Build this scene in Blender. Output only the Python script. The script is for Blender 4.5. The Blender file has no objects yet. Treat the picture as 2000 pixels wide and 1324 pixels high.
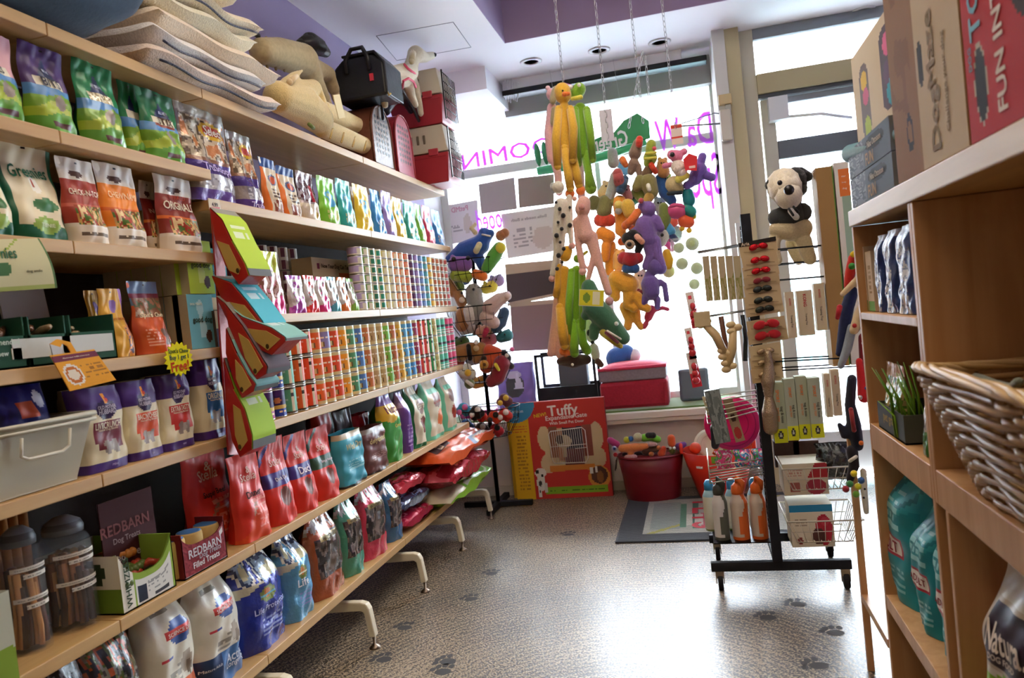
import bpy, math, random
from mathutils import Vector as V, Matrix, noise as NZ
PI=math.pi; sin=math.sin; cos=math.cos
random.seed(11)
SC=bpy.context.scene; LINK=SC.collection.objects.link
# ---------------- camera ----------------
FPX=1462.0; EYE=V((0,0,1.3)); YAW,PIT,ROL=.24016,-.0325,-.1047
FW=V((-sin(YAW)*cos(PIT),cos(YAW)*cos(PIT),sin(PIT))); R0=V((cos(YAW),sin(YAW),0)); U0=R0.cross(FW)
RT=R0*cos(ROL)+U0*sin(ROL); UP=U0*cos(ROL)-R0*sin(ROL)
cd=bpy.data.cameras.new('camera'); cam=bpy.data.objects.new('camera',cd); LINK(cam)
cam.matrix_world=Matrix(((RT.x,UP.x,-FW.x,0),(RT.y,UP.y,-FW.y,0),(RT.z,UP.z,-FW.z,1.3),(0,0,0,1)))
cd.sensor_fit='HORIZONTAL'; cd.sensor_width=36; cd.lens=FPX/2000*36; cd.clip_start=.05
cd.dof.use_dof=True; cd.dof.focus_distance=2.9; cd.dof.aperture_fstop=4.6
SC.camera=cam
# ---------------- light ----------------
W=bpy.data.worlds.new('world'); SC.world=W; W.use_nodes=True
bg=W.node_tree.nodes['Background']; bg.inputs[0].default_value=(.86,.93,1,1); bg.inputs[1].default_value=16.0
def area(name,loc,size,power,col,rot=(0,0,0)):
    l=bpy.data.lights.new(name,'AREA'); l.shape='RECTANGLE'; l.size,l.size_y=size; l.energy=power; l.color=col
    o=bpy.data.objects.new(name,l); o.location=loc; o.rotation_euler=rot; LINK(o); return o
area('shop_ceiling_light',(-.2,.6,3.35),(1.2,1.6),11,(1,.76,.48))
area('shop_ceiling_light',(-.2,2.6,3.35),(1.2,1.6),20,(1,.88,.72))
SC.view_settings.view_transform='Standard'; SC.view_settings.look='None'; SC.view_settings.gamma=1
SC.view_settings.use_curve_mapping=False; SC.view_settings.exposure=.72
# ---------------- pixel helpers (points on real planes) ----------------
def P(px,py,ax,val):
    d=FW+RT*((px-1000)/FPX)-UP*((py-662)/FPX); t=(val-EYE[ax])/d[ax]; return EYE+d*t
def _sol(n,ax,known):
    s=sum((known[i]-EYE[i])*n[i] for i in range(3) if i!=ax); return EYE[ax]-s/n[ax]
def ys(px,X,z): return _sol(RT*FPX-FW*(px-1000),1,(X,0,z))
def xs(px,Y,z): return _sol(RT*FPX-FW*(px-1000),0,(0,Y,z))
def zs(py,X,Y): return _sol(UP*FPX+FW*(py-662),2,(X,Y,0))
# ---------------- materials ----------------
def lin(h):
    if not isinstance(h,str): return tuple(h)
    if len(h)==3: h=''.join(c*2 for c in h)
    r=[]
    for i in(0,2,4):
        c=int(h[i:i+2],16)/255; r.append(c/12.92 if c<.04045 else((c+.055)/1.055)**2.4)
    return tuple(r)
FIN={ # rough, metallic, bump strength, bump scale, sheen, coat
'matte':(.7,0,0,0,0,0),'paper':(.75,0,0,0,0,0),'gloss':(.36,0,0,0,0,.1),'plastic':(.35,0,0,0,0,0),
'foil':(.33,.12,.35,14,0,.3),'film':(.27,.2,.8,22,0,.5),'pouch':(.42,0,.15,9,0,.15),'plush':(.95,0,.55,260,.5,0),'fleece':(1,0,1,150,.5,0),
'metal':(.35,1,0,0,0,0),'chrome':(.15,1,0,0,0,0),'cloth':(.85,0,.25,90,.2,0),'sequin':(.2,.8,.8,240,0,0),'leather':(.38,0,.3,60,0,.1)}
MC={}
def mat(fin,col=None):
    k=(fin,col)
    if k in MC: return MC[k]
    m=bpy.data.materials.new(fin+('' if col is None else '_'+str(col))); m.use_nodes=True; MC[k]=m
    nt=m.node_tree; N=nt.nodes; L=nt.links; b=N['Principled BSDF']
    ro,me,bs,bsc,sh,co=FIN[fin]
    b.inputs['Specular IOR Level'].default_value=.5 if fin in('foil','film','gloss') else .3
    b.inputs['Roughness'].default_value=ro; b.inputs['Metallic'].default_value=me
    b.inputs['Coat Weight'].default_value=co; b.inputs['Coat Roughness'].default_value=.15
    b.inputs['Sheen Weight'].default_value=sh
    if col is None:
        a=N.new('ShaderNodeAttribute'); a.attribute_name='Col'; L.new(a.outputs['Color'],b.inputs['Base Color'])
    else: b.inputs['Base Color'].default_value=(*lin(col),1)
    if fin in('plush','fleece','cloth'):
        t2=N.new('ShaderNodeTexCoord'); n2=N.new('ShaderNodeTexNoise'); n2.inputs['Scale'].default_value=140 if fin!='cloth' else 60; n2.inputs['Detail'].default_value=4; r2=N.new('ShaderNodeMapRange'); r2.inputs['From Min'].default_value=.3; r2.inputs['From Max'].default_value=.7; r2.inputs['To Min'].default_value=.88; r2.inputs['To Max'].default_value=1.07
        mx=N.new('ShaderNodeMix'); mx.data_type='RGBA'; mx.blend_type='MULTIPLY'; mx.inputs[0].default_value=1; L.new(t2.outputs['Object'],n2.inputs['Vector']); L.new(n2.outputs['Fac'],r2.inputs['Value']); L.new(r2.outputs[0],mx.inputs[7])
        if col is None: L.new(a.outputs['Color'],mx.inputs[6])
        else: mx.inputs[6].default_value=(*lin(col),1)
        L.new(mx.outputs[2],b.inputs['Base Color'])
    if bs:
        t=N.new('ShaderNodeTexCoord'); n=N.new('ShaderNodeTexNoise'); n.inputs['Scale'].default_value=bsc; n.inputs['Detail'].default_value=3
        u=N.new('ShaderNodeBump'); u.inputs['Strength'].default_value=bs; u.inputs['Distance'].default_value=.012 if bsc<50 else .004
        L.new(t.outputs['Object'],n.inputs['Vector']); L.new(n.outputs['Fac'],u.inputs['Height']); L.new(u.outputs['Normal'],b.inputs['Normal'])
    return m
def newmat(name):
    m=bpy.data.materials.new(name); m.use_nodes=True; MC[name]=m; return m,m.node_tree.nodes,m.node_tree.links
def wood(name,c1,c2,ax,ro=.42):
    m,N,L=newmat(name); b=N['Principled BSDF']; b.inputs['Roughness'].default_value=ro
    t=N.new('ShaderNodeTexCoord'); mp=N.new('ShaderNodeMapping'); n=N.new('ShaderNodeTexNoise'); r=N.new('ShaderNodeValToRGB')
    s=[26,26,26]; s[ax]=1.6; mp.inputs['Scale'].default_value=s; n.inputs['Scale'].default_value=1; n.inputs['Detail'].default_value=5; n.inputs['Distortion'].default_value=.6
    r.color_ramp.elements[0].position=.35; r.color_ramp.elements[1].position=.7
    r.color_ramp.elements[0].color=(*lin(c1),1); r.color_ramp.elements[1].color=(*lin(c2),1)
    L.new(t.outputs['Object'],mp.inputs['Vector']); L.new(mp.outputs[0],n.inputs['Vector']); L.new(n.outputs['Fac'],r.inputs['Fac']); L.new(r.outputs[0],b.inputs['Base Color']); return m
WOODY=wood('birch_wood','bd9560','cfa970',1); WOODZ=wood('birch_post','b98a58','cda070',2)
def glassmat(name,tint=(1,1,1),w=.93):
    m,N,L=newmat(name); N.remove(N['Principled BSDF']); o=N['Material Output']
    t=N.new('ShaderNodeBsdfTransparent'); t.inputs[0].default_value=(*tint,1); g=N.new('ShaderNodeBsdfGlossy'); g.inputs['Roughness'].default_value=.03
    f=N.new('ShaderNodeFresnel'); f.inputs['IOR'].default_value=1.45
    x=N.new('ShaderNodeMixShader'); L.new(f.outputs[0],x.inputs[0]); L.new(t.outputs[0],x.inputs[1]); L.new(g.outputs[0],x.inputs[2]); L.new(x.outputs[0],o.inputs['Surface']); return m
GLASS=glassmat('window_glass')
def filmmat(name,fac,col):
    m,N,L=newmat(name); b=N['Principled BSDF']; b.inputs['Base Color'].default_value=(*lin(col),1); b.inputs['Roughness'].default_value=.12
    b.inputs['Alpha'].default_value=fac; b.inputs['Specular IOR Level'].default_value=1
    t=N.new('ShaderNodeTexCoord'); n=N.new('ShaderNodeTexNoise'); n.inputs['Scale'].default_value=30; u=N.new('ShaderNodeBump'); u.inputs['Strength'].default_value=.9; u.inputs['Distance'].default_value=.01
    L.new(t.outputs['Object'],n.inputs['Vector']); L.new(n.outputs['Fac'],u.inputs['Height']); L.new(u.outputs['Normal'],b.inputs['Normal']); return m
def transl(c):
    m,N,L=newmat('translucent_'+c); N.remove(N['Principled BSDF']); o=N['Material Output']; d=N.new('ShaderNodeBsdfDiffuse'); t=N.new('ShaderNodeBsdfTranslucent'); x=N.new('ShaderNodeMixShader'); x.inputs[0].default_value=.6
    d.inputs[0].default_value=t.inputs[0].default_value=(*lin(c),1); L.new(d.outputs[0],x.inputs[1]); L.new(t.outputs[0],x.inputs[2]); L.new(x.outputs[0],o.inputs['Surface'])
CLEAR=filmmat('clear_wrap',.22,'e8eef2'); JAR=filmmat('clear_jar',.06,'cfd8e0')
# ---------------- mesh builder ----------------
class MB:
    def __init__(s,fin='matte',col='fff'): s.v=[];s.f=[];s.c=[];s.m=[];s.s=[];s.fin=fin;s.col=col;s.mats=[]
    def add(s,vs,fs,col=None,fin=None,sm=True,cols=None):
        o=len(s.v); s.v+=[tuple(p) for p in vs]; m=fin or s.fin
        if m not in s.mats: s.mats.append(m)
        mi=s.mats.index(m); c=lin(col if col is not None else s.col)
        for i,f in enumerate(fs):
            s.f.append(tuple(a+o for a in f)); s.c.append(lin(cols[i]) if cols else c); s.m.append(mi); s.s.append(sm)
        return s
    def box(s,a,b,col=None,fin=None,M=None):
        x0,y0,z0=a;x1,y1,z1=b
        vs=[V(p) for p in((x0,y0,z0),(x1,y0,z0),(x1,y1,z0),(x0,y1,z0),(x0,y0,z1),(x1,y0,z1),(x1,y1,z1),(x0,y1,z1))]
        if M: vs=[M@v for v in vs]
        return s.add(vs,[(0,3,2,1),(4,5,6,7),(0,1,5,4),(1,2,6,5),(2,3,7,6),(3,0,4,7)],col,fin,False)
    def lathe(s,prof,c=(0,0,0),seg=20,col=None,fin=None,cols=None,M=None,sx=1,sy=1):
        vs=[];fs=[];cc=[]
        for r,z in prof:
            for k in range(seg): a=2*PI*k/seg; vs.append(V((c[0]+r*sx*cos(a),c[1]+r*sy*sin(a),c[2]+z)))
        if M: vs=[M@v for v in vs]
        for i in range(len(prof)-1):
            for k in range(seg): fs.append((i*seg+k,i*seg+(k+1)%seg,(i+1)*seg+(k+1)%seg,(i+1)*seg+k)); cc.append(cols[i] if cols else (col if col is not None else s.col))
        fs.append(tuple(reversed(range(seg)))); cc.append(cc[0]); n=len(prof)-1; fs.append(tuple(n*seg+k for k in range(seg))); cc.append(cc[-2])
        return s.add(vs,fs,None,fin,True,cc)
    def tube(s,pts,r,seg=8,col=None,fin=None,closed=False,caps=True):
        pts=[V(p) for p in pts]; n=len(pts); rr=r if isinstance(r,(list,tuple)) else [r]*n
        vs=[];fs=[];ref=None
        for i,p in enumerate(pts):
            a=pts[(i-1)%n] if (closed or i) else p; b=pts[(i+1)%n] if (closed or i<n-1) else p
            t=(b-a); t=t.normalized() if t.length>1e-9 else V((0,0,1))
            if ref is None: ref=t.orthogonal().normalized()
            ref=(ref-t*ref.dot(t)); ref=ref.normalized() if ref.length>1e-6 else t.orthogonal().normalized()
            q=t.cross(ref)
            for k in range(seg): an=2*PI*k/seg; vs.append(p+(ref*cos(an)+q*sin(an))*rr[i])
        for i in range(n if closed else n-1):
            j=(i+1)%n
            for k in range(seg): fs.append((i*seg+k,i*seg+(k+1)%seg,j*seg+(k+1)%seg,j*seg+k))
        if not closed and caps: fs.append(tuple(reversed(range(seg)))); fs.append(tuple((n-1)*seg+k for k in range(seg)))
        return s.add(vs,fs,col,fin,True)
    def ell(s,c,r,col=None,fin=None,M=None,seg=14,rot=None):
        if not isinstance(r,(tuple,list)): r=(r,r,r)
        vs=[];fs=[];n=max(6,seg//2+1); E=Matrix.Rotation(rot[0],3,'XYZ'[rot[1]]) if rot else None
        for i in range(1,n):
            t=PI*i/n
            for k in range(seg): a=2*PI*k/seg; vs.append(V((r[0]*sin(t)*cos(a),r[1]*sin(t)*sin(a),r[2]*cos(t))))
        vs+= [V((0,0,r[2])),V((0,0,-r[2]))]
        if E: vs=[E@v for v in vs]
        vs=[v+V(c) for v in vs]
        if M: vs=[M@v for v in vs]
        for i in range(n-2):
            for k in range(seg): fs.append((i*seg+k,(i+1)*seg+k,(i+1)*seg+(k+1)%seg,i*seg+(k+1)%seg))
        T=len(vs)-2
        for k in range(seg): fs.append((T,k,(k+1)%seg)); fs.append((T+1,(n-2)*seg+(k+1)%seg,(n-2)*seg+k))
        return s.add(vs,fs,col,fin)
    def chain(s,pts,col=None,seg=12):   # (x,y,z,r) balls joined by tapering tubes
        for i,p in enumerate(pts): s.ell(p[:3],p[3],col,seg=seg)
        s.tube([p[:3] for p in pts],[p[3] for p in pts],seg,col); return s
    def surf(s,fn,nu,nv,ops=None,base=None,fin=None,sm=True,u0=-1,u1=1):
        vs=[];fs=[];cc=[]
        for j in range(nv+1):
            for i in range(nu+1): vs.append(fn(u0+(u1-u0)*i/nu,j/nv))
        for j in range(nv):
            for i in range(nu):
                a=j*(nu+1)+i; fs.append((a,a+1,a+nu+2,a+nu+1)); cc.append(paint(ops,u0+(u1-u0)*(i+.5)/nu,(j+.5)/nv,base or s.col) if ops else (base or s.col))
        return s.add(vs,fs,None,fin,sm,cc)
    def poly(s,pts,z0,z1,col=None,fin=None,M=None):   # outline in x,z extruded along y
        n=len(pts); vs=[V((x,z0,z)) for x,z in pts]+[V((x,z1,z)) for x,z in pts]
        if M: vs=[M@v for v in vs]
        fs=[tuple(range(n)),tuple(reversed(range(n,2*n)))]+[(i,i+n,(i+1)%n+n,(i+1)%n) for i in range(n)]
        return s.add(vs,fs,col,fin,False)
    def text(s,t,fn,col=None,fin='matte'):
        return s._txt(t,fn,col,fin)
    def _txt(s,t,fn,col,fin):
        vs,fs=textmesh(t); p=V(fn(0,0)); nn=(V(fn(.01,0))-p).cross(V(fn(0,.01))-p); nn=nn.normalized() if nn.length>1e-12 else V((0,0,0)); k=len(vs)//5
        return s.add([V(fn(x,y))+nn*(.00012*(i//k)) for i,(x,y) in enumerate(vs)],fs,col,fin,False)
    def flat(s,t,c,w,col,face='-y',rot=0,mir=False,h=None,off=0,fin='matte'):   # flat text, centred at c, width w
        vs,fs=textmesh(t); ca,sa=cos(rot),sin(rot); hs=1 if h is None else h/(w*.25)
        def f(x,y):
            x=x*w; y=y*w*hs
            if mir: x=-x
            x,y=x*ca-y*sa,x*sa+y*ca
            p={'-y':(x,-off,y),'+x':(off,x,y),'-x':(-off,-x,y),'+z':(x,y,off)}[face]; return V(c)+V(p)
        return s._txt(t,f,col,fin)
TX={}
def textmesh(t):
    if t in TX: return TX[t]
    cu=bpy.data.curves.new('lettering','FONT'); cu.body=t; cu.resolution_u=2; cu.align_x='CENTER'; cu.align_y='CENTER'; cu.offset=.0
    o=bpy.data.objects.new('lettering',cu); LINK(o); bpy.context.view_layer.update()
    me=bpy.data.meshes.new_from_object(o.evaluated_get(bpy.context.evaluated_depsgraph_get()))
    xs_=[v.co.x for v in me.vertices] or [0]; ysn=[v.co.y for v in me.vertices] or [0]; w=max(max(xs_)-min(xs_),.01); mx=(max(xs_)+min(xs_))/2; my=(max(ysn)+min(ysn))/2
    n=len(me.vertices); vs=[];fs=[]
    for q,(dx,dy) in enumerate(((0,0),(.022,0),(-.022,0),(0,.018),(0,-.018))):
        vs+=[((v.co.x-mx+dx)/w,(v.co.y-my+dy)/w) for v in me.vertices]; fs+=[tuple(i+q*n for i in p.vertices) for p in me.polygons]
    r=(vs,fs)
    bpy.data.objects.remove(o); bpy.data.curves.remove(cu); bpy.data.meshes.remove(me); TX[t]=r; return r
def mix(a,b,t): a,b=lin(a),lin(b); return tuple(x+(y-x)*t for x,y in zip(a,b))
def paint(ops,u,v,base):
    c=base
    for o in ops:
        k=o[0]
        if k=='b': 
            if o[1]<=v<o[2]: c=o[3]
        elif k=='r':
            if o[1]<=u<o[3] and o[2]<=v<o[4]: c=o[5]
        elif k=='e':
            if ((u-o[1])/o[3])**2+((v-o[2])/o[4])**2<1: c=o[5]
        elif k=='t':
            if o[2]<=v<o[4] and abs(u-o[1])<o[3]*(1-(v-o[2])/(o[4]-o[2])): c=o[5]
        elif k=='d':   # diagonal band v=a+b*u, half width
            if abs(v-o[1]-o[2]*u)<o[3]: c=o[4]
        elif k=='ab':  # above wavy line
            if v>o[1]+o[2]*sin(u*o[3]+o[4]): c=o[5]
        elif k=='be':
            if v<o[1]+o[2]*sin(u*o[3]+o[4]): c=o[5]
        elif k=='n':   # blotches between v0,v1,u0,u1
            if o[1]<=v<o[2] and o[3]<=u<o[4]:
                q=NZ.noise(V((u*o[6],v*o[6]*1.6,o[7] if len(o)>7 else 3.3))); n=len(o[5]); c=o[5][max(0,min(n-1,int((q*1.1+.5)*n)))] or c
        elif k=='l':   # lines of small print
            if o[1]<=u<o[3] and o[2]<=v<o[4]:
                q=(v-o[2])/(o[4]-o[2])*o[5]
                if q%1<.5 and NZ.noise(V((u*30,int(q)*7.1,o[2]*50)))>-.12: c=o[6]
    return c
def tag(o,label=None,cat=None,group=None,kind=None):
    if label: o['label']=label
    if cat: o['category']=cat
    if group: o['group']=group
    if kind: o['kind']=kind
    return o
def obj(name,mb,parent=None,loc=None,rot=None,bev=0,rem=0,sub=0):
    me=bpy.data.meshes.new(name); me.from_pydata(mb.v,[],mb.f)
    if rem: me.materials.append(mat(mb.mats[0],mb.col))
    else:
        for f in mb.mats: me.materials.append(mat(f) if f in FIN else MC[f])
        me.polygons.foreach_set('material_index',mb.m); me.polygons.foreach_set('use_smooth',mb.s)
        ca=me.color_attributes.new('Col','FLOAT_COLOR','CORNER'); a=[]
        for f,c in zip(mb.f,mb.c): a+=[c[0],c[1],c[2],1]*len(f)
        ca.data.foreach_set('color',a)
    me.update(); o=bpy.data.objects.new(name,me); LINK(o)
    if parent: o.parent=parent
    if loc is not None: o.location=loc
    if rot is not None: o.rotation_euler=rot
    if bev: m=o.modifiers.new('bevel','BEVEL'); m.width=bev; m.segments=2; m.limit_method='ANGLE'
    if rem: m=o.modifiers.new('remesh','REMESH'); m.mode='VOXEL'; m.voxel_size=rem; m.use_smooth_shade=True; s2=o.modifiers.new('smooth','SMOOTH'); s2.iterations=2
    if sub: m=o.modifiers.new('sub','SUBSURF'); m.levels=sub; m.render_levels=sub
    return o
def thing(name,label,cat,loc=(0,0,0),rot=(0,0,0),group=None):
    o=bpy.data.objects.new(name,None); LINK(o); o.location=loc; o.rotation_euler=rot; o.empty_display_size=.05; return tag(o,label,cat,group)
def struct(name,mb,**k): return tag(obj(name,mb,**k),kind='structure')
def dup(root,loc,rot=None,label=None,group=None):
    r=root.copy(); LINK(r); r.location=loc
    if rot is not None: r.rotation_euler=rot
    if label: r['label']=label
    if group: r['group']=group
    for ch in root.children:
        c=ch.copy(); LINK(c); c.parent=r
        for g in ch.children: d=g.copy(); LINK(d); d.parent=c
    return r
RX=(0,0,PI/2)    # front faces the aisle from the left shelves
def sstep(x,a,b): t=max(0,min(1,(x-a)/(b-a))); return t*t*(3-2*t)
# ================= room shell =================
m,N,L=newmat('floor_concrete'); b=N['Principled BSDF']
t=N.new('ShaderNodeTexCoord'); n1=N.new('ShaderNodeTexNoise'); n1.inputs['Scale'].default_value=120; n1.inputs['Detail'].default_value=4
n2=N.new('ShaderNodeTexNoise'); n2.inputs['Scale'].default_value=1.4; n2.inputs['Detail'].default_value=3
wv=N.new('ShaderNodeTexWave'); wv.wave_type='RINGS'; wv.rings_direction='Z'; wv.inputs['Scale'].default_value=11; wv.inputs['Distortion'].default_value=5; wv.inputs['Detail'].default_value=3; wv.inputs['Detail Scale'].default_value=2.2
mp=N.new('ShaderNodeMapping'); mp.inputs['Location'].default_value=(.35,-2.2,0); L.new(t.outputs['Object'],mp.inputs['Vector']); L.new(mp.outputs[0],wv.inputs['Vector'])
L.new(t.outputs['Object'],n1.inputs['Vector']); L.new(t.outputs['Object'],n2.inputs['Vector'])
r=N.new('ShaderNodeValToRGB'); e=r.color_ramp.elements; e[0].position=.41; e[0].color=(*lin('2f2b28'),1); e[1].position=.60; e[1].color=(*lin('b09c7c'),1); e.new(.5).color=(*lin('6a5b4a'),1)
a1=N.new('ShaderNodeMath'); a1.operation='MULTIPLY_ADD'; a1.inputs[1].default_value=.10; L.new(wv.outputs['Fac'],a1.inputs[0]); L.new(n1.outputs['Fac'],a1.inputs[2])
a2=N.new('ShaderNodeMath'); a2.operation='MULTIPLY_ADD'; a2.inputs[1].default_value=.3; L.new(n2.outputs['Fac'],a2.inputs[0]); L.new(a1.outputs[0],a2.inputs[2])
a3=N.new('ShaderNodeMath'); a3.operation='SUBTRACT'; a3.inputs[1].default_value=.19; L.new(a2.outputs[0],a3.inputs[0]); L.new(a3.outputs[0],r.inputs['Fac']); L.new(r.outputs[0],b.inputs['Base Color'])
b.inputs['Roughness'].default_value=.5; b.inputs['Specular IOR Level'].default_value=.6; b.inputs['Coat Weight'].default_value=.55; b.inputs['Coat Roughness'].default_value=.27
u=N.new('ShaderNodeBump'); u.inputs['Strength'].default_value=.8; u.inputs['Distance'].default_value=.006; L.new(a3.outputs[0],u.inputs['Height']); L.new(u.outputs['Normal'],b.inputs['Normal'])
f=MB('floor_concrete'); f.box((-2.0,-1.2,-.06),(2.2,5.25,0))
def paw(cx,cy,s,a):
    for dx,dy,rx,ry in((0,0,.045,.036),(-.05,.045,.016,.022),(-.018,.066,.016,.024),(.018,.066,.016,.024),(.05,.045,.016,.022)):
        x=cx+s*(dx*cos(a)-dy*sin(a)); y=cy+s*(dx*sin(a)+dy*cos(a))
        vs=[(x+s*rx*cos(k*PI/6),y+s*ry*sin(k*PI/6),.0006) for k in range(12)]; f.add(vs,[tuple(range(12))],'4b4a4a','paper')
for px,py,a in((790,1226,.5),(920,1170,.6),(750,1288,.9),(875,1292,1),(865,1312,.4),(960,1120,.3),(1110,1044,.2),(1560,1180,.8),(1500,1206,.4),(1632,1236,.4),(1600,1300,1)):
    q=P(px,py,2,0); paw(q.x,q.y,.72,a)
struct('floor',f)
LAV='b9aed2'
w=MB('matte',LAV); w.box((-1.94,-1.2,0),(-1.84,5.25,4.2)); struct('wall_left',w)
w=MB('matte',LAV); w.box((2.1,-1.2,0),(2.2,5.9,4.2)); struct('wall_right',w)
w=MB('matte','cbbd9f'); w.box((-2.0,-1.3,0),(2.2,-1.2,4.2)); struct('wall_back',w)
# ceiling: lower white border with a raised lavender coffer
c=MB('matte','f4f2f6')
c.box((-1.94,-1.2,3.0),(-.99,4.67,3.1)); c.box((-1.94,4.67,3.0),(2.2,5.95,3.1)); c.box((-.99,-1.2,4.0),(2.2,4.67,4.1))
c.box((-.99,-1.2,3.001),(-.986,4.664,4.0),'a99abb'); c.box((-.99,4.664,3.001),(2.2,4.669,4.0),'a796b6')
# flush access hatch seams
q=[P(x,y,2,3.0) for x,y in((735,70),(885,43),(920,92),(775,118))]
for a_,b_ in((0,1),(1,2),(2,3),(3,0)):
    c.tube([q[a_],q[b_]],.0025,4,'8d8a96')
struct('ceiling',c)
s=MB('matte','f2f0f5'); s.box((-1.84,5.0,2.845),(-1.215,5.72,3.0)); struct('trim_1',s)
# storefront: low wall, display sill, window frame, glass
w=MB('matte','ddd2bf'); w.box((-2.0,5.22,0),(.279,5.30,.5)); w.box((-2.0,5.19,0),(.279,5.219,.07),'cfc3ae'); struct('wall_front',w,bev=.003)
w=MB('matte','e9dfcf'); w.box((-1.94,5.14,.5),(.279,5.86,.545)); w.box((-1.94,5.15,.47),(.279,5.19,.499),'d9cdb8'); struct('trim_2',w,bev=.004)
w=MB('matte','e7e7ea'); w.box((-2.0,5.25,.5),(-1.86,5.9,3.0)); struct('wall_window_side',w)
fr=MB('metal_frame' if 0 else 'matte','cfcfc8')
YG=5.75
fr.box((-1.86,YG-.04,2.40),(.30,YG+.04,2.47)); fr.box((-1.86,YG-.04,.545),(.30,YG+.04,.60)); fr.box((-1.86,YG-.04,.55),(-1.80,YG+.04,2.9))
fr.box((-.62,YG-.03,.55),(-.585,YG+.03,2.44)); fr.box((-1.86,YG-.03,2.86),(.30,YG+.05,3.0),'b4b6b6'); fr.box((.26,YG-.05,.5),(.33,YG+.05,3.0),'dcdcd6')
fr.box((-1.25,YG-.12,2.80),(.28,YG-.03,3.0),'a6a6a2')
struct('window_1',fr,bev=.003)
g=MB('window_glass'); g.box((-1.8,YG-.004,.6),(.26,YG+.004,2.86)); struct('window_2',g)
# corner post, transom and door
YD=5.30
d=MB('matte','c6bb94'); d.box((.36,YD-.14,0),(.45,YD+.02,3.0)); d.box((.28,YD-.16,0),(.36,YD+.5,3.0),'d9d8d2'); d.box((.45,YD-.04,0),(.545,YD+.06,3.0),'cfc9b4')
d.box((.545,YD-.06,2.57),(1.9,YD+.03,2.70),'b9ae88'); d.box((.545,YD-.04,2.545),(1.9,YD+.03,2.57),'55595c'); d.box((.545,YD-.04,2.93),(1.9,YD+.03,3.0),'8f969b')
struct('trim_3',d,bev=.003)
d=MB('matte','cfd2d2'); x0,x1=.56,1.47
d.box((x0,YD,.05),(x0+.085,YD+.045,2.54),'c9c7ba'); d.box((x1-.09,YD,.05),(x1,YD+.045,2.54)); q0,q1=x0+.086,x1-.091; d.box((q0,YD+.002,2.14),(q1,YD+.043,2.26),'6c747a'); d.box((q0,YD+.002,.05),(q1,YD+.043,.3)); d.box((q0,YD+.002,2.50),(q1,YD+.043,2.54),'8f969b')
do=struct('door_1',d,bev=.003)
d=MB('matte','dfe3e6'); d.box((.60,YD-.09,2.38),(.72,YD,2.53)); d.tube([(.66,YD-.05,2.4),(.9,YD-.16,2.36),(1.1,YD-.04,2.33)],.01,6); obj('door_closer',d,do)
d=MB('window_glass'); d.box((x0+.08,YD+.02,.3),(x1-.08,YD+.026,2.5)); obj('door_glass',d,do)
g=MB('window_glass'); g.box((.545,YD-.01,2.70),(1.9,YD-.004,2.93)); struct('window_3',g)
w=MB('matte','d6d2cc'); w.box((1.47,YD-.03,0),(2.2,YD+.05,2.55)); struct('wall_door_side',w)
# recessed ceiling downlights
for i,(px,py) in enumerate(((1037,120),(1170,98),(1288,82),(1685,20))):
    q=P(px,py,2,3.0); t_=thing('ceiling_downlight',['white recessed downlight nearest the left soffit box','white recessed downlight, middle of the three over the display','white recessed downlight nearest the door frame','white recessed downlight above the door glass'][i],'ceiling light',(q.x,q.y,3.0))
    a=MB('plastic','dcdce0'); a.lathe([(.075,0),(.075,-.006),(.052,-.008),(.05,0)],seg=28); obj('trim_ring',a,t_)
    a=MB('plastic','8f9094'); a.lathe([(.05,-.001),(.03,-.001),(.001,-.001)],seg=28); obj('lamp',a,t_)
# light rail under the ceiling by the window
YR=5.45
a_=P(985,178,1,YR); b_=P(1331,112,1,YR)
t_=thing('track_light_rail','long white rail fixture hung in front of the window top','light rail',(0,0,0))
a=MB('plastic','f3f4f6'); a.box((a_.x,YR-.05,a_.z-.02),(b_.x,YR+.05,a_.z+.07)); obj('housing',a,t_,bev=.004)
a=MB('plastic','16181b'); a.box((a_.x,YR-.09,a_.z-.06),(.25,YR+.03,a_.z-.022)); obj('blind_roll',a,t_,bev=.006)
a=MB('plastic','ecedf0')
for k in range(9): 
    x=a_.x+.03+.012*k; a.tube([(x,YR-.07,a_.z+.10-.01*k),(x+.02*sin(k*2),YR-.08,a_.z+.02),(x-.012,YR-.075,a_.z-.09-.008*(k%4))],.003,5)
a.tube([(a_.x+.02,YR-.06,3.0),(a_.x+.04,YR-.07,a_.z+.1)],.003,5); obj('wire_bundle',a,t_)
# ================= street outside =================
g=MB('matte','d8dade'); g.box((-14,5.9,-.12),(14,24,-.02)); tag(obj('sidewalk',g),kind='structure')
g=MB('matte','e8ecef'); g.box((-12,20,-.1),(12,20.4,9)); 
for k in range(7): g.box((-11+k*3.3,19.95,3.4),(-9.3+k*3.3,19.99,6),'cfdbe2')
tag(obj('building',g),'pale building front across the bright street','building')
def car(x,y,col,label):
    t_=thing('parked_car',label,'car',(x,y,-.02))
    a=MB('gloss',col); prof=[(-2.1,.35),(-2.15,.75),(-1.5,.9),(-.9,1.38),(.7,1.42),(1.35,.95),(2.1,.85),(2.15,.35)]; a.poly(prof,-.8,.8); obj('body',a,t_,bev=.06)
    a=MB('gloss','6d9aa8'); a.poly([(-1.3,.93),(-.82,1.3),(-.05,1.32),(-.05,.93)],-.82,-.79); a.poly([(.03,.93),(.03,1.32),(.62,1.32),(1.1,.95)],-.82,-.79); obj('side_windows',a,t_)
    for q in(-1.35,1.35):
        a=MB('matte','aab0b4'); a.lathe([(.33,-.1),(.33,.1)],seg=24,M=Matrix.Translation((q,-.72,.33))@Matrix.Rotation(PI/2,4,'X')); obj('wheel',a,t_)
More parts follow.
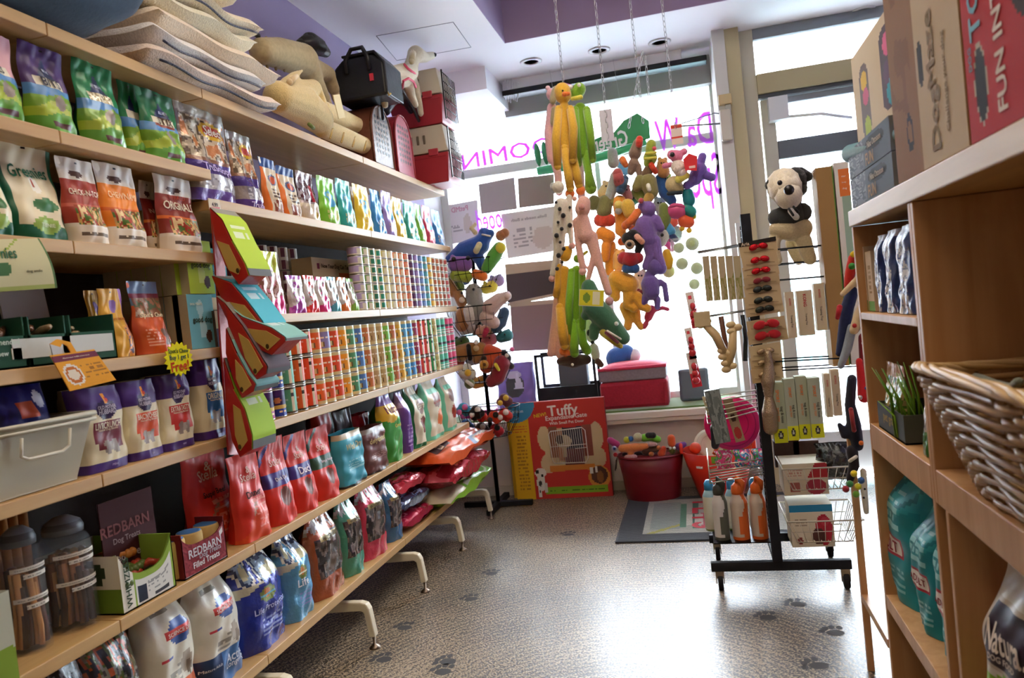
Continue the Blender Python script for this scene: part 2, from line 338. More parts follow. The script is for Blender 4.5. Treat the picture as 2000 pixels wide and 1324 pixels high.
car(1.6,10.5,'8fc7cc','teal parked car seen through the right of the display window'); car(-3.6,11.0,'c3c9d4','pale grey parked car beyond the left of the display window')
g=MB('matte','9fc79a')
# ================= left shelving =================
XF=-1.46; XB=-1.80
TOP,S2,S3,S4,S5,S6,S7=2.127,1.865,1.594,1.295,1.012,.643,.271; SA,SB,SCN=1.772,1.391,1.017
def board(y0,y1,z,t_):
    a=MB('birch_wood'); a.box((XB,y0+.001,z-.033),(XF,y1-.001,z)); obj('shelf',a,t_,bev=.0025)
def leg(y,t_):
    a=MB('plastic','e6dcc0'); w=.018
    pr=[(-1.78,.14),(-1.78,.19),(-1.43,.195),(-1.405,.188),(-1.392,.165),(-1.378,.05),(-1.405,.05),(-1.418,.15),(-1.43,.158)]
    a.poly([(p[0],p[1]) for p in pr],y-w,y+w); l=obj('leg',a,t_,bev=.005)
    a=MB('metal','8b7d70'); a.lathe([(.006,.05),(.006,.014),(.014,.012),(.024,.003),(.024,0)],c=(-1.392,y,0),seg=16); obj('foot',a,l)
secs=[(.6,1.55,(TOP,S2,S3,S4,S5,S6,S7)),(1.55,2.145,(TOP,S2,S3,S4,S5,S6,S7)),(2.145,3.36,(TOP,SA,SB,SCN,S6,S7)),(3.36,4.575,(TOP,SA,SB,SCN,S6,S7))]
nm=['nearest section of the birch wall shelving, seven boards','short second section of birch wall shelving with seven boards','middle section of birch wall shelving, four feet wide, holding stacked cans','far section of birch wall shelving next to the window']
for i,(y0,y1,zz) in enumerate(secs):
    t_=thing('shelving_unit',nm[i],'shelving')
    for z in zz: board(y0,y1,z,t_)
    a=MB('matte','2b211b'); a.box((-1.812,y0,.12),(-1.802,y1,1.74 if i>1 else 2.09)); obj('back_panel',a,t_)  # dark sheet; shade behind the near shelf goods is put into its colour
    a=MB('metal','d8cfb8')
    a.box((-1.838,y0+.01,0.06),(-1.812,y0+.05,2.13)); obj('upright',a,t_)
    for y in ([y0+.02] if i<2 else [y0+.02,y0+.635]+([y1+.04] if i==3 else [])): leg(y,t_)
# ---------- bag builder ----------
def bag(w,h,d,base,ops,kind='pouch',fin='pouch',texts=(),nu=30,nv=48,amp=.004,side=None,top=None,seed=None,lean=0):
    mb=MB(fin,base); rs=random.random()*50 if seed is None else seed
    amp=min(amp,w*.022)
    def D(v):
        if kind=='pouch': return d/2*(1-.93*sstep(v,.1,.9))
        if kind=='pillow': return d/2*max(.03,sin(PI*max(.0,min(1,v))))**.55
        if kind=='plump': return d/2*(max(.08,sin(PI*max(0,min(1,v))))**.33)
        if kind=='sack': return d/2*(.9+.1*sin(v*PI))*(1-.9*sstep(v,.66,1))
        return d/2*(1-.25*sstep(v,.8,1))       # block
    def Wd(v):
        if kind=='sack': return w/2*(1-.03*sin(v*9)-.22*sstep(v,.72,1))
        if kind=='pillow': return w/2*(1-.05*sin(PI*v))
        return w/2*(1-.03*sin(PI*v)*sin(v*3+rs))
    ex=.4 if kind=='plump' else .55 if kind!='block' else .22
    def fy(u,v,s=-1):
        q=max(0,1-abs(u)**3.2)**ex; wr=amp*min(1,q*1.5)*(sin(u*5+v*9+rs)+.7*sin(u*11-v*13+rs*2)+.5*sin(v*27+u*3+rs))*(1.0-.45*v)
        return s*(D(v)*q)+s*wr
    def front(u,v,off=0): return V((u*Wd(v)+.004*sin(v*11+rs),fy(u,v)-off+lean*v*v,v*h))
    mb.surf(front,nu,nv,ops,base)
    mb.surf(lambda u,v:V((-u*Wd(v)+.004*sin(v*11+rs),-fy(-u,v)+lean*v*v,v*h)),8,14,None,side or base)
    n=nu; fs=[]
    vs=[front(-1+2*i/n,0) for i in range(n+1)]+[V((-(-1+2*i/n)*Wd(0),-fy(-1+2*i/n,0),0)) for i in range(n+1)]
    mb.add(vs,[tuple(range(2*n+2))[::-1]],base,sm=False)
    for T in texts:
        t,cu,cv,tw,col=T[:5]; rot=T[5] if len(T)>5 else 0; hs=T[6] if len(T)>6 else 1; ca,sa=cos(rot),sin(rot)
        def fn(x,y):
            X=x*tw*w/2; Y=y*tw*w/2*hs; X,Y=X*ca-Y*sa,X*sa+Y*ca
            return front(max(-.99,min(.99,cu+X/(w/2))),max(0,min(.995,cv+Y/h)),.0022)
        mb.text(t,fn,col,'paper')
    return mb
def put(z,pl,pr,pt,setb,name,label,cat,group=None,d=.09,yaw=0,base='888',ops=(),rot=(0,0),**k):
    X=XF-setb; y0,y1=ys(pl,X,z),ys(pr,X,z); ym=(y0+y1)/2; h=zs(pt,X,ym)-z; w=y1-y0
    mb=bag(w,h,d,base,ops,**k)
    return tag(obj(name,mb,None,(X-d/2,ym,z+.001),(rot[0],rot[1],PI/2+yaw)),label,cat,group)
# ================= packets and bags on the left shelves =================
HO=('e',0,.95,.09,.014,'1c1a20')
def hills(top,badge='26335f'):
    return [('b',0,1,top),('b',.3,.52,'4f86bd'),('be',.42,.03,3,.5,'6f9a2c'),('be',.3,.05,4,2,'a3b53a'),('be',.18,.04,3,1,'5f9a38'),('e',.15,.34,.22,.09,'8a7f78'),('t',.0,.6,.45,.85,badge),('r',-.62,.52,.62,.63,'d9d3bf'),('r',-.4,.05,.5,.1,'5a3a3a'),HO]
G1='treat pouches on the second shelf of the nearest section'
put(S2,-30,67,52,.01,'treat_pouch','pink treat pouch with blue peak badge, leftmost on its shelf','treat pouch',G1,base='d7a3ac',ops=hills('d7a3ac'),texts=(('BITES',0,.575,.8,'3a3a4a'),('BLUE',0,.7,.4,'cfd8f0')))
put(S2,82,166,85,.01,'treat_pouch','purple treat pouch with blue peak badge beside the pink one','treat pouch',G1,base='4a2f6b',ops=hills('4a2f6b'),texts=(('BITS',.05,.575,.8,'3a3a4a'),('BLUE',0,.7,.35,'cfd8f0')))
put(S2,186,262,118,.01,'treat_pouch','green treat pouch with shiny silver band, left of the three green ones','treat pouch',G1,fin='foil',base='17804a',ops=hills('17804a')+[('n',.52,.63,-.6,.6,['e8e0c8','fff6e0','8a7a50','d8d0b0'],9)],texts=(('BLUE',0,.7,.35,'cfd8f0'),))
put(S2,264,304,158,.05,'treat_pouch','green treat pouch half hidden, middle of the three green ones','treat pouch',G1,base='17804a',ops=hills('17804a'),d=.07)
put(S2,306,377,176,.01,'treat_pouch','green treat pouch with brown STIX band, right of the three green ones','treat pouch',G1,base='0f6a3d',ops=hills('0f6a3d')+[('r',-.5,.47,.55,.53,'8a3a30')],texts=(('STIX',.1,.575,.8,'4a2a1a'),('BLUE',0,.7,.3,'cfd8f0')))
G2='treat pouches on the third shelf of the nearest section'
grn=[('b',0,1,'e5d9b8'),('r',-1,0,-.8,1,'1f6a4c'),('r',.8,0,1,1,'1f6a4c'),('b',0,.14,'1d6447'),('e',-.0,.15,.45,.09,'8fae4a'),('e',.12,.36,.4,.07,'3f7a4a'),('e',0,.56,.16,.08,'f3f0e4'),('e',-.03,.58,.06,.04,'b04a3a'),HO]
put(S3,-40,47,275,.01,'treat_pouch','cream and green treat pouch cut by the left edge of the view','treat pouch',G2,base='1f6a4c',ops=grn,d=.1,texts=(('Greenies',0,.7,1.3,'1f6a4c'),))
put(S3,44,152,272,.03,'treat_pouch','cream and green treat pouch with curved green lettering','treat pouch',G2,base='1f6a4c',ops=grn,d=.11,texts=(('Greenies',0,.7,1.35,'1f6a4c',.05,1.4),('TEENIE',0,.15,.5,'e8f0d0')))
def orz(c,c2):
    return [('b',0,1,'e6ddcf'),('b',.22,.74,c),('b',.42,.46,c2),('n',.2,.44,-.7,.9,['8a5a30','d6a860','5a7a35','a8402a','e6c890'],5),('b',0,.19,'e3d6c2'),('l',-.7,.08,.7,.14,2,'6a5a4a'),('e',-.1,.82,.35,.04,'5a3a30'),HO]
put(S3,158,228,307,.01,'treat_pouch','deep red treat pouch with vegetable picture beside the cream and green one','treat pouch',G2,base='e3d6c2',ops=orz('a23a2c','c45a48'),texts=(('CHICK-N-TOP',0,.6,1.7,'f0e0cc',0,1.4),))
put(S3,229,303,318,.01,'treat_pouch','bright orange treat pouch with fruit picture','treat pouch',G2,base='e3d6c2',ops=orz('f08a2a','d8641a'),texts=(('CHEWNAMI',0,.62,1.5,'ffd9a8',0,1.3),))
put(S3,304,334,352,.07,'treat_pouch','small red treat pouch set back behind its orange neighbour','treat pouch',G2,base='e3d6c2',ops=orz('8f2a22','d8742c'),d=.06,texts=(('INGS',0,.58,1.2,'e8c0b0'),))
put(S3,340,410,342,.01,'treat_pouch','dark red and orange treat pouch at the right end of its shelf','treat pouch',G2,base='e3d6c2',ops=orz('8a2f22','e0702c'),texts=(('ORIGINALS',0,.6,1.5,'f0e4d0',0,1.4),('BUFFALO',0,.72,.9,'c8503a')))
# --- fourth shelf
def carton(z,pl,pr,pt,setb,name,label,cat,group=None,d=.05,base='888',ops=(),texts=(),fin='paper',side=None,nu=30,nv=30,z0=0,yaw=0,h=None,sops=None):
    X=XF-setb; y0,y1=ys(pl,X,z+z0),ys(pr,X,z+z0); ym=(y0+y1)/2; h=h or zs(pt,X,ym)-z-z0; w=y1-y0; mb=MB(fin,base)
    boxmesh(mb,w,d,h,base,ops,texts,side,nu,nv,sops)
    return tag(obj(name,mb,None,(X-d/2,ym,z+z0+.001),(0,0,PI/2+yaw)),label,cat,group)
def boxmesh(mb,w,d,h,base,ops=(),texts=(),side=None,nu=30,nv=30,sops=None):
    sd=side or base
    mb.surf(lambda u,v:V((u*w/2,-d/2,v*h)),nu,nv,ops or [('b',0,1,base)],base,sm=False)
    mb.surf(lambda u,v:V((-w/2,-u*d/2,v*h)),12,24,sops or [('b',0,1,sd)],sd,sm=False)
    q=[V(p) for p in((-w/2,-d/2,0),(w/2,-d/2,0),(w/2,d/2,0),(-w/2,d/2,0),(-w/2,-d/2,h),(w/2,-d/2,h),(w/2,d/2,h),(-w/2,d/2,h))]
    mb.add(q,[(0,3,2,1),(4,5,6,7),(1,2,6,5),(2,3,7,6)],sd,sm=False)
    for T in texts:
        t,cu,cv,tw,col=T[:5]; rot=T[5] if len(T)>5 else 0; mb.flat(t,(cu*w/2,-d/2,cv*h),tw*w/2,col,'-y',rot,off=.0012)
G3='open dental chew boxes on the fourth shelf'
def chewbox(pl,pr,label,lid):
    X=XF-.01; z=S4+.001; y0,y1=ys(pl,X,z),ys(pr,X,z); ym=(y0+y1)/2; w=y1-y0-.006; t_=thing('display_box',label,'display box',(X-.15,ym,z),(0,0,PI/2),G3)
    g='1f4f3c'; a=MB('paper',g); h=.085
    for q in((-w/2,-.15,0,-w/2+.004,.15,h+.03),(w/2-.004,-.15,0,w/2,.15,h+.03),(-w/2,-.15,0,w/2,-.146,h*.85),(-w/2,.146,0,w/2,.15,h+.1),(-w/2,-.15,0,w/2,.15,.004)): a.box(q[:3],q[3:])
    if lid=='w': a.box((-.1,-.1522,.02),(.06,-.1505,.065),'cfd3cf')
    else: a.flat('Recommended',(0,-.151,.06),w*.75,'c9d8cc',off=.001); a.flat('Dental Chew',(-.02,-.151,.035),w*.6,'c9d8cc',off=.001); a.box((w*.22,-.1522,.02),(w*.4,-.1505,.045),'d8dcd6')
    obj('tray',a,t_)
    a=MB('paper',lid and {'w':'c9c5bd','g':'5b6a66'}[lid[0]]); a.box((-w/2+.003,.03,.088),(w/2-.003,.036,.235),M=Matrix.Rotation(-.12,4,'X')); 
    if lid=='w': a.flat('Greenies',(0,.0,.21),w*.7,'2a3a32',off=-.012)
    obj('lid',a,t_)
    a=MB('film','5c3a2a')
    for k in range(16):
        x=random.uniform(-w/2+.03,w/2-.03); y=random.uniform(-.12,.08); an=random.uniform(0,3); q=V((cos(an)*.028,sin(an)*.028,random.uniform(-.008,.012)));c_=V((x,y,.07+random.uniform(0,.02)))
        a.tube([c_-q,c_,c_+q],[.006,.011,.006],6,random.choice(['6b4630','8a7a58','3d2a20','a08a6a']))
    tag(obj('wrapped_chews',a,t_),kind='stuff')
chewbox(-60,58,'dark green open box of dental chews, leftmost','g'); chewbox(62,138,'dark green open box of chews with blank white front sticker','w'); chewbox(142,232,'dark green open box of wrapped chews beside the gold pouches','w')
G4='treat pouches on the fourth shelf'
gold=[('b',0,1,'d8a22c'),('r',.75,0,1,1,'9a4fa8'),('e',.0,.74,.3,.1,'8a6ab0'),('n',.0,.45,.1,.8,['e8b040','d88a4a','5a5a70','e89a60'],5),HO]
put(S4,196,226,566,.09,'treat_pouch','gold treat pouch set back in the dark beside the white lid','treat pouch',G4,fin='foil',base='c8952a',ops=gold,d=.05)
put(S4,232,276,561,.02,'treat_pouch','shiny gold treat pouch with purple oval badge','treat pouch',G4,fin='foil',base='d8a22c',ops=gold,texts=(('WAVY CHEWS',0,.55,1.4,'b5602a'),))
put(S4,292,348,547,.02,'treat_pouch','orange treat pouch with blue top and heart shaped window','treat pouch',G4,fin='foil',base='d95f28',ops=[('b',0,1,'d95f28'),('b',.66,1,'6b87a8'),('n',.5,.8,-.9,.9,['8a5a40','5a6a48','a06a50','c0b0a0'],4),('b',.78,.84,'7a2a40'),('e',.35,.27,.16,.07,'7a5a48'),('e',.62,.27,.16,.07,'7a5a48'),('t',.48,-.05,.01,.05,'7a5a48'),('t',.48,.1,.4,.27,'7a5a48'),('l',-.7,.1,.1,.36,6,'f0b090'),HO],texts=(("Spot's Chew",0,.52,1.6,'f6e6c0'),))
G5='boxes of dog treats stacked on the fourth shelf'
def gdog(pl,pr,sb,z0,h,c,label,c2,win=True):
    o=[('b',0,1,c),('e',-.05,.75,.28,.14,c2),('e',.12,.35,.22,.16,c2),('r',-.2,.2,.05,.8,c2)]+([('e',.45,.22,.25,.11,'4a3024')] if win else [])
    carton(S4,pl,pr,0,sb,'treat_box',label,'treat box',G5,d=.05,base=c,ops=o,side='b8ad90',z0=z0,h=h,texts=(('good dog',.02,.52,1.5,'2e3a28'),('DOG TREATS',-.35,.82,.9,'e8f0d8')))
gdog(376,425,.02,0,.168,'6fb5c4','blue treat box at the bottom front of the stack','a9d4dc'); gdog(372,421,.02,.17,.168,'a9c435','lime green treat box on top of the blue one','c6d878')
for k in range(6):
    for j,c in enumerate(('6fb5c4','a9c435')):
        q=XF-.075-.052*k; 
        if k<5: 
            y0,y1=ys(376,XF-.02,S4),ys(425,XF-.02,S4); a=MB('paper'); boxmesh(a,y1-y0,.05,.168,c,(),(),'b8ad90',2,2)
            tag(obj('treat_box',a,None,(q-.0,(y0+y1)/2,S4+.001+j*.17),(0,0,PI/2)),('blue' if j==0 else 'lime green')+' treat box, '+['second','third','fourth','fifth','last'][k]+' back in its row','treat box',G5)
a=MB('paper'); boxmesh(a,.12,.06,.2,'3f8f96',[('b',0,1,'3f8f96'),('b',0,.2,'c9b48a'),('e',.2,.3,.3,.12,'7a5a40')],(('good dog',0,.6,1.4,'1f3a38'),),'a89c80'); tag(obj('treat_box',a,None,(XF-.06,ys(434,XF,S4)+.055,S4+.12),(0,0,PI/2)),'teal treat box at the end of the shelf behind the hanging packets','treat box',G5)
a=MB('paper'); boxmesh(a,.12,.1,.115,'6a4a3a',[('b',0,1,'5a4a60'),('b',.5,1,'c9b48a')],(),'4a3a30'); tag(obj('treat_box',a,None,(XF-.06,ys(434,XF,S4)+.055,S4+.001),(0,0,PI/2)),'purple and tan box under the teal treat box','treat box',G5)
# --- fifth shelf: purple and cream biscuit bags
G6='purple and cream biscuit bags'
def omh(pl,pr,pt,sb,label,c,t1,shape='e'):
    o=[('b',0,1,'e2d6b4'),('b',.0,.1,'4b2f7a'),('b',.68,1,'4b2f7a'),('e',0,.72,.42,.12,'33204f'),('e',0,.85,.1,.06,'e0902a'),('e',.06,.84,.05,.04,'c8401a'),('r',-.6,.33,.68,.58,c),('r',-.45,.25,.68,.4,c),('e',.05,.28,.26,.05,'b0a8a0'),('e',-.12,.31,.13,.05,'9a8f88'),('e',.28,.31,.13,.05,'9a8f88'),('e',-.12,.23,.13,.05,'9a8f88'),('e',.28,.23,.13,.05,'9a8f88')]
    return put(S5,pl,pr,pt,sb,'biscuit_bag',label,'biscuit bag',G6,base='d8c8a0',ops=o,kind='block',d=.1,side='b8a87c',texts=(('OLD MOTHER',0,.75,.75,'d9cfe4',0,1.5),('HUBBARD',0,.695,.7,'d9cfe4',0,1.5),(t1,.03,.535,1.15,'f4e8d0',0,1.6),('Natural Dog Biscuits',.03,.48,.9,'f0d8c0'),('MINI',.05,.055,.2,'b8a8d8')),amp=.002)
omh(176,262,755,.02,'purple topped biscuit bag with maroon panel and bone window','7b2f3c',"LIV'RCRUNCH")
omh(263,328,742,.02,'purple topped biscuit bag with orange red panel','d9582f',"BAC'N'CHEEZ")
omh(330,391,730,.02,'purple topped biscuit bag with bright red panel','cf3b32','EXTRA TASTY')
omh(404,452,702,.02,'purple topped biscuit bag with blue panel behind the hanging packets','2f66a8','ORIGINAL')
G7='dark clear and blue packets in the white bin'
# white bin overhanging the shelf
X=XF-.02; yb0,yb1=ys(-60,X+.06,S5),ys(200,X+.06,S5); t_=thing('storage_bin','translucent white plastic bin hanging over the shelf edge at far left','storage bin',(X-.12,(yb0+yb1)/2,S5+.002),(0,0,PI/2)); w=(yb1-yb0); a=MB('plastic','c2bda8')
wb=w*.46; hb=.155
def wall(p,q,t=.004): pass
for s_ in(0,1):
    e=.005*s_
    a.surf(lambda u,v:V((u*(wb-e+v*.03),-.12+e-v*.04,.003+v*hb)),24,12,[('b',0,1,'c2bda8')]); a.surf(lambda u,v:V((u*(wb-e+v*.03),.12-e+v*.03,.003+v*hb)),6,4)
    for sg in(-1,1): a.surf(lambda u,v:V((sg*(wb-e+v*.03),u*.12-v*.005+(-.035*v if u<0 else .03*v),.003+v*hb)),6,6)
a.box((-wb,-.12,0),(wb,.12,.005)); 
rim=[(-wb-.032,-.162,hb),(wb+.032,-.162,hb),(wb+.032,.152,hb),(-wb-.032,.152,hb)]; a.tube(rim,.007,6,'cfcab6',closed=True); a.tube([(p[0],p[1],p[2]-.014) for p in rim],.005,6,'cfcab6',closed=True)
a.tube([(-.02,-.165,.13),(-.02,-.158,.09),(0,-.156,.08),(.09,-.156,.08),(.11,-.158,.09),(.11,-.165,.13)],.004,6,'dedac8'); obj('bin_body',a,t_)
hb_ops=[('b',0,1,'8a7a88'),('b',0,.3,'6a3a2c'),('b',.28,.5,'b9a9a0'),('ab',.5,.03,2,0,'25307a'),('r',-.35,.66,.25,.84,'cf5a3a'),('e',.55,.84,.2,.09,'c8c8d8'),('r',-.1,.36,.8,.4,'3a4a90')]
put(S5+.012,20,135,752,.05,'treat_bag','dark blue treat bag with orange square standing in the white bin','treat bag',G7,base='25307a',ops=hb_ops,kind='pillow',d=.1,fin='foil',texts=(('HAPPY HIPS',0,.58,1.3,'9aa4d8',0,1.3),))
put(S5+.012,-45,15,850,.05,'treat_bag','white and orange treat bag at the left edge in the white bin','treat bag',G7,base='c9b9b0',ops=[('b',0,1,'c9b9b0'),('b',.5,.62,'d9653a'),('be',.4,.1,3,0,'6a4a3c'),('d',.4,.3,.04,'e07a3a')],kind='pillow',d=.1,fin='foil')
# --- sixth shelf: red freeze-dried pouches etc
G8='red resealable food pouches on the sixth shelf'
def sc(band,label,pl,pr,pt,sb,t2,yaw=0,big=False,**k):
    o=[('b',0,1,'d8372a'),('e',.05,.3,.38,.11,'7a4a3c' if band else 'b9806a')]+([('r',-1,.44,1,.6,band),('d',1.08,.33,.045,band)] if band else [('be',.2,.2,2,1,'dd4a26'),('l',-.2,.1,.8,.5,14,'f08a78')])
    return put(S6,pl,pr,pt,sb,'food_pouch',label,'food pouch',G8,base='d8372a',ops=o,d=.1,yaw=yaw,texts=(('Stella',0,.72,.9,'f4c4b4'),(t2,.1,.52,1.0,'efe0e8' if band else '3a1a1a'),('&',.05,.8,.22,'f6d6c8')),**k)
sc(None,'large red food pouch beside the red carton, leftmost',398,480,872,.115,"Super Beef")
sc(None,'red food pouch with beige oval, second from the left',487,543,884,.01,'Dinner')
sc('4a3a86','red food pouch with purple band, larger of the two purple banded ones',546,591,855,.01,'Duck Duck')
sc('4a3a86','red food pouch with purple band, narrower of the two purple banded ones',593,633,845,.01,'Duck')
sc('3d5a4a','red food pouch with dark green band',635,674,833,.01,'Simply Venison')
G9='food bags at the right of the sixth shelf'
put(S6,678,722,842,.01,'food_bag','turquoise flat topped food bag beside the red pouches','food bag',G9,base='3f9fb4',ops=[('b',0,1,'3f9fb4'),('b',0,.05,'2c2a2e'),('b',.9,1,'b8a888'),('l',-.6,.3,.6,.5,4,'8fc8d0')],kind='block',d=.1,texts=(('Wish Dry',0,.72,1.3,'e0d29a'),))
put(S6,724,765,833,.01,'food_bag','brown flat topped food bag beside the turquoise one','food bag',G9,base='6b3d38',ops=[('b',0,1,'6b3d38'),('b',0,.05,'2a1a1a'),('b',.9,1,'8a7a70'),('l',-.6,.3,.6,.45,4,'a8807a')],kind='block',d=.1,texts=(('dehydrated',0,.7,1.3,'e0c88a'),))
for i,(pl,pr,pt,c) in enumerate(((636,668,805,'c23a34'),(670,704,800,'5a5558'),(706,738,808,'c03038'),(740,764,815,'8a8284'))):
    put(S6,pl,pr,pt,.16,'food_bag',['red bag standing behind the dark green banded pouch','grey bag standing behind the turquoise one','red bag standing behind the brown one','pale grey bag at the back left of the green and yellow bag'][i],'food bag',G9,base=c,ops=[('b',0,1,c),('d',.5,.5,.12,'3a3638')],kind='block',d=.08)
put(S6,768,798,770,.01,'food_bag','green bag with yellow top between brown and violet bags','food bag',G9,base='3f9a3a',ops=[('b',0,1,'3c983a'),('ab',.62,.03,4,0,'e8b82c'),('b',.86,1,'7a4a9a')],kind='sack',fin='foil',d=.13,texts=(('Nutro',-.05,.78,1.2,'7a3a5a'),('Complete',.2,.52,1.0,'e8d060')))
put(S6,801,815,765,.02,'food_bag','narrow violet food bag beside the green and yellow one','food bag',G9,base='6a3f96',ops=[('b',0,1,'6a3f96'),('b',.75,1,'a884b8'),('l',-.6,.1,.6,.5,6,'b89ad0')],kind='sack',fin='foil',d=.12)
crm=lambda c,c2:[('b',0,1,'d9ceb0'),('r',-1,0,-.7,1,c),('b',0,.07,c),('e',.25,.35,.4,.14,c2),('e',.1,.66,.5,.13,'9a7a70'),('r',-.5,.78,.7,.86,c)]
put(S6,818,842,752,.01,'food_bag','cream bag with dark green edge and brown picture','food bag',G9,base='d9ceb0',ops=crm('1f6a3a','7a4038'),kind='sack',d=.13,texts=(('Earth',.1,.66,.9,'e8dcc0'),))
put(S6,845,876,742,.01,'food_bag','cream bag with mint edge and orange patch','food bag',G9,base='d9ceb0',ops=crm('6fc8a4','e0763a'),kind='sack',d=.13,texts=(('ALL NATURAL',.1,.62,1.0,'b04a3a'),))
put(S6,878,900,736,.01,'food_bag','cream and mint bag at the far end under the can shelf','food bag',G9,base='d9ceb0',ops=crm('6fc8a4','b0402a'),kind='sack',d=.13)
# --- bottom shelf
G10='large dry food bags on the bottom shelf'
sd=lambda c:[('b',0,1,'ddd8c8'),('b',0,.3,'3f6fa8' if c else 'd9683a'),('r',-1,.0,-.25,.3,'24406e'),('e',.12,.68,.42,.1,'2f4f94'),('r',-.4,.645,.62,.705,'cf4a44'),('e',.3,.42,.22,.09,'a89a88'),('e',.42,.36,.1,.06,'7a6a5a'),('r',-.62,.5,-.2,.525,'3a4a9a'),('e',-.5,.51,.08,.02,'c8404a'),('l',-.4,.32,.1,.48,5,'9a958a'),('l',-.5,.84,.2,.88,2,'8a8578')]
tx=lambda a,b:((('SCIENCE DIET'),.12,.675,.9,'f0e8e4'),(a,.35,.2,.9,'dfe8f4'),(b,.35,.13,.9,'dfe8f4'),('Mature Adult',-.62,.2,.6,'dfe8f4'))
put(S7,318,410,1155,.02,'dog_food_bag','white dog food bag with blue oval badge, left of the pair','dog food bag',G10,base='ddd8c8',ops=sd(0),kind='sack',d=.15,texts=tx('Small Bites','Adult')[:2],fin='foil')
put(S7,412,494,1118,.02,'dog_food_bag','white dog food bag with blue oval badge and blue base band, right of the pair','dog food bag',G10,base='ddd8c8',ops=sd(1),kind='sack',d=.15,texts=tx('Active','Longevity'),fin='foil')
bl=lambda c,c2:[('b',0,1,c),('ab',.62,.1,1.5,1.2,'cfcbb4'),('n',.7,1,-1,1,['d8d2a8','9ab0c8','3a4a70','e8e6dc',c],3),('e',-.1,.56,.3,.085,'7a8a4a'),('e',-.16,.575,.14,.05,'c87a3a'),('r',-.4,.545,.2,.57,c2),('l',-.4,.14,.7,.34,5,'8a9ad8')]
put(S7,498,577,1075,.02,'dog_food_bag','deep blue dog food bag with green and orange oval','dog food bag',G10,base='23359a',ops=bl('23359a','6fb0c4'),kind='sack',d=.16,fin='film',texts=(('Life Protection',.0,.42,1.3,'b8c0ec'),))
put(S7,580,628,1045,.02,'dog_food_bag','light blue dog food bag with green and orange oval','dog food bag',G10,base='5fa3cc',ops=bl('5fa3cc','e8e0c0'),kind='sack',d=.16,fin='film',texts=(('Life',-.2,.44,.6,'e8f0f8'),))
G11='clear fronted chew bags on the bottom shelf'
def clr(pl,pr,pt,c,label,top='b8b0a8'):
    put(S7,pl,pr,pt,.02,'chew_bag',label,'chew bag',G11,base=c,ops=[('b',0,1,'4a3f3c'),('n',.22,.7,-1,1,['3a302c','5c4a42','7a6a60','2c2828'],4),('b',0,.24,c),('r',-1,0,-.82,1,c),('ab',.74,.04,2,1,c),('n',.8,1,-1,1,[c,top,'d8d8d8',c],4),('r',-.6,.68,.6,.75,'a8935a')],kind='sack',d=.12,fin='film',texts=(('WILDERNESS',0,.715,1.0,'3a2f1a'),))
clr(632,686,1000,'a9542f','brown and orange chew bag with clear front window'); clr(689,724,972,'4f9c80','green chew bag with clear front window'); clr(727,769,945,'d03a52','red chew bag with clear front window'); clr(772,796,940,'3f6f9a','blue grey chew bag with clear front window')
def lying(name,label,cat,x,y,z,w,l,t,base,ops,group,yaw=0,fin='foil',texts=(),tilt=0,kind='pillow'):
    mb=bag(w,l,t,base,ops,kind=kind,fin=fin,texts=texts,amp=.006)
    return tag(obj(name,mb,None,(x,y,z),(PI/2+tilt,0,yaw)),label,cat,group)   # lies on its back, length towards the aisle wall
G12='shiny bags lying in a stack at the right of the bottom shelf'
q=P(812,1000,0,XF); st=['lying metallic red bag at the bottom of the small stack','lying metallic dark blue bag in the middle of the small stack','lying metallic red bag on top of the small stack']
for k,(c) in enumerate(('c4284a','2f3a5a','c82a3c')):
    z=S7+.001+.085*k; y0,y1=ys(800,XF,S7),ys(850,XF,S7); o=[('b',0,1,c),('n',.0,1,-1,1,[c,c,'e86a80' if k!=1 else '8a9ac0',c],4),('r',-.4,.42,.4,.58,'b09a5a')]
    mb=bag(y1-y0,.2-.02*k,.08,c,o,kind='plump',fin='film',amp=.004); mm=obj('treat_bag',mb); mm.matrix_world=Matrix.Translation((XF-.005-.012*k,(y0+y1)/2,z+.041))@Matrix(((0,0,-1),(1,0,0),(0,-1,0))).to_4x4()
    tag(mm,st[k],'treat bag',G12)
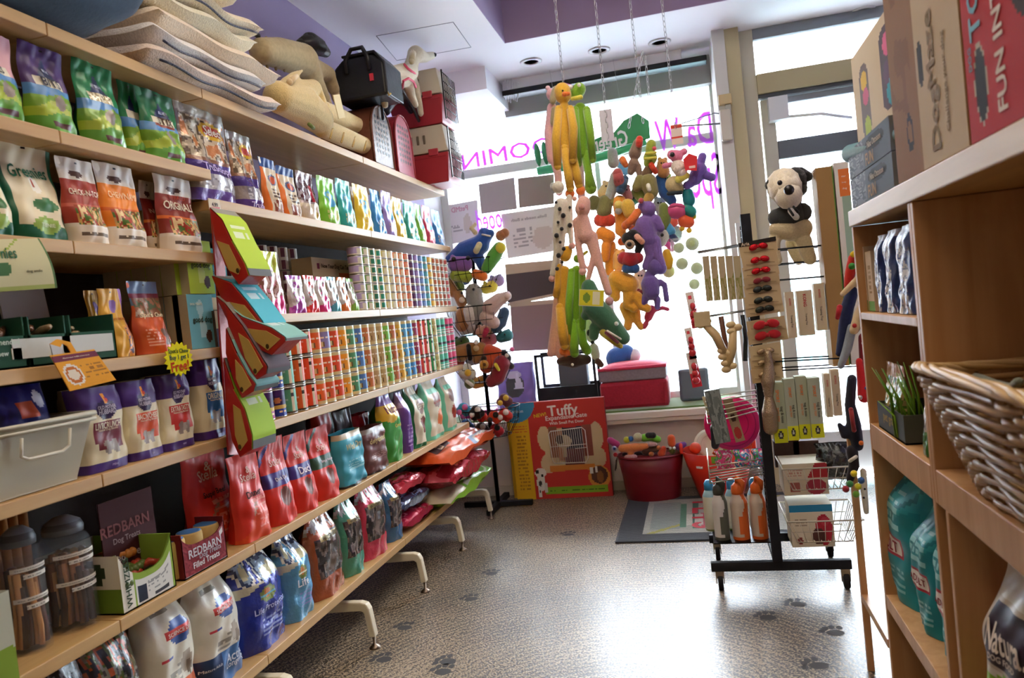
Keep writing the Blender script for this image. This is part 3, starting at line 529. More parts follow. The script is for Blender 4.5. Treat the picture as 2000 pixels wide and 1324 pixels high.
# ================= cans =================
def can(r,h,label,ops,rim='c9c6bd'):
    a=MB('plastic',label)
    a.surf(lambda u,v:V((r*cos(u*PI),r*sin(u*PI),.004+v*(h-.008))),36,14,ops,label)
    a.lathe([(r*.94,0),(r*1.01,.001),(r*1.01,.004),(r*.99,.006)],seg=22,col=rim,fin='metal'); a.lathe([(r*.99,h-.006),(r*1.01,h-.004),(r*1.01,h-.0015),(r*.93,h-.0015),(r*.9,h-.004)],seg=22,col=rim,fin='metal'); return a
NUM=['first','second','third','fourth','fifth','sixth','seventh','eighth','ninth','tenth','eleventh','twelfth','thirteenth','fourteenth','fifteenth','sixteenth','seventeenth','eighteenth','nineteenth','twentieth','twenty-first','twenty-second','twenty-third','twenty-fourth','twenty-fifth','twenty-sixth','twenty-seventh','twenty-eighth','twenty-ninth','thirtieth']
def cops(c,st):
    if st==0: return [('b',0,1,c),('b',.78,1,'4a2a6a'),('b',.3,.42,'d8b25a'),('b',.42,.8,'3a2458'),('e',-.2,.62,.12,.12,'c87a4a'),('l',-.3,.05,.1,.25,2,'f0d0a0')]
    if st==1: return [('b',0,1,c),('b',0,.1,'4a3828'),('b',.9,1,'4a3828'),('r',-.12,.1,.02,.9,'e6d8b8'),('e',-.06,.7,.05,.1,'3a2c22'),('l',-.5,.3,-.2,.6,3,mix(c,'ffffff',.35))]
    if st==2: return [('b',0,1,c),('b',0,.14,'dcc890'),('b',.84,1,'dcc890'),('e',-.22,.35,.07,.12,'7a5a34'),('l',-.5,.6,0,.75,1,'f4ead0'),('e',-.3,.3,.08,.12,'e8d8a0')]
    return [('b',0,1,c),('b',.4,.6,'4a4a4e'),('l',-.6,.1,.2,.35,2,'e8e8e0'),('b',.9,1,'dedad0')]
CC=[('d8b020',0,'yellow'),('b02a38',0,'crimson'),('a8307a',0,'magenta'),('2c3f98',0,'dark blue'),('5fa37d',1,'sea green'),('e0602a',1,'orange'),('e2502c',1,'red orange'),('e8682c',2,'cream banded orange'),('e06030',2,'cream banded burnt orange'),('e5552d',2,'cream banded red orange'),('eda02a',2,'amber'),('5a9a70',2,'cream banded green'),('5a7fc0',2,'cream banded blue'),('d07a45',2,'copper'),('c0a070',2,'tan'),('bfa06a',2,'sand'),('7fb848',2,'lime'),('c2714a',2,'rust'),('e0b040',2,'golden yellow'),('5aa0d0',2,'sky blue'),('4f92c8',2,'mid blue'),('a04060',2,'plum'),('d84f48',1,'scarlet'),('dd5a50',1,'coral'),('3fa060',1,'grass green'),('c8b878',2,'pale olive'),('5fc0a0',3,'mint and grey'),('63c4a8',3,'pale mint and grey'),('e0507a',3,'pink and grey'),('e65a84',3,'rose and grey')]
yc=2.195
for k,(c,st,nm_) in enumerate(CC):
    y=yc+k*.0787; base=None
    for j in range(3):
        cc_='8f86b8' if (k==8 and j==2) else c
        lab=f"{'lavender' if cc_!=c else nm_} food can, {['bottom','middle','top'][j]} of the {NUM[k]} can column from the left"
        loc=(XF-.0385-.006,y,SCN+.001+j*.1035)
        if base is None or cc_!=c:
            o=tag(obj('food_can',can(.0375,.103,cc_,cops(cc_,st)),None,loc,(0,0,-.15)),lab,'food can','large food cans stacked three high')
            if base is None: base=o
        else: dup(base,loc,None,lab)
# second depth row, only its lids show
# small cans in columns of seven
SCs=[('b9a6cc','e0d8c0','lilac and cream'),('7fa85a','e4dcc0','green and cream'),('d8d0b0','2f7a5a','cream with green square'),('ddd4b4','2c8a6a','cream with teal square'),('d8c878','e8e0c0','straw yellow'),('e4d8a0','e8e4d0','pale yellow'),('e8844a','f0d8b8','orange and cream'),('e89058','f0dcc0','light orange'),('e0603a','e8a080','red orange'),('4a2a58','6a4a78','aubergine'),('7a5aa8','a890c8','violet'),('4a78c0','86a8dc','blue'),('2f8a94','6fb4b8','teal'),('f0a828','f4c868','yellow orange'),('d8cfb4','b0603a','cream with rust fruit'),('e0d8c0','c8704a','cream with orange fruit'),('d4ccb4','a8503a','cream with brown fruit'),('dcd4c0','c85a5a','cream with red fruit')]
for k,(c,c2,nm_) in enumerate(SCs):
    y=3.235+k*.0735; base=None
    for j in range(7):
        lab=f"small {nm_} can, {['lowest','second up','third up','fourth up','fifth up','sixth up','topmost'][j]} in the {NUM[k]} column of small cans"
        loc=(XF-.035-.006,y,SB+.001+j*.0425)
        if base is None: base=tag(obj('small_can',can(.0345,.042,c,[('b',0,1,c),('r',-.22,.15,.02,.85,c2),('b',0,.12,'e8e0c8'),('e',.12,.5,.06,.25,c2)]),None,loc,(0,0,-.1)),lab,'food can','small food cans stacked seven high')
        else: dup(base,loc,None,lab)
# printed carton of cans with pale cans behind
G='printed carton and tubes on the third shelf'
carton(SB,620,726,508,.15,'carton','tan carton printed with four small pet portraits above the tube packets','carton',None,d=.1,base='c9b690',ops=[('b',0,1,'c9b690'),('r',-.1,.42,.3,.74,'d8693a'),('r',.4,.42,.8,.74,'2f6a60'),('r',.5,.08,.85,.34,'b8a44a'),('e',.1,.5,.14,.1,'4a3028'),('e',.6,.53,.13,.1,'c8a878'),('e',.66,.16,.12,.09,'e8d8b0'),('e',-.8,.85,.06,.05,'8a3a5a')],nu=50,nv=40,texts=(('Now Your Dog Can Taste The Best',.0,.85,1.4,'4a3a2c'),))
base=None
for k in range(7):
    for j in range(3):
        loc=(XF-.30,2.60+k*.083,SB+.001+j*.104); lab=f"cream can with dark stripe behind the carton, {['bottom','middle','top'][j]} of the {NUM[k]} pale column"
        if base is None: base=tag(obj('food_can',can(.037,.103,'d3c9ae',[('b',0,1,'d3c9ae'),('r',-.3,.0,-.12,1,'6a2f3c'),('b',.45,.55,'e8e0cc')]),None,loc),lab,'food can','cream cans behind the printed carton')
        else: dup(base,loc,None,lab)
# small tubes of treats and chew bags on the third shelf
for pl,pr,pt,c,l in((577,607,537,'a63aa0','purple'),(609,630,537,'d83030','red'),(632,652,540,'e0368a','pink'),(654,672,540,'4aa0b0','teal'),(674,691,541,'e87a30','orange'),(693,706,543,'8ac050','light green')):
    put(SB,pl,pr,pt,.02,'tube_packet',f'small clear tube packet with {l} base, in the low front row','treat packet',G,base='d8d0c8',ops=[('b',0,1,'cfc6bf'),('be',.25,.1,2,1,c),('b',.9,1,c),('n',.3,.85,-.6,.7,['b8b0ac','d0c8c4',c,'8a8480'],4)],kind='pouch',fin='film',d=.05,nu=18,nv=30)
lp=lambda:[('b',0,1,'c8a890'),('ab',.62,.05,3,0,'bcc62e'),('b',.88,1,'c6d038'),('e',.0,.72,.5,.06,'8a3a6a'),('n',.25,.62,-1,1,['b89a90','d08090','8a5a48','d0b0a8'],4),('be',.24,.05,2,0,'d8307a'),HO]
for pl,pr,pt,l in((487,518,483,'lime topped chew packet, left of the pair beside the hanging strip'),(522,568,489,'lime topped chew packet with pink base, right of the pair beside the hanging strip')):
    put(SB,pl,pr,pt,.02,'chew_packet',l,'treat packet',G,base='bcc62e',ops=lp(),fin='film',d=.06)
# --- far second shelf: pouches in a row
GA='treat pouches in the row on the far second shelf'
big=[('b',0,1,'9a8f88'),('b',.35,.62,'8a5f48'),('b',.0,.12,'5a3a86'),('b',.3,.42,'4a3480'),('n',.45,.9,-.9,.9,['c07a4a','d8c0a0','6a5a48','b8a890'],4),('e',.35,.78,.55,.09,'e8b830'),('e',.35,.78,.45,.06,'c8402a'),('n',.12,.3,-.5,.8,['b8b8c0','9a98a0','d8d8dc','8a8890'],5),('b',.92,1,'b8b4a8')]
put(SA,387,479,208,.03,'treat_pouch','large clear pouch with yellow oval badge and purple base, first in the row','treat pouch',GA,base='9a8f88',ops=big,fin='film',d=.1,texts=(('Select',.35,.78,.8,'f4e8d8'),('TruScoops',.1,.35,1.2,'c8b8e8')))
put(SA,482,528,258,.03,'treat_pouch','smaller clear pouch with yellow badge and purple base, second in the row','treat pouch',GA,base='9a8f88',ops=big,fin='film',d=.1,texts=(('TruStix',.1,.06,1.2,'d8c8f0'),))
gr=[('b',0,1,'e0d2b8'),('b',.84,1,'2a4a8a'),('r',-1,0,-.75,.84,'e87a30'),('e',.1,.62,.5,.1,'5a6a90'),('e',.1,.62,.32,.07,'c85a3a'),('n',0,.25,-.5,1,['8a4a3a','d8c8b8','b8a090'],4),('l',-.4,.3,.8,.48,3,'6a5a50')]
put(SA,533,563,308,.03,'treat_pouch','cream and orange pouch with blue top, left of two alike','treat pouch',GA,base='e0d2b8',ops=gr,d=.07); put(SA,565,598,325,.03,'treat_pouch','cream and orange pouch with blue top, right of two alike','treat pouch',GA,base='e0d2b8',ops=gr,d=.07)
put(SA,602,634,335,.03,'treat_pouch','clear pouch with red lettering and cream base','treat pouch',GA,base='b8a8a8',ops=[('b',0,1,'a89898'),('b',0,.36,'ddd0b8'),('n',.4,.95,-1,1,['9a949a','7a7078','5a3038','b0a8b0'],4),('r',.1,.4,.6,.75,'b02a38'),('e',.2,.14,.2,.08,'b89a3a')],fin='film',d=.07)
for pl,pr,pt,c,l,sb in((640,672,345,'7cc22a','lime green',.02),(676,703,350,'2fa69c','turquoise',.02),(704,714,364,'c89a20','mustard',.10),(709,737,361,'e8c21c','bright yellow',.02),(741,760,370,'2f86c4','strong blue',.03),(763,781,373,'9a84c4','lavender',.02),(782,800,385,'d8b428','golden yellow',.03),(803,824,392,'239a86','sea green',.02),(826,838,398,'74b832','fresh green',.03),(840,855,402,'d03a58','crimson pink',.02),(858,873,410,'3a86c8','sky blue',.02)):
    put(SA,pl,pr,pt,sb,'treat_pouch',f'{l} glossy pouch among the bright row at the far end','treat pouch',GA,base=c,ops=[('b',0,1,c),('e',0,.62,.42,.09,'5fb8d8'),('e',.1,.47,.36,.09,'4aa0d0'),('e',0,.62,.2,.05,mix(c,'ffffff',.4)),('b',.92,1,mix(c,'ffffff',.2)),('n',.08,.3,-.7,.7,[c,mix(c,'ffe0a0',.5),c],5)],fin='foil',d=.06,nu=18,nv=32)
# ================= hanging packet strip =================
GP='red edged packets on the hanging strip'
def packet(pts,inner,tagc,label,y0=2.075,dy=.1):
    q=[P(x,y,1,y0) for x,y in pts]; r_=[P(x,y,1,y0) for x,y in inner]; c=V((sum(p.x for p in q)/len(q),y0,min(p.z for p in q)))
    t_=thing('treat_packet',label,'treat packet',c,group=GP); a=MB('foil','b5201c'); n=len(q)
    top=[V((p.x,y0,p.z))-c for p in q]; bk=[V((p.x,y0+dy,p.z))-c for p in q]
    a.add(top+bk,[tuple(range(n)),tuple(reversed(range(n,2*n)))]+[(i,i+n,(i+1)%n+n,(i+1)%n) for i in range(n)],None,None,False,['b5201c','b5201c']+[tagc if (q[(i+1)%n].z<q[i].z) == (sum(p.x for p in q)/n<(q[i].x+q[(i+1)%n].x)/2) and i<n//2 else 'b5201c' for i in range(n)])
    obj('pouch',a,t_,bev=.003)
    a=MB('paper','c7a75a'); m_=len(r_); a.add([V((p.x,y0-.003,p.z))-c for p in r_]+[V((p.x,y0+.001,p.z))-c for p in r_],[tuple(range(m_)),tuple(reversed(range(m_,2*m_)))]+[(i,i+m_,(i+1)%m_+m_,(i+1)%m_) for i in range(m_)],sm=False)
    k=r_[-2]; a.ell(V((k.x,y0-.003,k.z+.012))-c,(.006,.002,.008),'4a3a1a'); obj('window_label',a,t_)
    # coloured card folded over the pouch, facing the aisle
    a=MB('paper',tagc); h=n//2; A=[q[i]-c for i in range(0,h+1)]
    def fn(u,v):
        s=v*(len(A)-1); i=min(int(s),len(A)-2); p=A[i].lerp(A[i+1],s-i); return V((p.x+.004,(dy+.03)*(u+1)/2,p.z))
    g_='6c6f70'; a.surf(fn,10,26,[('b',0,1,tagc),('b',.86,1,g_),('b',0,.12,'9a968a'),('l',-.5,.3,.6,.5,2,mix(tagc,'ffffff',.5)),('l',-.3,.72,.8,.78,1,'f0f0e0')]); obj('card',a,t_)
packet([(408,405),(432,428),(452,470),(478,515),(486,538),(466,556),(440,520),(420,470)],[(424,470),(447,478),(470,525),(466,536),(448,528)],'b8d43a','hanging red packet with lime card, topmost on the strip')
packet([(412,538),(452,552),(484,590),(512,628),(516,640),(490,648),(462,630),(432,585)],[(450,590),(478,596),(504,628),(488,640),(468,622)],'4fb6c8','hanging red packet with sky blue card, second from the top')
packet([(420,578),(470,618),(530,640),(556,658),(558,666),(530,694),(500,680),(450,640)],[(474,640),(520,646),(548,662),(524,684),(494,662)],'8fc4bc','hanging red packet swung outward with pale teal card',y0=2.06)
packet([(436,590),(474,638),(506,690),(522,716),(520,730),(500,742),(470,700),(448,650)],[(466,650),(486,664),(514,716),(500,732),(480,700)],'7a6a70','hanging red packet with grey card, fourth from the top',y0=2.045)
packet([(440,640),(462,690),(484,730),(500,750),(496,764),(472,778),(456,745),(440,690)],[(460,702),(474,718),(492,752),(474,768),(462,740)],'8cc6c6','hanging red packet with wide teal card, fifth from the top',y0=2.03)
packet([(436,700),(456,760),(478,800),(492,850),(492,878),(468,894),(452,860),(440,790)],[(456,790),(470,800),(484,860),(470,880),(460,850)],'a8cc3c','hanging red packet with lime card, lowest on the strip',y0=2.03)
a=MB('foil','a81f1c'); 
q=[P(x,y,0,XF+.006) for x,y in((410,405),(426,405),(470,888),(444,888))]; a.add(q+[p+V((.006,0,0)) for p in q],[(0,1,2,3),(7,6,5,4),(0,4,5,1),(1,5,6,2),(2,6,7,3),(3,7,4,0)],sm=False)
tag(obj('hanging_strip',a),'long red strip hanging down the shelf joint behind the packets','hanging strip')
# ================= shelf signs =================
def card_on(px,X,base,ops,texts,name,label,cat,nu=30,nv=24,th=.002,curve=0):
    q=[P(x,y,0,X) for x,y in px]   # tl,tr,br,bl
    c=(q[2]+q[3])/2; a=MB('paper',base)
    def fn(u,v,o=0): s=(u+1)/2; p=(q[3].lerp(q[2],s)).lerp(q[0].lerp(q[1],s),v); return p+V((o+curve*sin(v*PI),0,0))-c
    a.surf(fn,nu,nv,ops,base,sm=False); a.surf(lambda u,v:fn(-u,v,-th),2,4,None,base)
    for T in texts:
        t,cu,cv,tw,col=T[:5]; hs=T[5] if len(T)>5 else .55
        a.text(t,lambda x,y:fn(max(-1,min(1,cu+x*tw)),max(0,min(1,cv+y*tw*hs)),.0015),col)
    return tag(obj(name,a,None,c),label,cat)
card_on([(-30,468),(76,465),(112,562),(-30,572)],-1.44,'c9c391',[('b',0,1,'cfc79a'),('b',0,.1,'a8b060'),('r',.92,0,1,1,'5a7a4a'),('e',-.55,.42,.25,.14,'3f6a3a'),('d',.95,.4,.02,'9ab04a')],(('nies',-.35,.72,.5,'2a6a4a',.9),('dog smile',.35,.35,.5,'6a7060')),'shelf_sign','cream and green hanging header sign at the left edge','sign',curve=.01)
t_=card_on([(98,694),(184,682),(227,742),(137,764)],-1.42,'eda52c',[('b',0,1,'eda52c'),('b',.78,.97,'7a3248'),('e',-.5,.4,.38,.3,'f0e8dc'),('e',-.5,.4,.3,.24,'c8702a'),('e',-.5,.4,.22,.16,'f0e4d0'),('l',-.05,.25,.9,.7,4,'b0762a')],(('SmartBones',0,.875,1.2,'f4e4cc',.16),('Safer Rawhide-Free Chews',.1,.08,1.0,'a8701e',.06)),'shelf_sign','orange and maroon card hanging from the fourth shelf','sign')
a=MB('paper','eda52c'); q=[P(x,y,0,-1.435)-t_.location for x,y in((104,694),(98,672),(112,662),(138,668),(150,688))]; q2=[P(x,y,0,-1.435)-t_.location for x,y in((128,691),(118,678),(122,670),(132,676),(140,690))]
a.add(q+q2+[p-V((.003,0,0)) for p in q+q2],[(i,i+1,i+6,i+5) for i in range(4)]+[(i+10,i+15,i+16,i+11) for i in range(4)],sm=False,cols=['c8c8c8','eda52c','eda52c','eda52c']*2); obj('hanger_loop',a,t_)
a=MB('paper','f2ee1e'); cq=P(350,701,0,-1.44); pts=[]
for k in range(36):
    an=2*PI*k/36; rr=(1 if k%2 else .82); pts.append(V((0,rr*.062*cos(an)*(1.0),rr*.05*sin(an))))
n=36; a.add(pts+[p-V((.003,0,0)) for p in pts],[tuple(range(n)),tuple(reversed(range(n,2*n)))]+[(i,i+n,(i+1)%n+n,(i+1)%n) for i in range(n)],sm=False)
a.flat("Spot's Chew",(.0,0,.022),.085,'2a5a3a','+x',-.03,off=.001); a.flat('Buy 1 get 1',(0,0,.004),.08,'2a5a6a','+x',.0,off=.001); a.flat('Free!',(0,0,-.02),.075,'d0402a','+x',.05,off=.001)
tag(obj('price_sign',a,None,cq),'yellow starburst sign reading Free clipped to the fourth shelf','sign')
# ================= sixth shelf, near end: jars and open cartons =================
def jar(px,pxw,pytop,label,t1,t2,X=-1.56):
    y=ys(px,X,S6); r=abs(ys(px+pxw/2,X,S6)-ys(px-pxw/2,X,S6))/2*.76; h=zs(pytop,X,y)-S6-.001
    t_=thing('treat_jar',label,'jar',(X,y,S6+.001),group='clear jars of chews on the sixth shelf')
    a=MB('clear_jar'); a.lathe([(r*.97,0),(r,.01),(r,h*.72),(r*.92,h*.8),(r*.72,h*.86)],seg=36); a.lathe([(r*.7,.006),(r*.96,.012),(r*.96,h*.72)],seg=36); obj('jar_body',a,t_)
    a=MB('plastic','23262b'); a.lathe([(r*.78,h*.85),(r*.8,h*.9),(r*.7,h*.95),(r*.3,h),(.01,h)],seg=28,cols=['6a6f78','555a62','7a808a','8a9098']); obj('lid',a,t_)
    for i,(z,t) in enumerate(((h*.66,t1),(h*.60,'E B1.00'),(h*.42,t2),(h*.36,'E B1.25'))):
        a=MB('paper','dcd8cc'); a0,a1=(-1.25,.65) if i%2==0 else (-.7,.6); hh=h*.035
        a.surf(lambda u,v:V(((r+.001)*cos(a0+(a1-a0)*(u+1)/2),(r+.001)*sin(a0+(a1-a0)*(u+1)/2),z+v*hh)),20,2)
        a.text(t,lambda x,y_:V(((r+.002)*cos(-.3+x*1.5*(1 if i%2==0 else .6)),(r+.002)*sin(-.3+x*1.5*(1 if i%2==0 else .6)),z+hh/2+y_*.11*hh*14*(1 if i%2==0 else .6))),'2a2824'); obj('label_strip',a,t_)
    a=MB('matte','8a5a38')
    for k in range(26):
        an=random.random()*6.28; rr=r*.8*random.random()**.5; x,yy=rr*cos(an),rr*sin(an); L_=h*random.uniform(.35,.68)
        a.tube([(x,yy,.014),(x*.95+.004,yy*.9,L_*.5),(x*.9,yy*.85,L_)],random.uniform(.006,.01),6,random.choice(['7a4a2c','a06a3c','5a3420','c08a50','3c2418']))
    tag(obj('chew_sticks',a,t_),kind='stuff')
jar(62,86,1028,'clear jar of brown chew sticks with white label strips, left of two','THIC STRAIGHT','9in BRAIDED')
jar(146,96,1008,'clear jar of braided chew sticks, right of two beside the green carton','STRAIGHT BULLY','BRAIDED BULLY')
for k in range(4):
    a=MB('matte','a8703e'); y=ys(30+k*12,-1.66,S6); h=.33; a.tube([(0,0,0),(.004,.01*(k-1),h*.5),(0,.012*(k-1),h)],[.011,.013,.014],10); a.ell((0,.012*(k-1),h),(.016,.016,.012),'b8844c')
    tag(obj('bully_stick',a,None,(-1.68,y,S6+.001)),['tall brown chew stick, leftmost behind the jars','tall brown chew stick, second behind the jars','tall brown chew stick, third behind the jars','tall brown chew stick, nearest the right jar at the back'][k],'chew stick','tall chew sticks standing behind the jars')
# far left bottle shaped box
a=MB('paper'); boxmesh(a,.16,.1,.19,'b8b39c',[('b',0,1,'b8b8a4'),('be',.28,.12,1.6,.6,'7f9a2c'),('e',-.5,1,.8,.2,'4a2f24')],(),'8a8878'); tag(obj('treat_box',a,None,(-1.50,ys(28,-1.47,S6)-.085,S6+.001),(0,0,PI/2)),'white and olive treat box cut by the lower left corner of the view','treat box')
# green and white open carton of chews
X=XF-.01; y0,y1=ys(243,X,S6),ys(345,X,S6); w=y1-y0; t_=thing('chew_carton','white and olive open carton of chews with vertical lettering','carton',(X-.13,(y0+y1)/2,S6+.001),(0,0,PI/2))
a=MB('paper','ddd8c8'); hh=.15
for s_ in(0,1):
    e=.004*s_
    a.surf(lambda u,v:V((u*(w/2-e),-.13+e,v*(hh*(.55+.45*abs(u)**3)))),36,20,[('b',0,1,'8aa83a'),('r',-1,0,-.55,1.2,'e4e0d0'),('r',-.5,0,.88,.82,'dcdad2'),('r',-.45,.1,-.12,.62,'20283a'),('r',.15,.08,.7,.2,'3a3a40'),('l',-.05,.3,.8,.7,5,'9a9a98')])
a.surf(lambda u,v:V((-w/2,-u*.13,v*hh*(1-.2*(u<-.2)))),24,16,[('b',0,1,'e0dccc'),('b',0,.42,'6f9030'),('e',.35,.7,.3,.22,'3a4a34'),('e',.3,.7,.16,.12,'e0dccc')]); a.surf(lambda u,v:V((-w/2+.004,-u*.13,v*hh)),4,4); a.box((w/2-.004,-.13,0),(w/2,.13,hh),'8aa83a'); a.box((-w/2,.126,0),(w/2,.13,hh),'c8c4b4'); a.box((-w/2,-.13,0),(w/2,.13,.004))
a.flat('WHIMZEES',(-w*.39,-.131,hh*.5),hh*.85,'2f4a30','-y',PI/2,off=.001); obj('tray',a,t_)
cn=['green','orange','brown','red','olive','tan']; cv_=['5a6a34','c07a34','6a4a2c','a8402c','7a7a38','b89058']
for k in range(14):
    x,yy=-w/2+.03+(w-.06)*((k*37)%14)/13,-.09+.18*((k*5)%14)/13; z=.07+.035*(k%3); an=k*1.3; a=MB('plastic',cv_[k%6]); q=V((cos(an)*.03,sin(an)*.03,.008*sin(k*2)))
    a.tube([V((0,0,0))-q,V((0,0,.012)),q],[.008,.011,.008],8); 
    for s_ in(-1,1): a.ell(q*s_+V((0,.008,0)),.013); a.ell(q*s_-V((0,.008,0)),.013)
    w_=t_.matrix_basis@V((x,yy,z)); w_=V((X-.13-yy,(y0+y1)/2+x,S6+z)); tag(obj('dental_chew',a,None,w_),f"{cn[k%6]} knobbly dental chew in the open carton, {['near its left side','towards its middle','near its right side'][int(x/w*3+1.5) if int(x/w*3+1.5)<3 else 2]}, {['low','half way up','on top'][k%3]}",'dog chew','knobbly dental chews in the open carton')
# red carton with rolls
y0,y1=ys(362,X,S6),ys(445,X,S6); w=y1-y0; t_=thing('treat_carton','dark red open carton of rolled treats with a header panel','carton',(X-.05,(y0+y1)/2,S6+.001),(0,0,PI/2))
a=MB('paper','7a1f26')
for s_ in(0,1):
    e=.004*s_
    a.surf(lambda u,v:V((u*(w/2-e),-.05+e,v*(.12*(.72+.28*abs(u)**4)))),36,18,[('b',0,1,'8a2430'),('n',0,1,-1,1,['8a2430','7a1c28','96303a'],6),('b',0,.06,'b8a0a0'),('r',.72,.78,.9,.95,'d8d0cc')])
a.box((-w/2,-.05,0),(-w/2+.004,.05,.13)); a.box((w/2-.004,-.05,0),(w/2,.05,.13)); a.box((-w/2,-.05,0),(w/2,.05,.004))
a.flat('REDBARN',(0,-.051,.065),w*.75,'d8ccd0',off=.001,fin='paper'); a.flat('Dog Treats',(.02,-.051,.045),w*.5,'b8a8b0',off=.001); a.flat('Filled Treats',(0,-.051,.028),w*.6,'e8dcdc',off=.001); obj('tray',a,t_,)
a=MB('paper','45171a'); a.box((-w/2-.17,.052,0),(-w/2+.03,.056,.27)); a.flat('REDBARN',(-w/2-.085,.051,.19),.18,'8a4a48',off=.001); a.flat('Dog Treats',(-w/2-.085,.051,.155),.1,'9a7a78',off=.001); a.flat('Filled Treats',(-w/2-.085,.051,.11),.16,'b8a8a8',off=.001); obj('header_panel',a,t_)
for k,(x,yy) in enumerate(((0,0),(-.08,-.0),(.08,.0))):
    a=MB('paper'); a.lathe([(.036,0),(.038,.004),(.038,.1),(.035,.108),(.028,.11)],seg=24,cols=['c8a868','cfae6c','c8a868','3f6aa0']); tag(obj('treat_roll',a,None,(X-.05-yy,(y0+y1)/2+x,S6+.006)),['beige treat roll with blue lid at the front of the red carton','beige treat roll with blue lid at the back left of the red carton','beige treat roll with blue lid at the back right of the red carton'][k],'treat roll','treat rolls in the red carton')
# bottom shelf far left dark bags
put(S7,205,312,1240,.02,'chew_bag','dark glittery chew bag with yellow edge in the lower left corner','chew bag',G11,base='2c3036',ops=[('b',0,1,'33363c'),('n',0,1,-1,1,['22262c','4a4a50','8a8a80','5a6a3a','a8502c','2c3036'],5),('d',.1,.25,.07,'d8c030')],kind='pillow',fin='film',d=.14)
put(S7,120,215,1262,.03,'chew_bag','dark crinkled chew bag left of the yellow edged one','chew bag',G11,base='2a2c30',ops=[('n',0,1,-1,1,['1e2024','3a3c40','6a6c70','2a2c30'],5)],kind='pillow',fin='film',d=.13)
# lying big bags at the far end of the bottom shelf
def lay(pl,pr,z,th,ln,base,ops,label,texts=(),fin='foil',dx=.02,yaw=0):
    y0,y1=ys(pl,XF,z),ys(pr,XF,z); mb=bag(y1-y0,ln,th,base,ops,kind='plump',fin=fin,texts=texts,amp=.009)
    # front of the bag points up, its foot towards the aisle
    M_=Matrix(((0,0,-1),(1,0,0),(0,-1,0))).to_4x4(); o=obj('dog_food_bag',mb); o.matrix_world=Matrix.Translation((XF+dx,(y0+y1)/2,z+th/2))@Matrix.Rotation(yaw,4,'Z')@M_
    return tag(o,label,'dog food bag','large bags lying at the far end of the bottom shelf')
lay(848,935,S7+.001,.10,.36,'8cc43c',[('b',0,1,'7fc02f'),('r',-1,0,-.35,1,'c9bfa0'),('n',0,.4,-.3,1,['7fc02f','e8f0d8','7fc02f','a8d860'],3)],'green and beige bag lying at the bottom of the far pile',(('FRESH',.4,.3,.8,'f4f8e8'),),dx=.10)
lay(846,925,S7+.10,.13,.38,'b83040',[('b',0,1,'bb2e40'),('n',0,1,-1,1,['b02838','e06878','c83a4c','a02030'],3),('r',-.9,.6,.9,1,'a8503a')],'metallic red bag lying in the middle of the far pile',fin='film',dx=.12)
lay(838,938,S7+.225,.1,.38,'e8602a',[('b',0,1,'e8602a'),('r',-.75,.3,-.25,.8,'4a3a40'),('n',0,.14,0,1,['e8602a','d8c8b8','8aa0c0'],4)],'orange bag lying on top of the far pile',(('SELECTS',-.5,.55,.5,'d8b8a0',PI/2),('Chicken',.2,.5,.5,'7a3a20',PI/2)),dx=.12)

a=MB('paper','ddd3bd'); q=P(418,400,0,XF+.004); a.box((0,-.03,-.018),(.002,.03,.018)); a.flat('4.99',(.002,0,0),.03,'3a3a44','+x',off=.001); tag(obj('price_tag',a,None,q),'small cream price tag on the end of the second shelf above the hanging strip','price tag')
a=MB('paper','d8d4cc'); q=P(700,168,2,TOP+.003) 
# ================= plush helper =================
PS=[1.0]
def pc(pts,ax,val):
    r=[]
    for p in pts:
        q=P(p[0],p[1],ax,val+(p[3] if len(p)>3 else 0)); dep=(q-EYE).dot(FW); r.append((q.x,q.y,q.z,p[2]*dep/FPX*PS[0]))
    return r
def plush(name,label,cat,group,ax,val,col,chains,parts=(),rem=.006,fin='plush'):
    cs=[pc(c,ax,val) for c in chains]; al=[p for c in cs for p in c]; zb=min(p[2]-p[3] for p in al); cx=sum(p[0] for p in al)/len(al); cy=sum(p[1] for p in al)/len(al); o=V((cx,cy,zb))
    t_=thing(name,label,cat,o,group=group); a=MB(fin,col)
    for c in cs: a.chain([(p[0]-cx,p[1]-cy,p[2]-zb,p[3]) for p in c])
    obj('body',a,t_,rem=rem)
    for pr in parts:
        pn,pcol,pch=pr[:3]; pcol=pcol or col; f_=pr[3] if len(pr)>3 else fin; a=MB(f_,pcol)
        for c in pch: a.chain([(p[0]-cx,p[1]-cy,p[2]-zb,p[3]) for p in pc(c,ax,val)],seg=10)
        obj(pn,a,t_)
    return t_
# ================= on top of the shelving =================
# dark blue cushion
a=MB('cloth','33485f'); a.surf(lambda u,v:V((u*.30*(1-.1*abs(2*v-1)**4)*(.97+.03*sin(v*20)),-.24+.48*v,.125+.12*max(0,(1-abs(u)**2.6))**.5*max(0,1-abs(2*v-1)**3)**.5+.006*sin(u*14+v*9)+.006*sin(v*21-u*5))),40,40)
a.surf(lambda u,v:V((-u*.30*(1-.1*abs(2*v-1)**4)*(.97+.03*sin(v*20)),-.24+.48*v,.125-.12*max(0,(1-abs(u)**2.6))**.5*max(0,1-abs(2*v-1)**3)**.5)),30,30)
tag(obj('pet_cushion',a,None,(-1.60,1.53,TOP+.005),(0,0,PI/2)),'dark blue shiny pet cushion at the left end of the top shelf','pet bed')
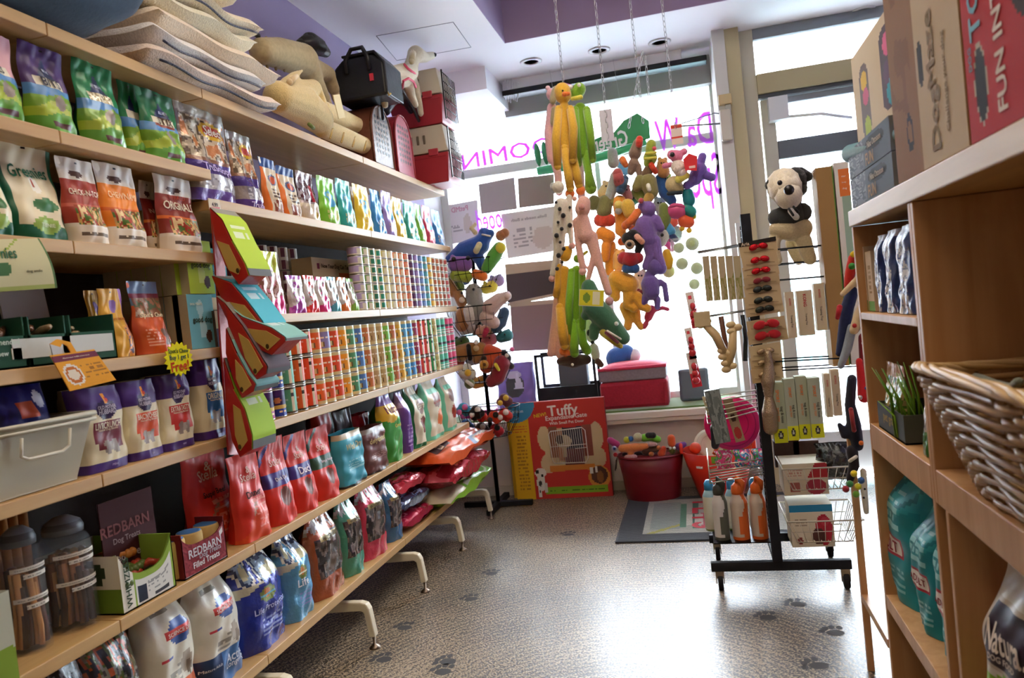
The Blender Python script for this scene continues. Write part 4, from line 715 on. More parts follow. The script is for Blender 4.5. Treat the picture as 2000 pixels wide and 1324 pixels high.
# sherpa mats, each folded and drooping over the shelf edge
cols=['ecd4bf','e6e0d8','ecd6b8','e8e0c2','ecdab8','eddcbc','efdcbc']
ends=[(542,190),(516,170),(548,138),(500,122),(508,85),(457,28),(470,-10)]
nmm=['bottom','second from bottom','third from bottom','middle','third from top','second from top','top']
z=TOP+.003
for k in range(7):
    th=.06; X0=XF-.20
    ye=ys(ends[k][0],XF+.02,z+th/2); ysr=1.86+.03*(k%3); L_=ye-ysr; a=MB('fleece',cols[k])
    def top(u,v,s,o=0):
        y=ysr+L_*(v); e=max(0,1-abs(2*v-1)**22)**.5*max(0,1-abs(u)**9)**.5
        return V((X0+u*(.235+.01*sin(v*9+k)),y,z+th/2+s*th*.53*e+(.006*sin(v*14+k*2)+.004*sin(u*6+v*5+k))+.010*sstep(v,.8,1)+o))
    a.surf(lambda u,v:top(u,v,1),20,46); a.surf(lambda u,v:top(-u,v,-1),20,46,None,cols[k])
    if k in(0,1,4): a.tube([top(.9,i/24,-1,.004)+V((.012,0,0)) for i in range(2,24)],.004,6,'2a3350')
    q=V((X0,ysr,z)); o=obj('sherpa_mat',a,None); 
    tag(o,f'cream sherpa pet mat with fleece face, {nmm[k]} of the pile of seven','pet mat','sherpa pet mats piled on the top shelf'); z+=th+.004
# dog mannequin in a ribbed beige sweater
t_=plush('dog_mannequin','black dog mannequin wearing a ribbed beige sweater, behind the yellow stuffed toy','dog mannequin',None,0,-1.62,'b9a67c',[[(512,100,26),(545,104,30),(590,118,33)],[(590,118,33),(615,160,18),(632,190,13)],[(600,130,24),(640,145,16),(652,175,12)]],
 [('head','23211f',[[(588,88,12),(606,84,20),(622,92,17),(636,102,10)]],'leather'),('tail','1f1d1c',[[(504,70,5),(484,56,5),(468,42,4)]],'leather'),('leg','d6bc94',[[(634,190,11),(640,205,9)]]),('leg','d6bc94',[[(653,175,10),(656,192,8)]]),('ribbing','a08e66',[[(520+i*17,74+i*4,3),(518+i*17,104+i*4,3),(522+i*17,132+i*3,3)] for i in range(5)],'cloth')],rem=.009,fin='cloth')
# yellow stuffed lounging toy with long legs
plush('stuffed_cat_toy','pale yellow stuffed cat with long legs hanging over the shelf edge','stuffed toy',None,0,-1.52,'dcc183',[[(545,190,32),(590,205,38),(622,232,30)],[(560,165,14),(574,148,8),(590,138,3)],[(620,205,20),(610,175,20),(560,180,24)],[(630,250,20),(672,268,19),(712,285,17),(738,270,13),(742,250,7)],[(628,215,20,-.03),(668,232,18,-.03),(712,252,15,-.03),(732,245,9,-.03)]],
 [('inner_ear','e6c99a',[[(566,160,7,.05),(580,148,4,.05)]]),('embroidery','6a7a3a',[[(604,243,4,.09),(612,250,4,.09)]],'cloth'),*[('cuff_seam','b99a5c',[[(650+i*22,252+i*8,2,.07),(645+i*22,270+i*8,2,.08)]],'cloth') for i in range(4)]],rem=.008)
a=MB('paper','e6d6a8'); q=P(662,208,0,-1.42); a.box((-.002,-.035,-.05),(.002,.035,.05),M=Matrix.Rotation(.3,4,'X')); tag(obj('price_tag',a,None,q),'cream price card standing beside the yellow stuffed cat','price card')
# carriers
ZT=TOP+.001
def carrier(pl,pr,pt,z0,c,pc_,label,group,X=XF-.005,dep=.28,dark='2a1c18'):
    y0,y1=ys(pl,X,z0),ys(pr,X,z0); w=(y1-y0)/2; h=zs(pt,X,(y0+y1)/2)-z0; t_=thing('pet_carrier',label,'pet carrier',(X-dep,(y0+y1)/2,z0),group=group)
    prof=lambda an:(w*cos(an),0)
    a=MB('leather',c)
    def arch(t):   # 0..1 outline in y,z
        if t<.25: return(-w,t/.25*h*.55)
        if t>.75: return(w,(1-t)/.25*h*.55)
        an=PI-(t-.25)/.5*PI; return(w*cos(an),h*.55+h*.45*sin(an))
    a.surf(lambda u,v:V((v*dep*.97,*arch((u+1)/2))),40,6); a.box((0,-w,0),(dep*.97,w,.004)); n=24; vs=[V((0,*arch(i/n))) for i in range(n+1)]; a.add(vs,[tuple(range(n+1))],sm=False)
    obj('carrier_body',a,t_)
    a=MB('leather',pc_); vs=[V((dep,*arch(i/n)))*1 for i in range(n+1)]; a.add(vs,[tuple(range(n+1))],sm=False); a.tube([V((dep,*arch(i/n))) for i in range(n+1)],.006,6,c,closed=True)
    for r in range(7):
        for q in range(-2,3):
            yy=q*w*.28; zz=h*.22+r*h*.095
            if abs(yy)<w*.75: vs=[V((dep+.0015,yy+w*.09*cos(j),zz+h*.03*sin(j))) for j in [x*PI/4 for x in range(8)]]; a.add(vs,[tuple(range(8))],'1c1716' if c!='a03038' else '3a1216',sm=False)
    obj('mesh_panel',a,t_)
    return t_,w,h
GC='pet carriers standing on the top shelf'
t1,w1,h1=carrier(733,771,208,ZT,'6b3f30','8a7468','brown leather look pet carrier with perforated grey end panel',GC)
t2,w2,h2=carrier(779,811,226,ZT,'a03038','b4485a','red pet carrier with perforated end panel',GC)
# black leather bag on the brown carrier
zb=zs(195,XF-.1,t1.location.y)
zc=ZT+h1+.004; yb=t1.location.y-.06
t_=thing('pet_carrier','black leather pet carrier bag with strap handle and small red tab','pet carrier',(-1.485,yb,zc),group=GC)
a=MB('leather','22242a'); w=.135; 
pr=[(-w,0),(w,0),(w*.98,.165),(w*.6,.205),(-w*.6,.205),(-w*.98,.165)]; a.poly(pr,-.10,.10); obj('bag_body',a,t_,bev=.012)
a=MB('leather','191b20'); a.poly([(w*.98,.0),(w*1.05,.0),(w*1.05,.16),(w*.68,.222),(-w*.62,.222),(-w*.62,.21),(w*.62,.208),(w*.97,.15)],-.105,.105); obj('flap',a,t_,bev=.004)
a=MB('leather','1a1b1f'); a.tube([(-.06,-.105,.13),(-.058,-.115,.19),(-.03,-.10,.245),(.03,-.10,.245),(.058,-.115,.19),(.06,-.105,.13)],.011,8); obj('handle',a,t_)
a=MB('leather','c0303a'); a.box((.055,-.107,.075),(.075,-.101,.11)); obj('red_tab',a,t_)
a=MB('metal','c9a24a'); a.tube([(w,-.1,.02),(w+.01,-.1,-.01),(w+.02,-.1,.0)],.004,6); obj('zip_pull',a,t_)
# navy rounded carrier top leaning on the red one
t_=plush('pet_carrier','glossy navy rounded carrier hood leaning over the red carrier','pet carrier',GC,0,-1.52,'1d2430',[[(752,215,12),(762,196,14),(778,186,12),(794,202,8),(812,232,4)]],[('rim','38424f',[[(748,232,3,.07),(745,200,3,.07),(758,176,3,.06),(780,170,3,.06),(800,196,3,.05),(818,236,3,.05)]],'gloss')],rem=.008,fin='gloss')
# white toy dog with pink trimmed shirt
plush('dog_mannequin','cream dog mannequin with pink trimmed white shirt standing above the carriers','dog mannequin',None,0,-1.42,'e0d3b4',[[(758,152,21),(785,148,23),(800,140,18)],[(800,140,16),(806,118,13),(812,106,17),(830,112,10),(845,108,7)],[(790,150,16),(797,168,12),(805,190,8),(812,205,6)],[(800,150,13,-.02),(810,165,9,-.03),(818,200,7,-.03),(822,222,6,-.03)],[(762,152,18),(752,166,14),(748,185,9),(752,205,7)]],
 [('nose','23201e',[[(849,107,4,.02)]],'gloss'),('ear','cfc09c',[[(806,104,7,.06),(804,120,6,.07)]]),('collar_trim','e0526e',[[(790,126,2.5,.05),(797,134,2.5,.07),(808,142,2.5,.06),(814,148,2.5,.03)]],'cloth'),('sleeve_trim','e0526e',[[(786,172,2.5,.04),(788,158,2.5,.07),(798,153,2.5,.07),(808,160,2.5,.06),(812,170,2.5,.04)]],'cloth')],rem=.008)
# two kennels with wire doors
def kennel(z0,pt,label,s=1):
    X1=XF+.145; ya,yb_=4.27,4.56; h=zs(pt,X1-.1,ya)-z0; t_=thing('pet_kennel',label,'pet carrier',(X1-.17,(ya+yb_)/2,z0),group='beige and red plastic kennels stacked on the top shelf'); w=.17; d=(yb_-ya)/2
    for nm_,za,zb_,c,i0,i1 in(('lower_shell',0,h*.5,'a8343c',.02,0),('upper_shell',h*.52,h,'c4b8a0',0,.03)):
        a=MB('plastic',c); p=[(-w+i0,-d+i0,za),(w-i0,-d+i0,za),(w-i0,d-i0,za),(-w+i0,d-i0,za),(-w+i1,-d+i1,zb_),(w-i1,-d+i1,zb_),(w-i1,d-i1,zb_),(-w+i1,d-i1,zb_)]
        a.add(p,[(0,3,2,1),(4,5,6,7),(0,1,5,4),(1,2,6,5),(2,3,7,6),(3,0,4,7)],sm=False)
        if nm_=='upper_shell':
            for k in range(3): a.box((-.06+k*.04,-d+.008,h*.68),(-.045+k*.04,-d+.016,h*.84),'6a5e4c')
            a.box((.05,-d-.006,h*.46),(.11,-d+.01,h*.58),'b8404a')
        else: a.box((-w+.01,-d+.002,h*.42),(w-.01,-d+.012,h*.45),'8f2a32')
        obj(nm_,a,t_,bev=.02)
    a=MB('metal','3f3a36'); xx=w+.006
    for k in range(9): yy=-d*.8+k*d*.2; a.tube([(xx,yy,h*.1),(xx,yy,h*.9)],.0028,5)
    for k in range(6): zz=h*.1+k*h*.16; a.tube([(xx,-d*.82,zz),(xx,d*.82,zz)],.0028,5)
    a.box((xx-.004,-d*.88,h*.06),(xx+.003,-d*.8,h*.94)); obj('wire_door',a,t_)
    return h
hk=kennel(ZT,243,'beige and red plastic kennel with wire door, lower of the stack of two'); kennel(ZT+hk+.003,133,'beige and red plastic kennel with wire door, upper of the stack of two')
a=MB('paper'); boxmesh(a,.05,.2,.2,'c8c8cc',[('b',0,1,'c8c8cc'),('b',.2,.6,'4a5fa0')],(),'8a94a8',10,20); tag(obj('carton',a,None,(XF-.12,3.98,ZT),(0,0,PI/2)),'narrow white and blue carton between the red carrier and the kennels','carton')
# ================= basket tower of plush =================
PS[0]=1.22
CX,CY=-1.41,4.88
t_=thing('basket_stand','black metal stand with four round wire baskets of plush toys','display stand',(CX,CY,0))
a=MB('metal','1b1c20'); a.tube([(0,0,.03),(0,0,1.72)],.014,10); obj('pole',a,t_)
a=MB('matte','1b1c20')
for s_ in((-.26,.02),(.26,.02)): pass
a.box((-.24,-.02,.01),(.24,.02,.045)); a.box((-.02,-.24,.01),(.02,.24,.045)); obj('base',a,t_,bev=.003)
BZ=[1.50,1.19,.87,.50]
for k,z in enumerate(BZ):
    a=MB('metal','1f2024'); R1,R0_,H=.215,.14,.19
    ring=lambda r,zz:[(r*cos(i*PI/12),r*sin(i*PI/12),zz) for i in range(24)]
    a.tube(ring(R1,z+H),.004,5,closed=True); a.tube(ring((R1+R0_)/2+.02,z+H*.5),.0025,4,closed=True); a.tube(ring(R0_,z),.003,5,closed=True)
    for i in range(24): an=i*PI/12; a.tube([(.02*cos(an),.02*sin(an),z),(R0_*cos(an),R0_*sin(an),z),((R1+R0_)/2*cos(an)+.02*cos(an),(R1+R0_)/2*sin(an)+.02*sin(an),z+H*.5),(R1*cos(an),R1*sin(an),z+H)],.0018,4)
    obj('wire_basket',a,t_)
GB='plush toys in the wire basket stand'
yq=4.80
plush('plush_toy','blue plush dinosaur with cream belly in the top basket','plush toy',GB,1,yq,'2b55a0',[[(878,505,7),(905,490,15),(938,478,16),(950,460,11),(958,456,7)],[(925,490,10),(938,510,9),(940,520,7)],[(955,458,8),(945,455,9)]],[('horn','d8cca0',[[(928,454,4,-.04),(921,446,4,-.04),(928,438,3,-.04)]]),('belly','d8cf9c',[[(930,490,5,-.07),(936,478,5,-.08)]]),('teeth','f0ece0',[[(942,458,1.5,-.05),(957,461,1.5,-.04)]])],rem=.007)
plush('plush_toy','green long plush with yellow face and brown head in the top basket','plush toy',GB,1,yq-.02,'5fa845',[[(950,525,9),(965,500,12),(975,484,10)]],[('face','d8cc3a',[[(978,484,9,-.03)]]),('head','a8704a',[[(978,460,9),(986,455,8)]])])
plush('plush_toy','purple frog plush with orange feet in the top basket','plush toy',GB,1,yq-.06,'8a5fa8',[[(890,516,13),(908,516,13)],[(886,506,5),(884,502,4)]],[('eye','1c1a20',[[(886,506,4,-.05)],[(914,504,4,-.05)]],'gloss'),('belly','a8b83a',[[(890,538,10),(912,540,10)]]),('feet','e8782a',[[(930,535,8),(944,540,8)]])])
plush('plush_toy','tan rabbit plush looking over the second basket rim','plush toy',GB,1,yq,'b98250',[[(902,590,9),(894,575,8)],[(892,570,5),(880,552,5),(872,545,4)],[(884,575,5),(876,565,4)],[(905,615,13),(902,635,11)]],[('muzzle','e8d4bc',[[(902,586,5,-.04)]]),('eye','1c1a18',[[(902,572,2.5,-.05)]],'gloss')])
plush('plush_toy','grey and white plush lying in the second basket','plush toy',GB,1,yq-.02,'8d8c86',[[(925,570,14),(930,600,14),(925,620,12)]],[('white_patch','ddd8cc',[[(915,605,9,-.05),(918,625,8,-.05)]]),('eye','22201e',[[(925,565,2.5,-.07)]],'gloss')])
plush('plush_toy','pink snouted long plush draped over the second basket','plush toy',GB,1,yq-.03,'cbb0a8',[[(958,600,14),(975,585,11),(990,578,8)],[(950,620,12),(965,630,10)]],[('pale_foot','e0c8c0',[[(992,578,6,-.03)]])])  # foot tip is a paler pink than the body
plush('plush_toy','navy plush bunched at the right of the second basket','plush toy',GB,1,yq+.05,'3a5878',[[(985,610,9),(978,630,10),(968,642,8)]],[('scarf','b02a48',[[(950,645,5,-.1),(946,655,4,-.1)]],'cloth')])
plush('plush_toy','brown and tan dog plush with big white eye in the third basket','plush toy',GB,1,yq,'a8743c',[[(900,690,14),(920,682,12),(940,680,10)],[(935,690,11),(930,702,7)]],[('eye','e8e8e4',[[(930,668,4,-.05)]],'gloss'),('collar','1f1c1a',[[(915,676,4,-.06),(918,700,4,-.06)]],'cloth'),('muzzle','d8b888',[[(930,680,5,-.05)]])])
plush('plush_toy','red orange snout plush in the third basket','plush toy',GB,1,yq,'c8502c',[[(955,685,11),(970,690,10)],[(960,705,13),(950,715,12)]],[('trim','3a2a24',[[(945,700,5,-.06),(942,712,5,-.06)]])])
plush('plush_toy','crimson plush with small cross at the right of the third basket','plush toy',GB,1,yq-.02,'8f1f30',[[(980,710,14),(972,735,13),(960,745,10)]],[('badge','e0d040',[[(968,712,3,-.07),(974,722,2.5,-.07)]],'cloth')])
plush('plush_toy','small black and pink plush at the right rim of the third basket','plush toy',GB,1,yq,'2c2830',[[(990,700,8),(985,690,6)],[(998,715,6)]],[('bow','d86a9a',[[(1000,682,4,-.02)]],'cloth'),('face','e0d8d0',[[(990,694,3.5,-.05)]])])
plush('plush_toy','white daisy faced plush low in the third basket','plush toy',GB,1,yq-.06,'e0ddd0',[[(905,728,9),(920,730,9),(912,720,9),(914,738,8)]],[('centre','e0b43a',[[(914,728,6,-.06)]])])
plush('plush_toy','yellow round tag faced plush at the front of the third basket','plush toy',GB,1,yq-.07,'d8a040',[[(945,712,8)]],[('face_mark','6a4a28',[[(946,712,3,-.04)]],'cloth')])
plush('plush_toy','green and white ball plush at the foot of the third basket','plush toy',GB,1,yq-.07,'7a8a5a',[[(917,749,9)]],[('stripe','e8e8dc',[[(912,745,3,-.05),(922,752,3,-.05)]])])
MF=[('olive','7a8a3a',890,560,0),('white','dcd6cc',912,640,0),('chocolate','5a3a28',935,640,1),('lemon','d8c84a',955,560,0),('teal','2f7a80',985,655,1),('grey','8a8a8e',925,700,2),('moss','5a7a3c',900,668,2),('rose','c87a8a',955,662,2),('amber','d89a3c',935,745,2),('black and white','d8d4cc',880,540,0),('lavender','a890c0',968,548,0),('cobalt','2f4fa0',902,545,0),('peach','e0a888',945,645,1),('dark brown','3a2820',975,700,2),('violet','6a4a8a',962,742,2),('cream','dccfb0',925,575,1),('brick','a8402f',890,705,2)]
for i,(n_,c,px,py,k) in enumerate(MF):
    plush('plush_toy',f"{n_} plush packed in the {['top','second','third'][k]} basket, {'left' if px<920 else 'right' if px>955 else 'middle'} part",'plush toy',GB,1,4.86+.03*(i%3),c,[[(px-6,py+4,9),(px+6,py,10)]],[('ear',c,[[(px-8,py-7,3.5)]]),('ear',c,[[(px+8,py-9,3.5)]]),('eye','1a181a',[[(px+1,py-2,1.5,-.05)]],'gloss')])
nl=[('black and white braided','2a2628',930,805,'e0dcd8'),('turquoise and pink','3a9ac0',905,800,'d870a8'),('scarlet','c8301f',935,812,'22201f'),('orange red','d8421f',965,815,'2a2020'),('scarlet and white','c03028',985,810,'e8e0dc'),('blue','2f5f9a',910,832,'1f2a3a'),('black','26242a',940,838,'8a8a90'),('crimson','b01f2c',968,840,'1f1c1c'),('maroon and yellow','6a3a40',985,782,'d8b440')]
for i,(n_,c,px,py,c2) in enumerate(nl):
    plush('rope_toy',f'{n_} knotted rope toy piled in the lowest basket','rope toy','knotted rope toys in the lowest basket',1,4.72+.02*(i%3),c,[[(px-9,py+3,6),(px,py-3,9),(px+9,py+2,7)],[(px-4,py-6,5),(px+5,py+8,5)]],[('knot',c2,[[(px+3,py-5,5,-.04)],[(px-8,py+5,4.5,-.04)]],'cloth')],fin='cloth')
PS[0]=.98
# ================= hanging long plush cluster =================
GL='long legged plush hanging on chains'
YH=3.8
plush('hanging_plush','yellow duck plush with orange beak, hanging highest on the chain','plush toy',GL,1,YH,'e2b03a',[[(1100,186,17),(1098,178,17)],[(1102,212,12),(1101,260,14),(1105,300,12)]],[('arm',None,[[(1091,213,8,-.03),(1086,270,9,-.04),(1089,325,8,-.04)]]),('arm',None,[[(1114,213,8,-.03),(1120,250,9,-.04),(1119,312,8,-.04)]]),('leg',None,[[(1103,290,9,-.02),(1110,340,9,-.02),(1114,368,8,-.02)]]),('leg',None,[[(1114,290,9,-.01),(1126,340,9,-.01),(1131,362,8,-.01)]]),('beak','f07a30',[[(1102,184,5,-.06),(1110,183,4,-.06)]]),('foot','f27f32',[[(1113,378,10)]]),('foot','f27f32',[[(1134,372,10)]]),('eye','1f1c1a',[[(1099,177,2,-.045)]],'gloss')])
plush('hanging_plush','bright green frog plush beside the yellow duck','plush toy',GL,1,YH+.05,'7fae2c',[[(1126,182,14),(1131,175,14)],[(1133,212,12),(1136,260,13),(1138,300,11)]],[('arm',None,[[(1123,215,8,-.03),(1125,270,8,-.04),(1129,320,8,-.03)]]),('arm',None,[[(1146,215,8,-.03),(1153,260,8,-.04),(1158,312,7,-.03)]]),('leg',None,[[(1142,295,9),(1150,340,8),(1154,368,12)]]),('eye','e8e8e0',[[(1115,170,4,-.05)],[(1131,166,4,-.05)]],'gloss'),('mouth','d8cc4a',[[(1118,193,4,-.05),(1134,190,5,-.05)]])])
plush('hanging_plush','pale pink pig plush behind the yellow duck','plush toy',GL,1,YH+.14,'e8b4c0',[[(1078,184,12)],[(1078,210,10),(1074,260,12),(1078,310,10)],[(1076,290,9),(1090,340,8),(1092,375,8)]],[('ear','f0c8d0',[[(1070,172,5)],[(1074,190,5,.02)]])])
plush('hanging_plush','grey brown plush head squeezed behind the duck and the pig','plush toy',GL,1,YH+.1,'a89a80',[[(1086,176,9),(1080,196,8)],[(1082,214,6),(1080,240,6)]])
plush('hanging_plush','dalmatian plush with black spots on white, left of the middle tier','plush toy',GL,1,YH-.02,'ddd6c4',[[(1090,366,13)],[(1096,400,14),(1092,450,14),(1092,490,11)],[(1090,480,9),(1086,510,8),(1080,535,7)],[(1112,385,6),(1114,440,6),(1116,475,5)]],[('spots','26272c',[[(1086+(k*7)%17,395+k*13,3.2+(k%3),-.045)] for k in range(11)]),('spots_on_arm','26272c',[[(1113,405,3,-.02)],[(1113,440,5,-.02)]]),('foot','dba8a0',[[(1078,544,7)]]),('foot','dba8a0',[[(1117,480,7)]]),('ear','b8b4b0',[[(1080,362,6),(1082,372,6)]])])
plush('hanging_plush','pale pink piglet plush with long legs in the middle tier','plush toy',GL,1,YH-.06,'e6b0a0',[[(1138,408,16),(1140,396,14)],[(1138,430,14),(1144,460,17)],[(1126,432,8),(1130,480,7),(1138,522,7)],[(1152,470,9),(1160,500,7),(1145,560,5)],[(1158,460,9),(1172,520,8),(1188,570,8)]],[('snout','d89890',[[(1136,404,7,-.06)]]),('foot','e8b4a8',[[(1138,530,8)]]),('foot','e0a8a8',[[(1190,588,9)]]),('ear','f0b8a8',[[(1122,388,5)]])])
plush('hanging_plush','golden yellow plush with orange feet, lower left of the hanging bunch','plush toy',GL,1,YH,'dfa62c',[[(1108,490,11),(1104,500,12)],[(1102,530,12),(1098,580,12),(1104,620,11)]],[('leg',None,[[(1094,600,9,-.02),(1099,650,10,-.03),(1103,675,9,-.03)]]),('leg',None,[[(1109,600,8,-.01),(1111,650,8,-.01),(1113,678,7,-.01)]]),('arm',None,[[(1091,520,6,-.02),(1089,560,7,-.03),(1086,576,7,-.03)]]),('foot','f57c34',[[(1100,686,9),(1112,688,7)]]),('foot','f57c34',[[(1106,690,8,.05)]])])
plush('hanging_plush','lime green plush hanging in the lower middle of the bunch','plush toy',GL,1,YH+.02,'7cb01f',[[(1128,505,9)],[(1126,530,12),(1123,580,13),(1126,630,12)]],[('arm',None,[[(1116,530,7,-.03),(1111,600,8,-.04),(1113,660,7,-.03)]]),('arm',None,[[(1137,530,7,-.03),(1139,600,8,-.03),(1138,640,7,-.03)]]),('leg',None,[[(1120,630,9,-.02),(1121,675,10,-.03),(1122,690,9,-.03)]]),('leg',None,[[(1132,630,9,-.02),(1139,670,9,-.02),(1147,684,10,-.02)]]),('collar','b8b83a',[[(1134,500,4,-.05),(1146,492,3,-.05)]],'cloth')])
PS[0]=1.25
plush('hanging_plush','green crocodile plush with open mouth and yellow tag','plush toy',GL,1,YH-.08,'467a5c',[[(1150,560,12),(1160,600,19),(1180,620,19)],[(1182,622,18),(1200,640,14),(1218,660,11)],[(1150,610,10),(1144,616,8)],[(1162,640,9),(1160,656,8)]],[('lower_jaw','c0b03c',[[(1178,650,6,-.03),(1200,668,5,-.03),(1212,676,4,-.03)]]),('mouth','8a4a5a',[[(1184,650,3,-.06),(1206,668,3,-.06)]]),('teeth','ece6d8',[[(1186,646,1.6,-.075),(1212,662,1.6,-.07)]]),('eye','d8e4d8',[[(1204,632,3.5,-.06)]],'gloss'),('back_ridge','2f5f48',[[(1176,598,4),(1190,612,4),(1200,624,4)]])])
PS[0]=.98
q=P(1155,582,1,YH-.21); a=MB('paper','d8cc2a'); a.surf(lambda u,v:V((u*.058,0,v*.075-.037)),20,12,[('b',0,1,'dcd234'),('r',.1,.1,.7,.9,'e8e4c0'),('e',-.4,.5,.3,.3,'7a9a3a')]); a.box((-.06,.001,-.04),(.06,.004,.04),'d8d8c8'); tag(obj('toy_tag',a,None,q,(0,.15,0)),'yellow card tag hanging in front of the crocodile plush','toy tag')
plush('hanging_plush','pale pink plush legs hanging at the bottom left of the bunch','plush toy',GL,1,YH+.12,'dba89c',[[(1092,560,10),(1086,620,9),(1076,690,8)],[(1096,600,9),(1094,650,8),(1094,695,8)]])
plush('hanging_plush','black and white cow plush at the bottom of the bunch','plush toy',GL,1,YH+.1,'ded8c8',[[(1150,620,10),(1155,660,10)],[(1160,680,10),(1164,695,9)]],[('muzzle','6a4640',[[(1168,706,7,-.01),(1174,712,6,-.01)]]),('spots','26262a',[[(1152,650,7,-.04)],[(1157,668,4,-.04)]])])
plush('hanging_plush','dark brown plush heads at the very bottom of the bunch','plush toy',GL,1,YH+.06,'4a3630',[[(1094,706,8),(1120,704,16),(1146,702,10)]],[('label','d8d0c0',[[(1118,712,3,-.08)]],'cloth')])
plush('hanging_plush','soft mauve plush between the duck legs and the dalmatian','plush toy',GL,1,YH+.16,'d9b0bc',[[(1132,300,8),(1134,350,8),(1136,385,8)]])
PS[0]=1.42
# ---- small plush cluster
def filler():
    F=[('dusty rose plush tucked behind the grey bird','b87a80',[(1222,372,7),(1228,385,6)]),('teal green plush behind the yellow cat','3f8f78',[(1240,388,7),(1232,398,6)]),('light grey koala plush behind the violet one','a8a8ac',[(1288,398,9),(1292,412,8)]),('caramel puppy plush between the green turtle and the pink bear','b8864a',[(1294,320,8),(1296,336,9)]),('lime plush peeking behind the blue limb','9ac03a',[(1302,350,7),(1308,362,6)]),('rust brown plush left of the violet one','a8582f',[(1240,440,8),(1236,470,8),(1214,472,6)]),('pale orange plush between the orange ones','f0b868',[(1210,500,9),(1208,520,8)]),('cream lamb plush behind the golden teddy','e0d4b8',[(1250,540,9),(1256,560,8)]),('fuchsia plush behind the white dog head','c84a8a',[(1306,472,7),(1312,484,6)]),('maroon plush right of the golden teddy','7a2434',[(1252,575,7),(1258,590,6)]),('sky blue plush at the upper left of the cluster','6aa8d0',[(1214,320,6),(1222,334,6)]),('sand coloured plush above the olive elephant','c8b080',[(1186,365,8),(1176,378,7)]),('dark green plush below the brown rooster','3f6a3c',[(1258,345,6),(1262,362,7)]),('coral plush below the pink hamburger toy','e87058',[(1320,428,7),(1314,438,6)])]
    for i,(l,c,ch) in enumerate(F):
        x,y,r=ch[0]; sp(l,c,[ch,[(x,y,r),(x-r*1.1,y+r*.8,r*.4)],[(x,y,r),(x+r*1.1,y+r*.7,r*.4)]],[('ear',c,[[(x-r*.7,y-r*1.1,r*.4)]]),('ear',c,[[(x+r*.7,y-r*1.1,r*.4)]]),('eye','1c1a1c',[[(x-r*.3,y-r*.2,r*.16,-.048)],[(x+r*.35,y-r*.2,r*.16,-.048)]],'gloss')],dv=.03+.05*(i%3))
GS='small plush and toys hanging in the window cluster'
def sp(label,col,chains,parts=(),dv=0,fin='plush'): return plush('hanging_toy',label,'hanging toy',GS,1,3.95+dv,col,chains,parts,rem=.0045,fin=fin)
filler()
sp('grey and white bird plush with long arm, left of the cluster','a4a6a4',[[(1196,298,7),(1198,318,8)],[(1204,345,9),(1192,380,7),(1186,400,5)]],[('shirt','b8585a',[[(1206,338,7,-.04),(1210,355,8,-.03)]]),('trousers','3a5878',[[(1220,350,6,-.02),(1212,370,7,-.03)]]),('beak','e8783a',[[(1216,312,5,-.02),(1222,322,4,-.02)]])])
sp('olive elephant plush with big ears, left middle of the cluster','7d7a4a',[[(1182,395,10),(1180,412,11)],[(1160,392,8),(1158,400,8)],[(1200,394,6)]],[('shirt','d0462c',[[(1172,430,9),(1190,430,9)]])])
sp('orange plush with crossed arms below the olive elephant','e8902c',[[(1176,455,9),(1190,462,9)],[(1166,462,5),(1158,470,5)],[(1184,480,7),(1182,505,6)]])
sp('orange lanky plush hanging at the left centre','ec9a38',[[(1210,395,10),(1214,430,9),(1212,450,8)],[(1212,450,6),(1222,466,5)]],[('face','e8d070',[[(1208,400,6,-.05)]]),('grey_patch','a8a098',[[(1208,412,5,-.05)]])])
sp('yellow cat plush holding an orange tail','e2b84a',[[(1226,402,10),(1230,415,9)]],[('tail','e87838',[[(1222,440,6,-.02),(1232,432,6,-.02),(1245,415,6,-.02)]])],dv=-.05)
sp('large violet plush with long limbs in the centre of the cluster','7d5fa6',[[(1266,408,11),(1256,404,8)],[(1260,440,14),(1266,465,13)],[(1250,448,8),(1236,455,6)],[(1280,430,8),(1290,445,6)],[(1268,480,9),(1270,500,7),(1262,520,6)],[(1280,470,8),(1285,500,7),(1292,516,6)]],[('snout','c04a5a',[[(1252,392,4,-.04)]])],dv=-.06)
sp('brown rooster plush with red comb at the top of the cluster','8a7060',[[(1246,280,7),(1240,300,9)],[(1238,320,8),(1232,336,5)],[(1246,325,5),(1250,345,4)]],[('comb','d8402c',[[(1249,272,5,-.03),(1248,282,5,-.03)]])])
sp('green turtle plush with striped yellow shirt at the top right of the cluster','9aa83c',[[(1272,282,7),(1270,292,7)],[(1270,308,10),(1268,318,8)]],[('stripes','d8d05a',[[(1262,300,2,-.05),(1280,298,2,-.05)],[(1260,310,2,-.05),(1280,308,2,-.05)]],'cloth'),('bow','e05a6a',[[(1278,290,3,-.04)]],'cloth')])
sp('small brown and red squirrel plush under the turtle','7a6048',[[(1268,330,7),(1262,340,7)]],[('scarf','d8482c',[[(1272,322,4,-.03),(1280,335,4,-.02)]],'cloth')])
sp('olive and tan plush body in the centre of the cluster','8c8450',[[(1266,355,12),(1272,375,10)],[(1250,350,7),(1244,365,7)]],[('tag','ece8d8',[[(1266,362,3,-.06),(1268,370,3,-.06)]],'paper')])
sp('moss green plush hanging below the brown squirrel','7a8a44',[[(1245,375,9),(1256,388,8)]],dv=.04)
sp('royal blue plush limb at the right centre of the cluster','2c5c9c',[[(1290,350,8),(1300,375,10),(1312,392,7)]],dv=.05)
sp('tan and orange puppy plush beside the blue limb','c8a050',[[(1268,385,7),(1262,396,6)]],dv=-.02)
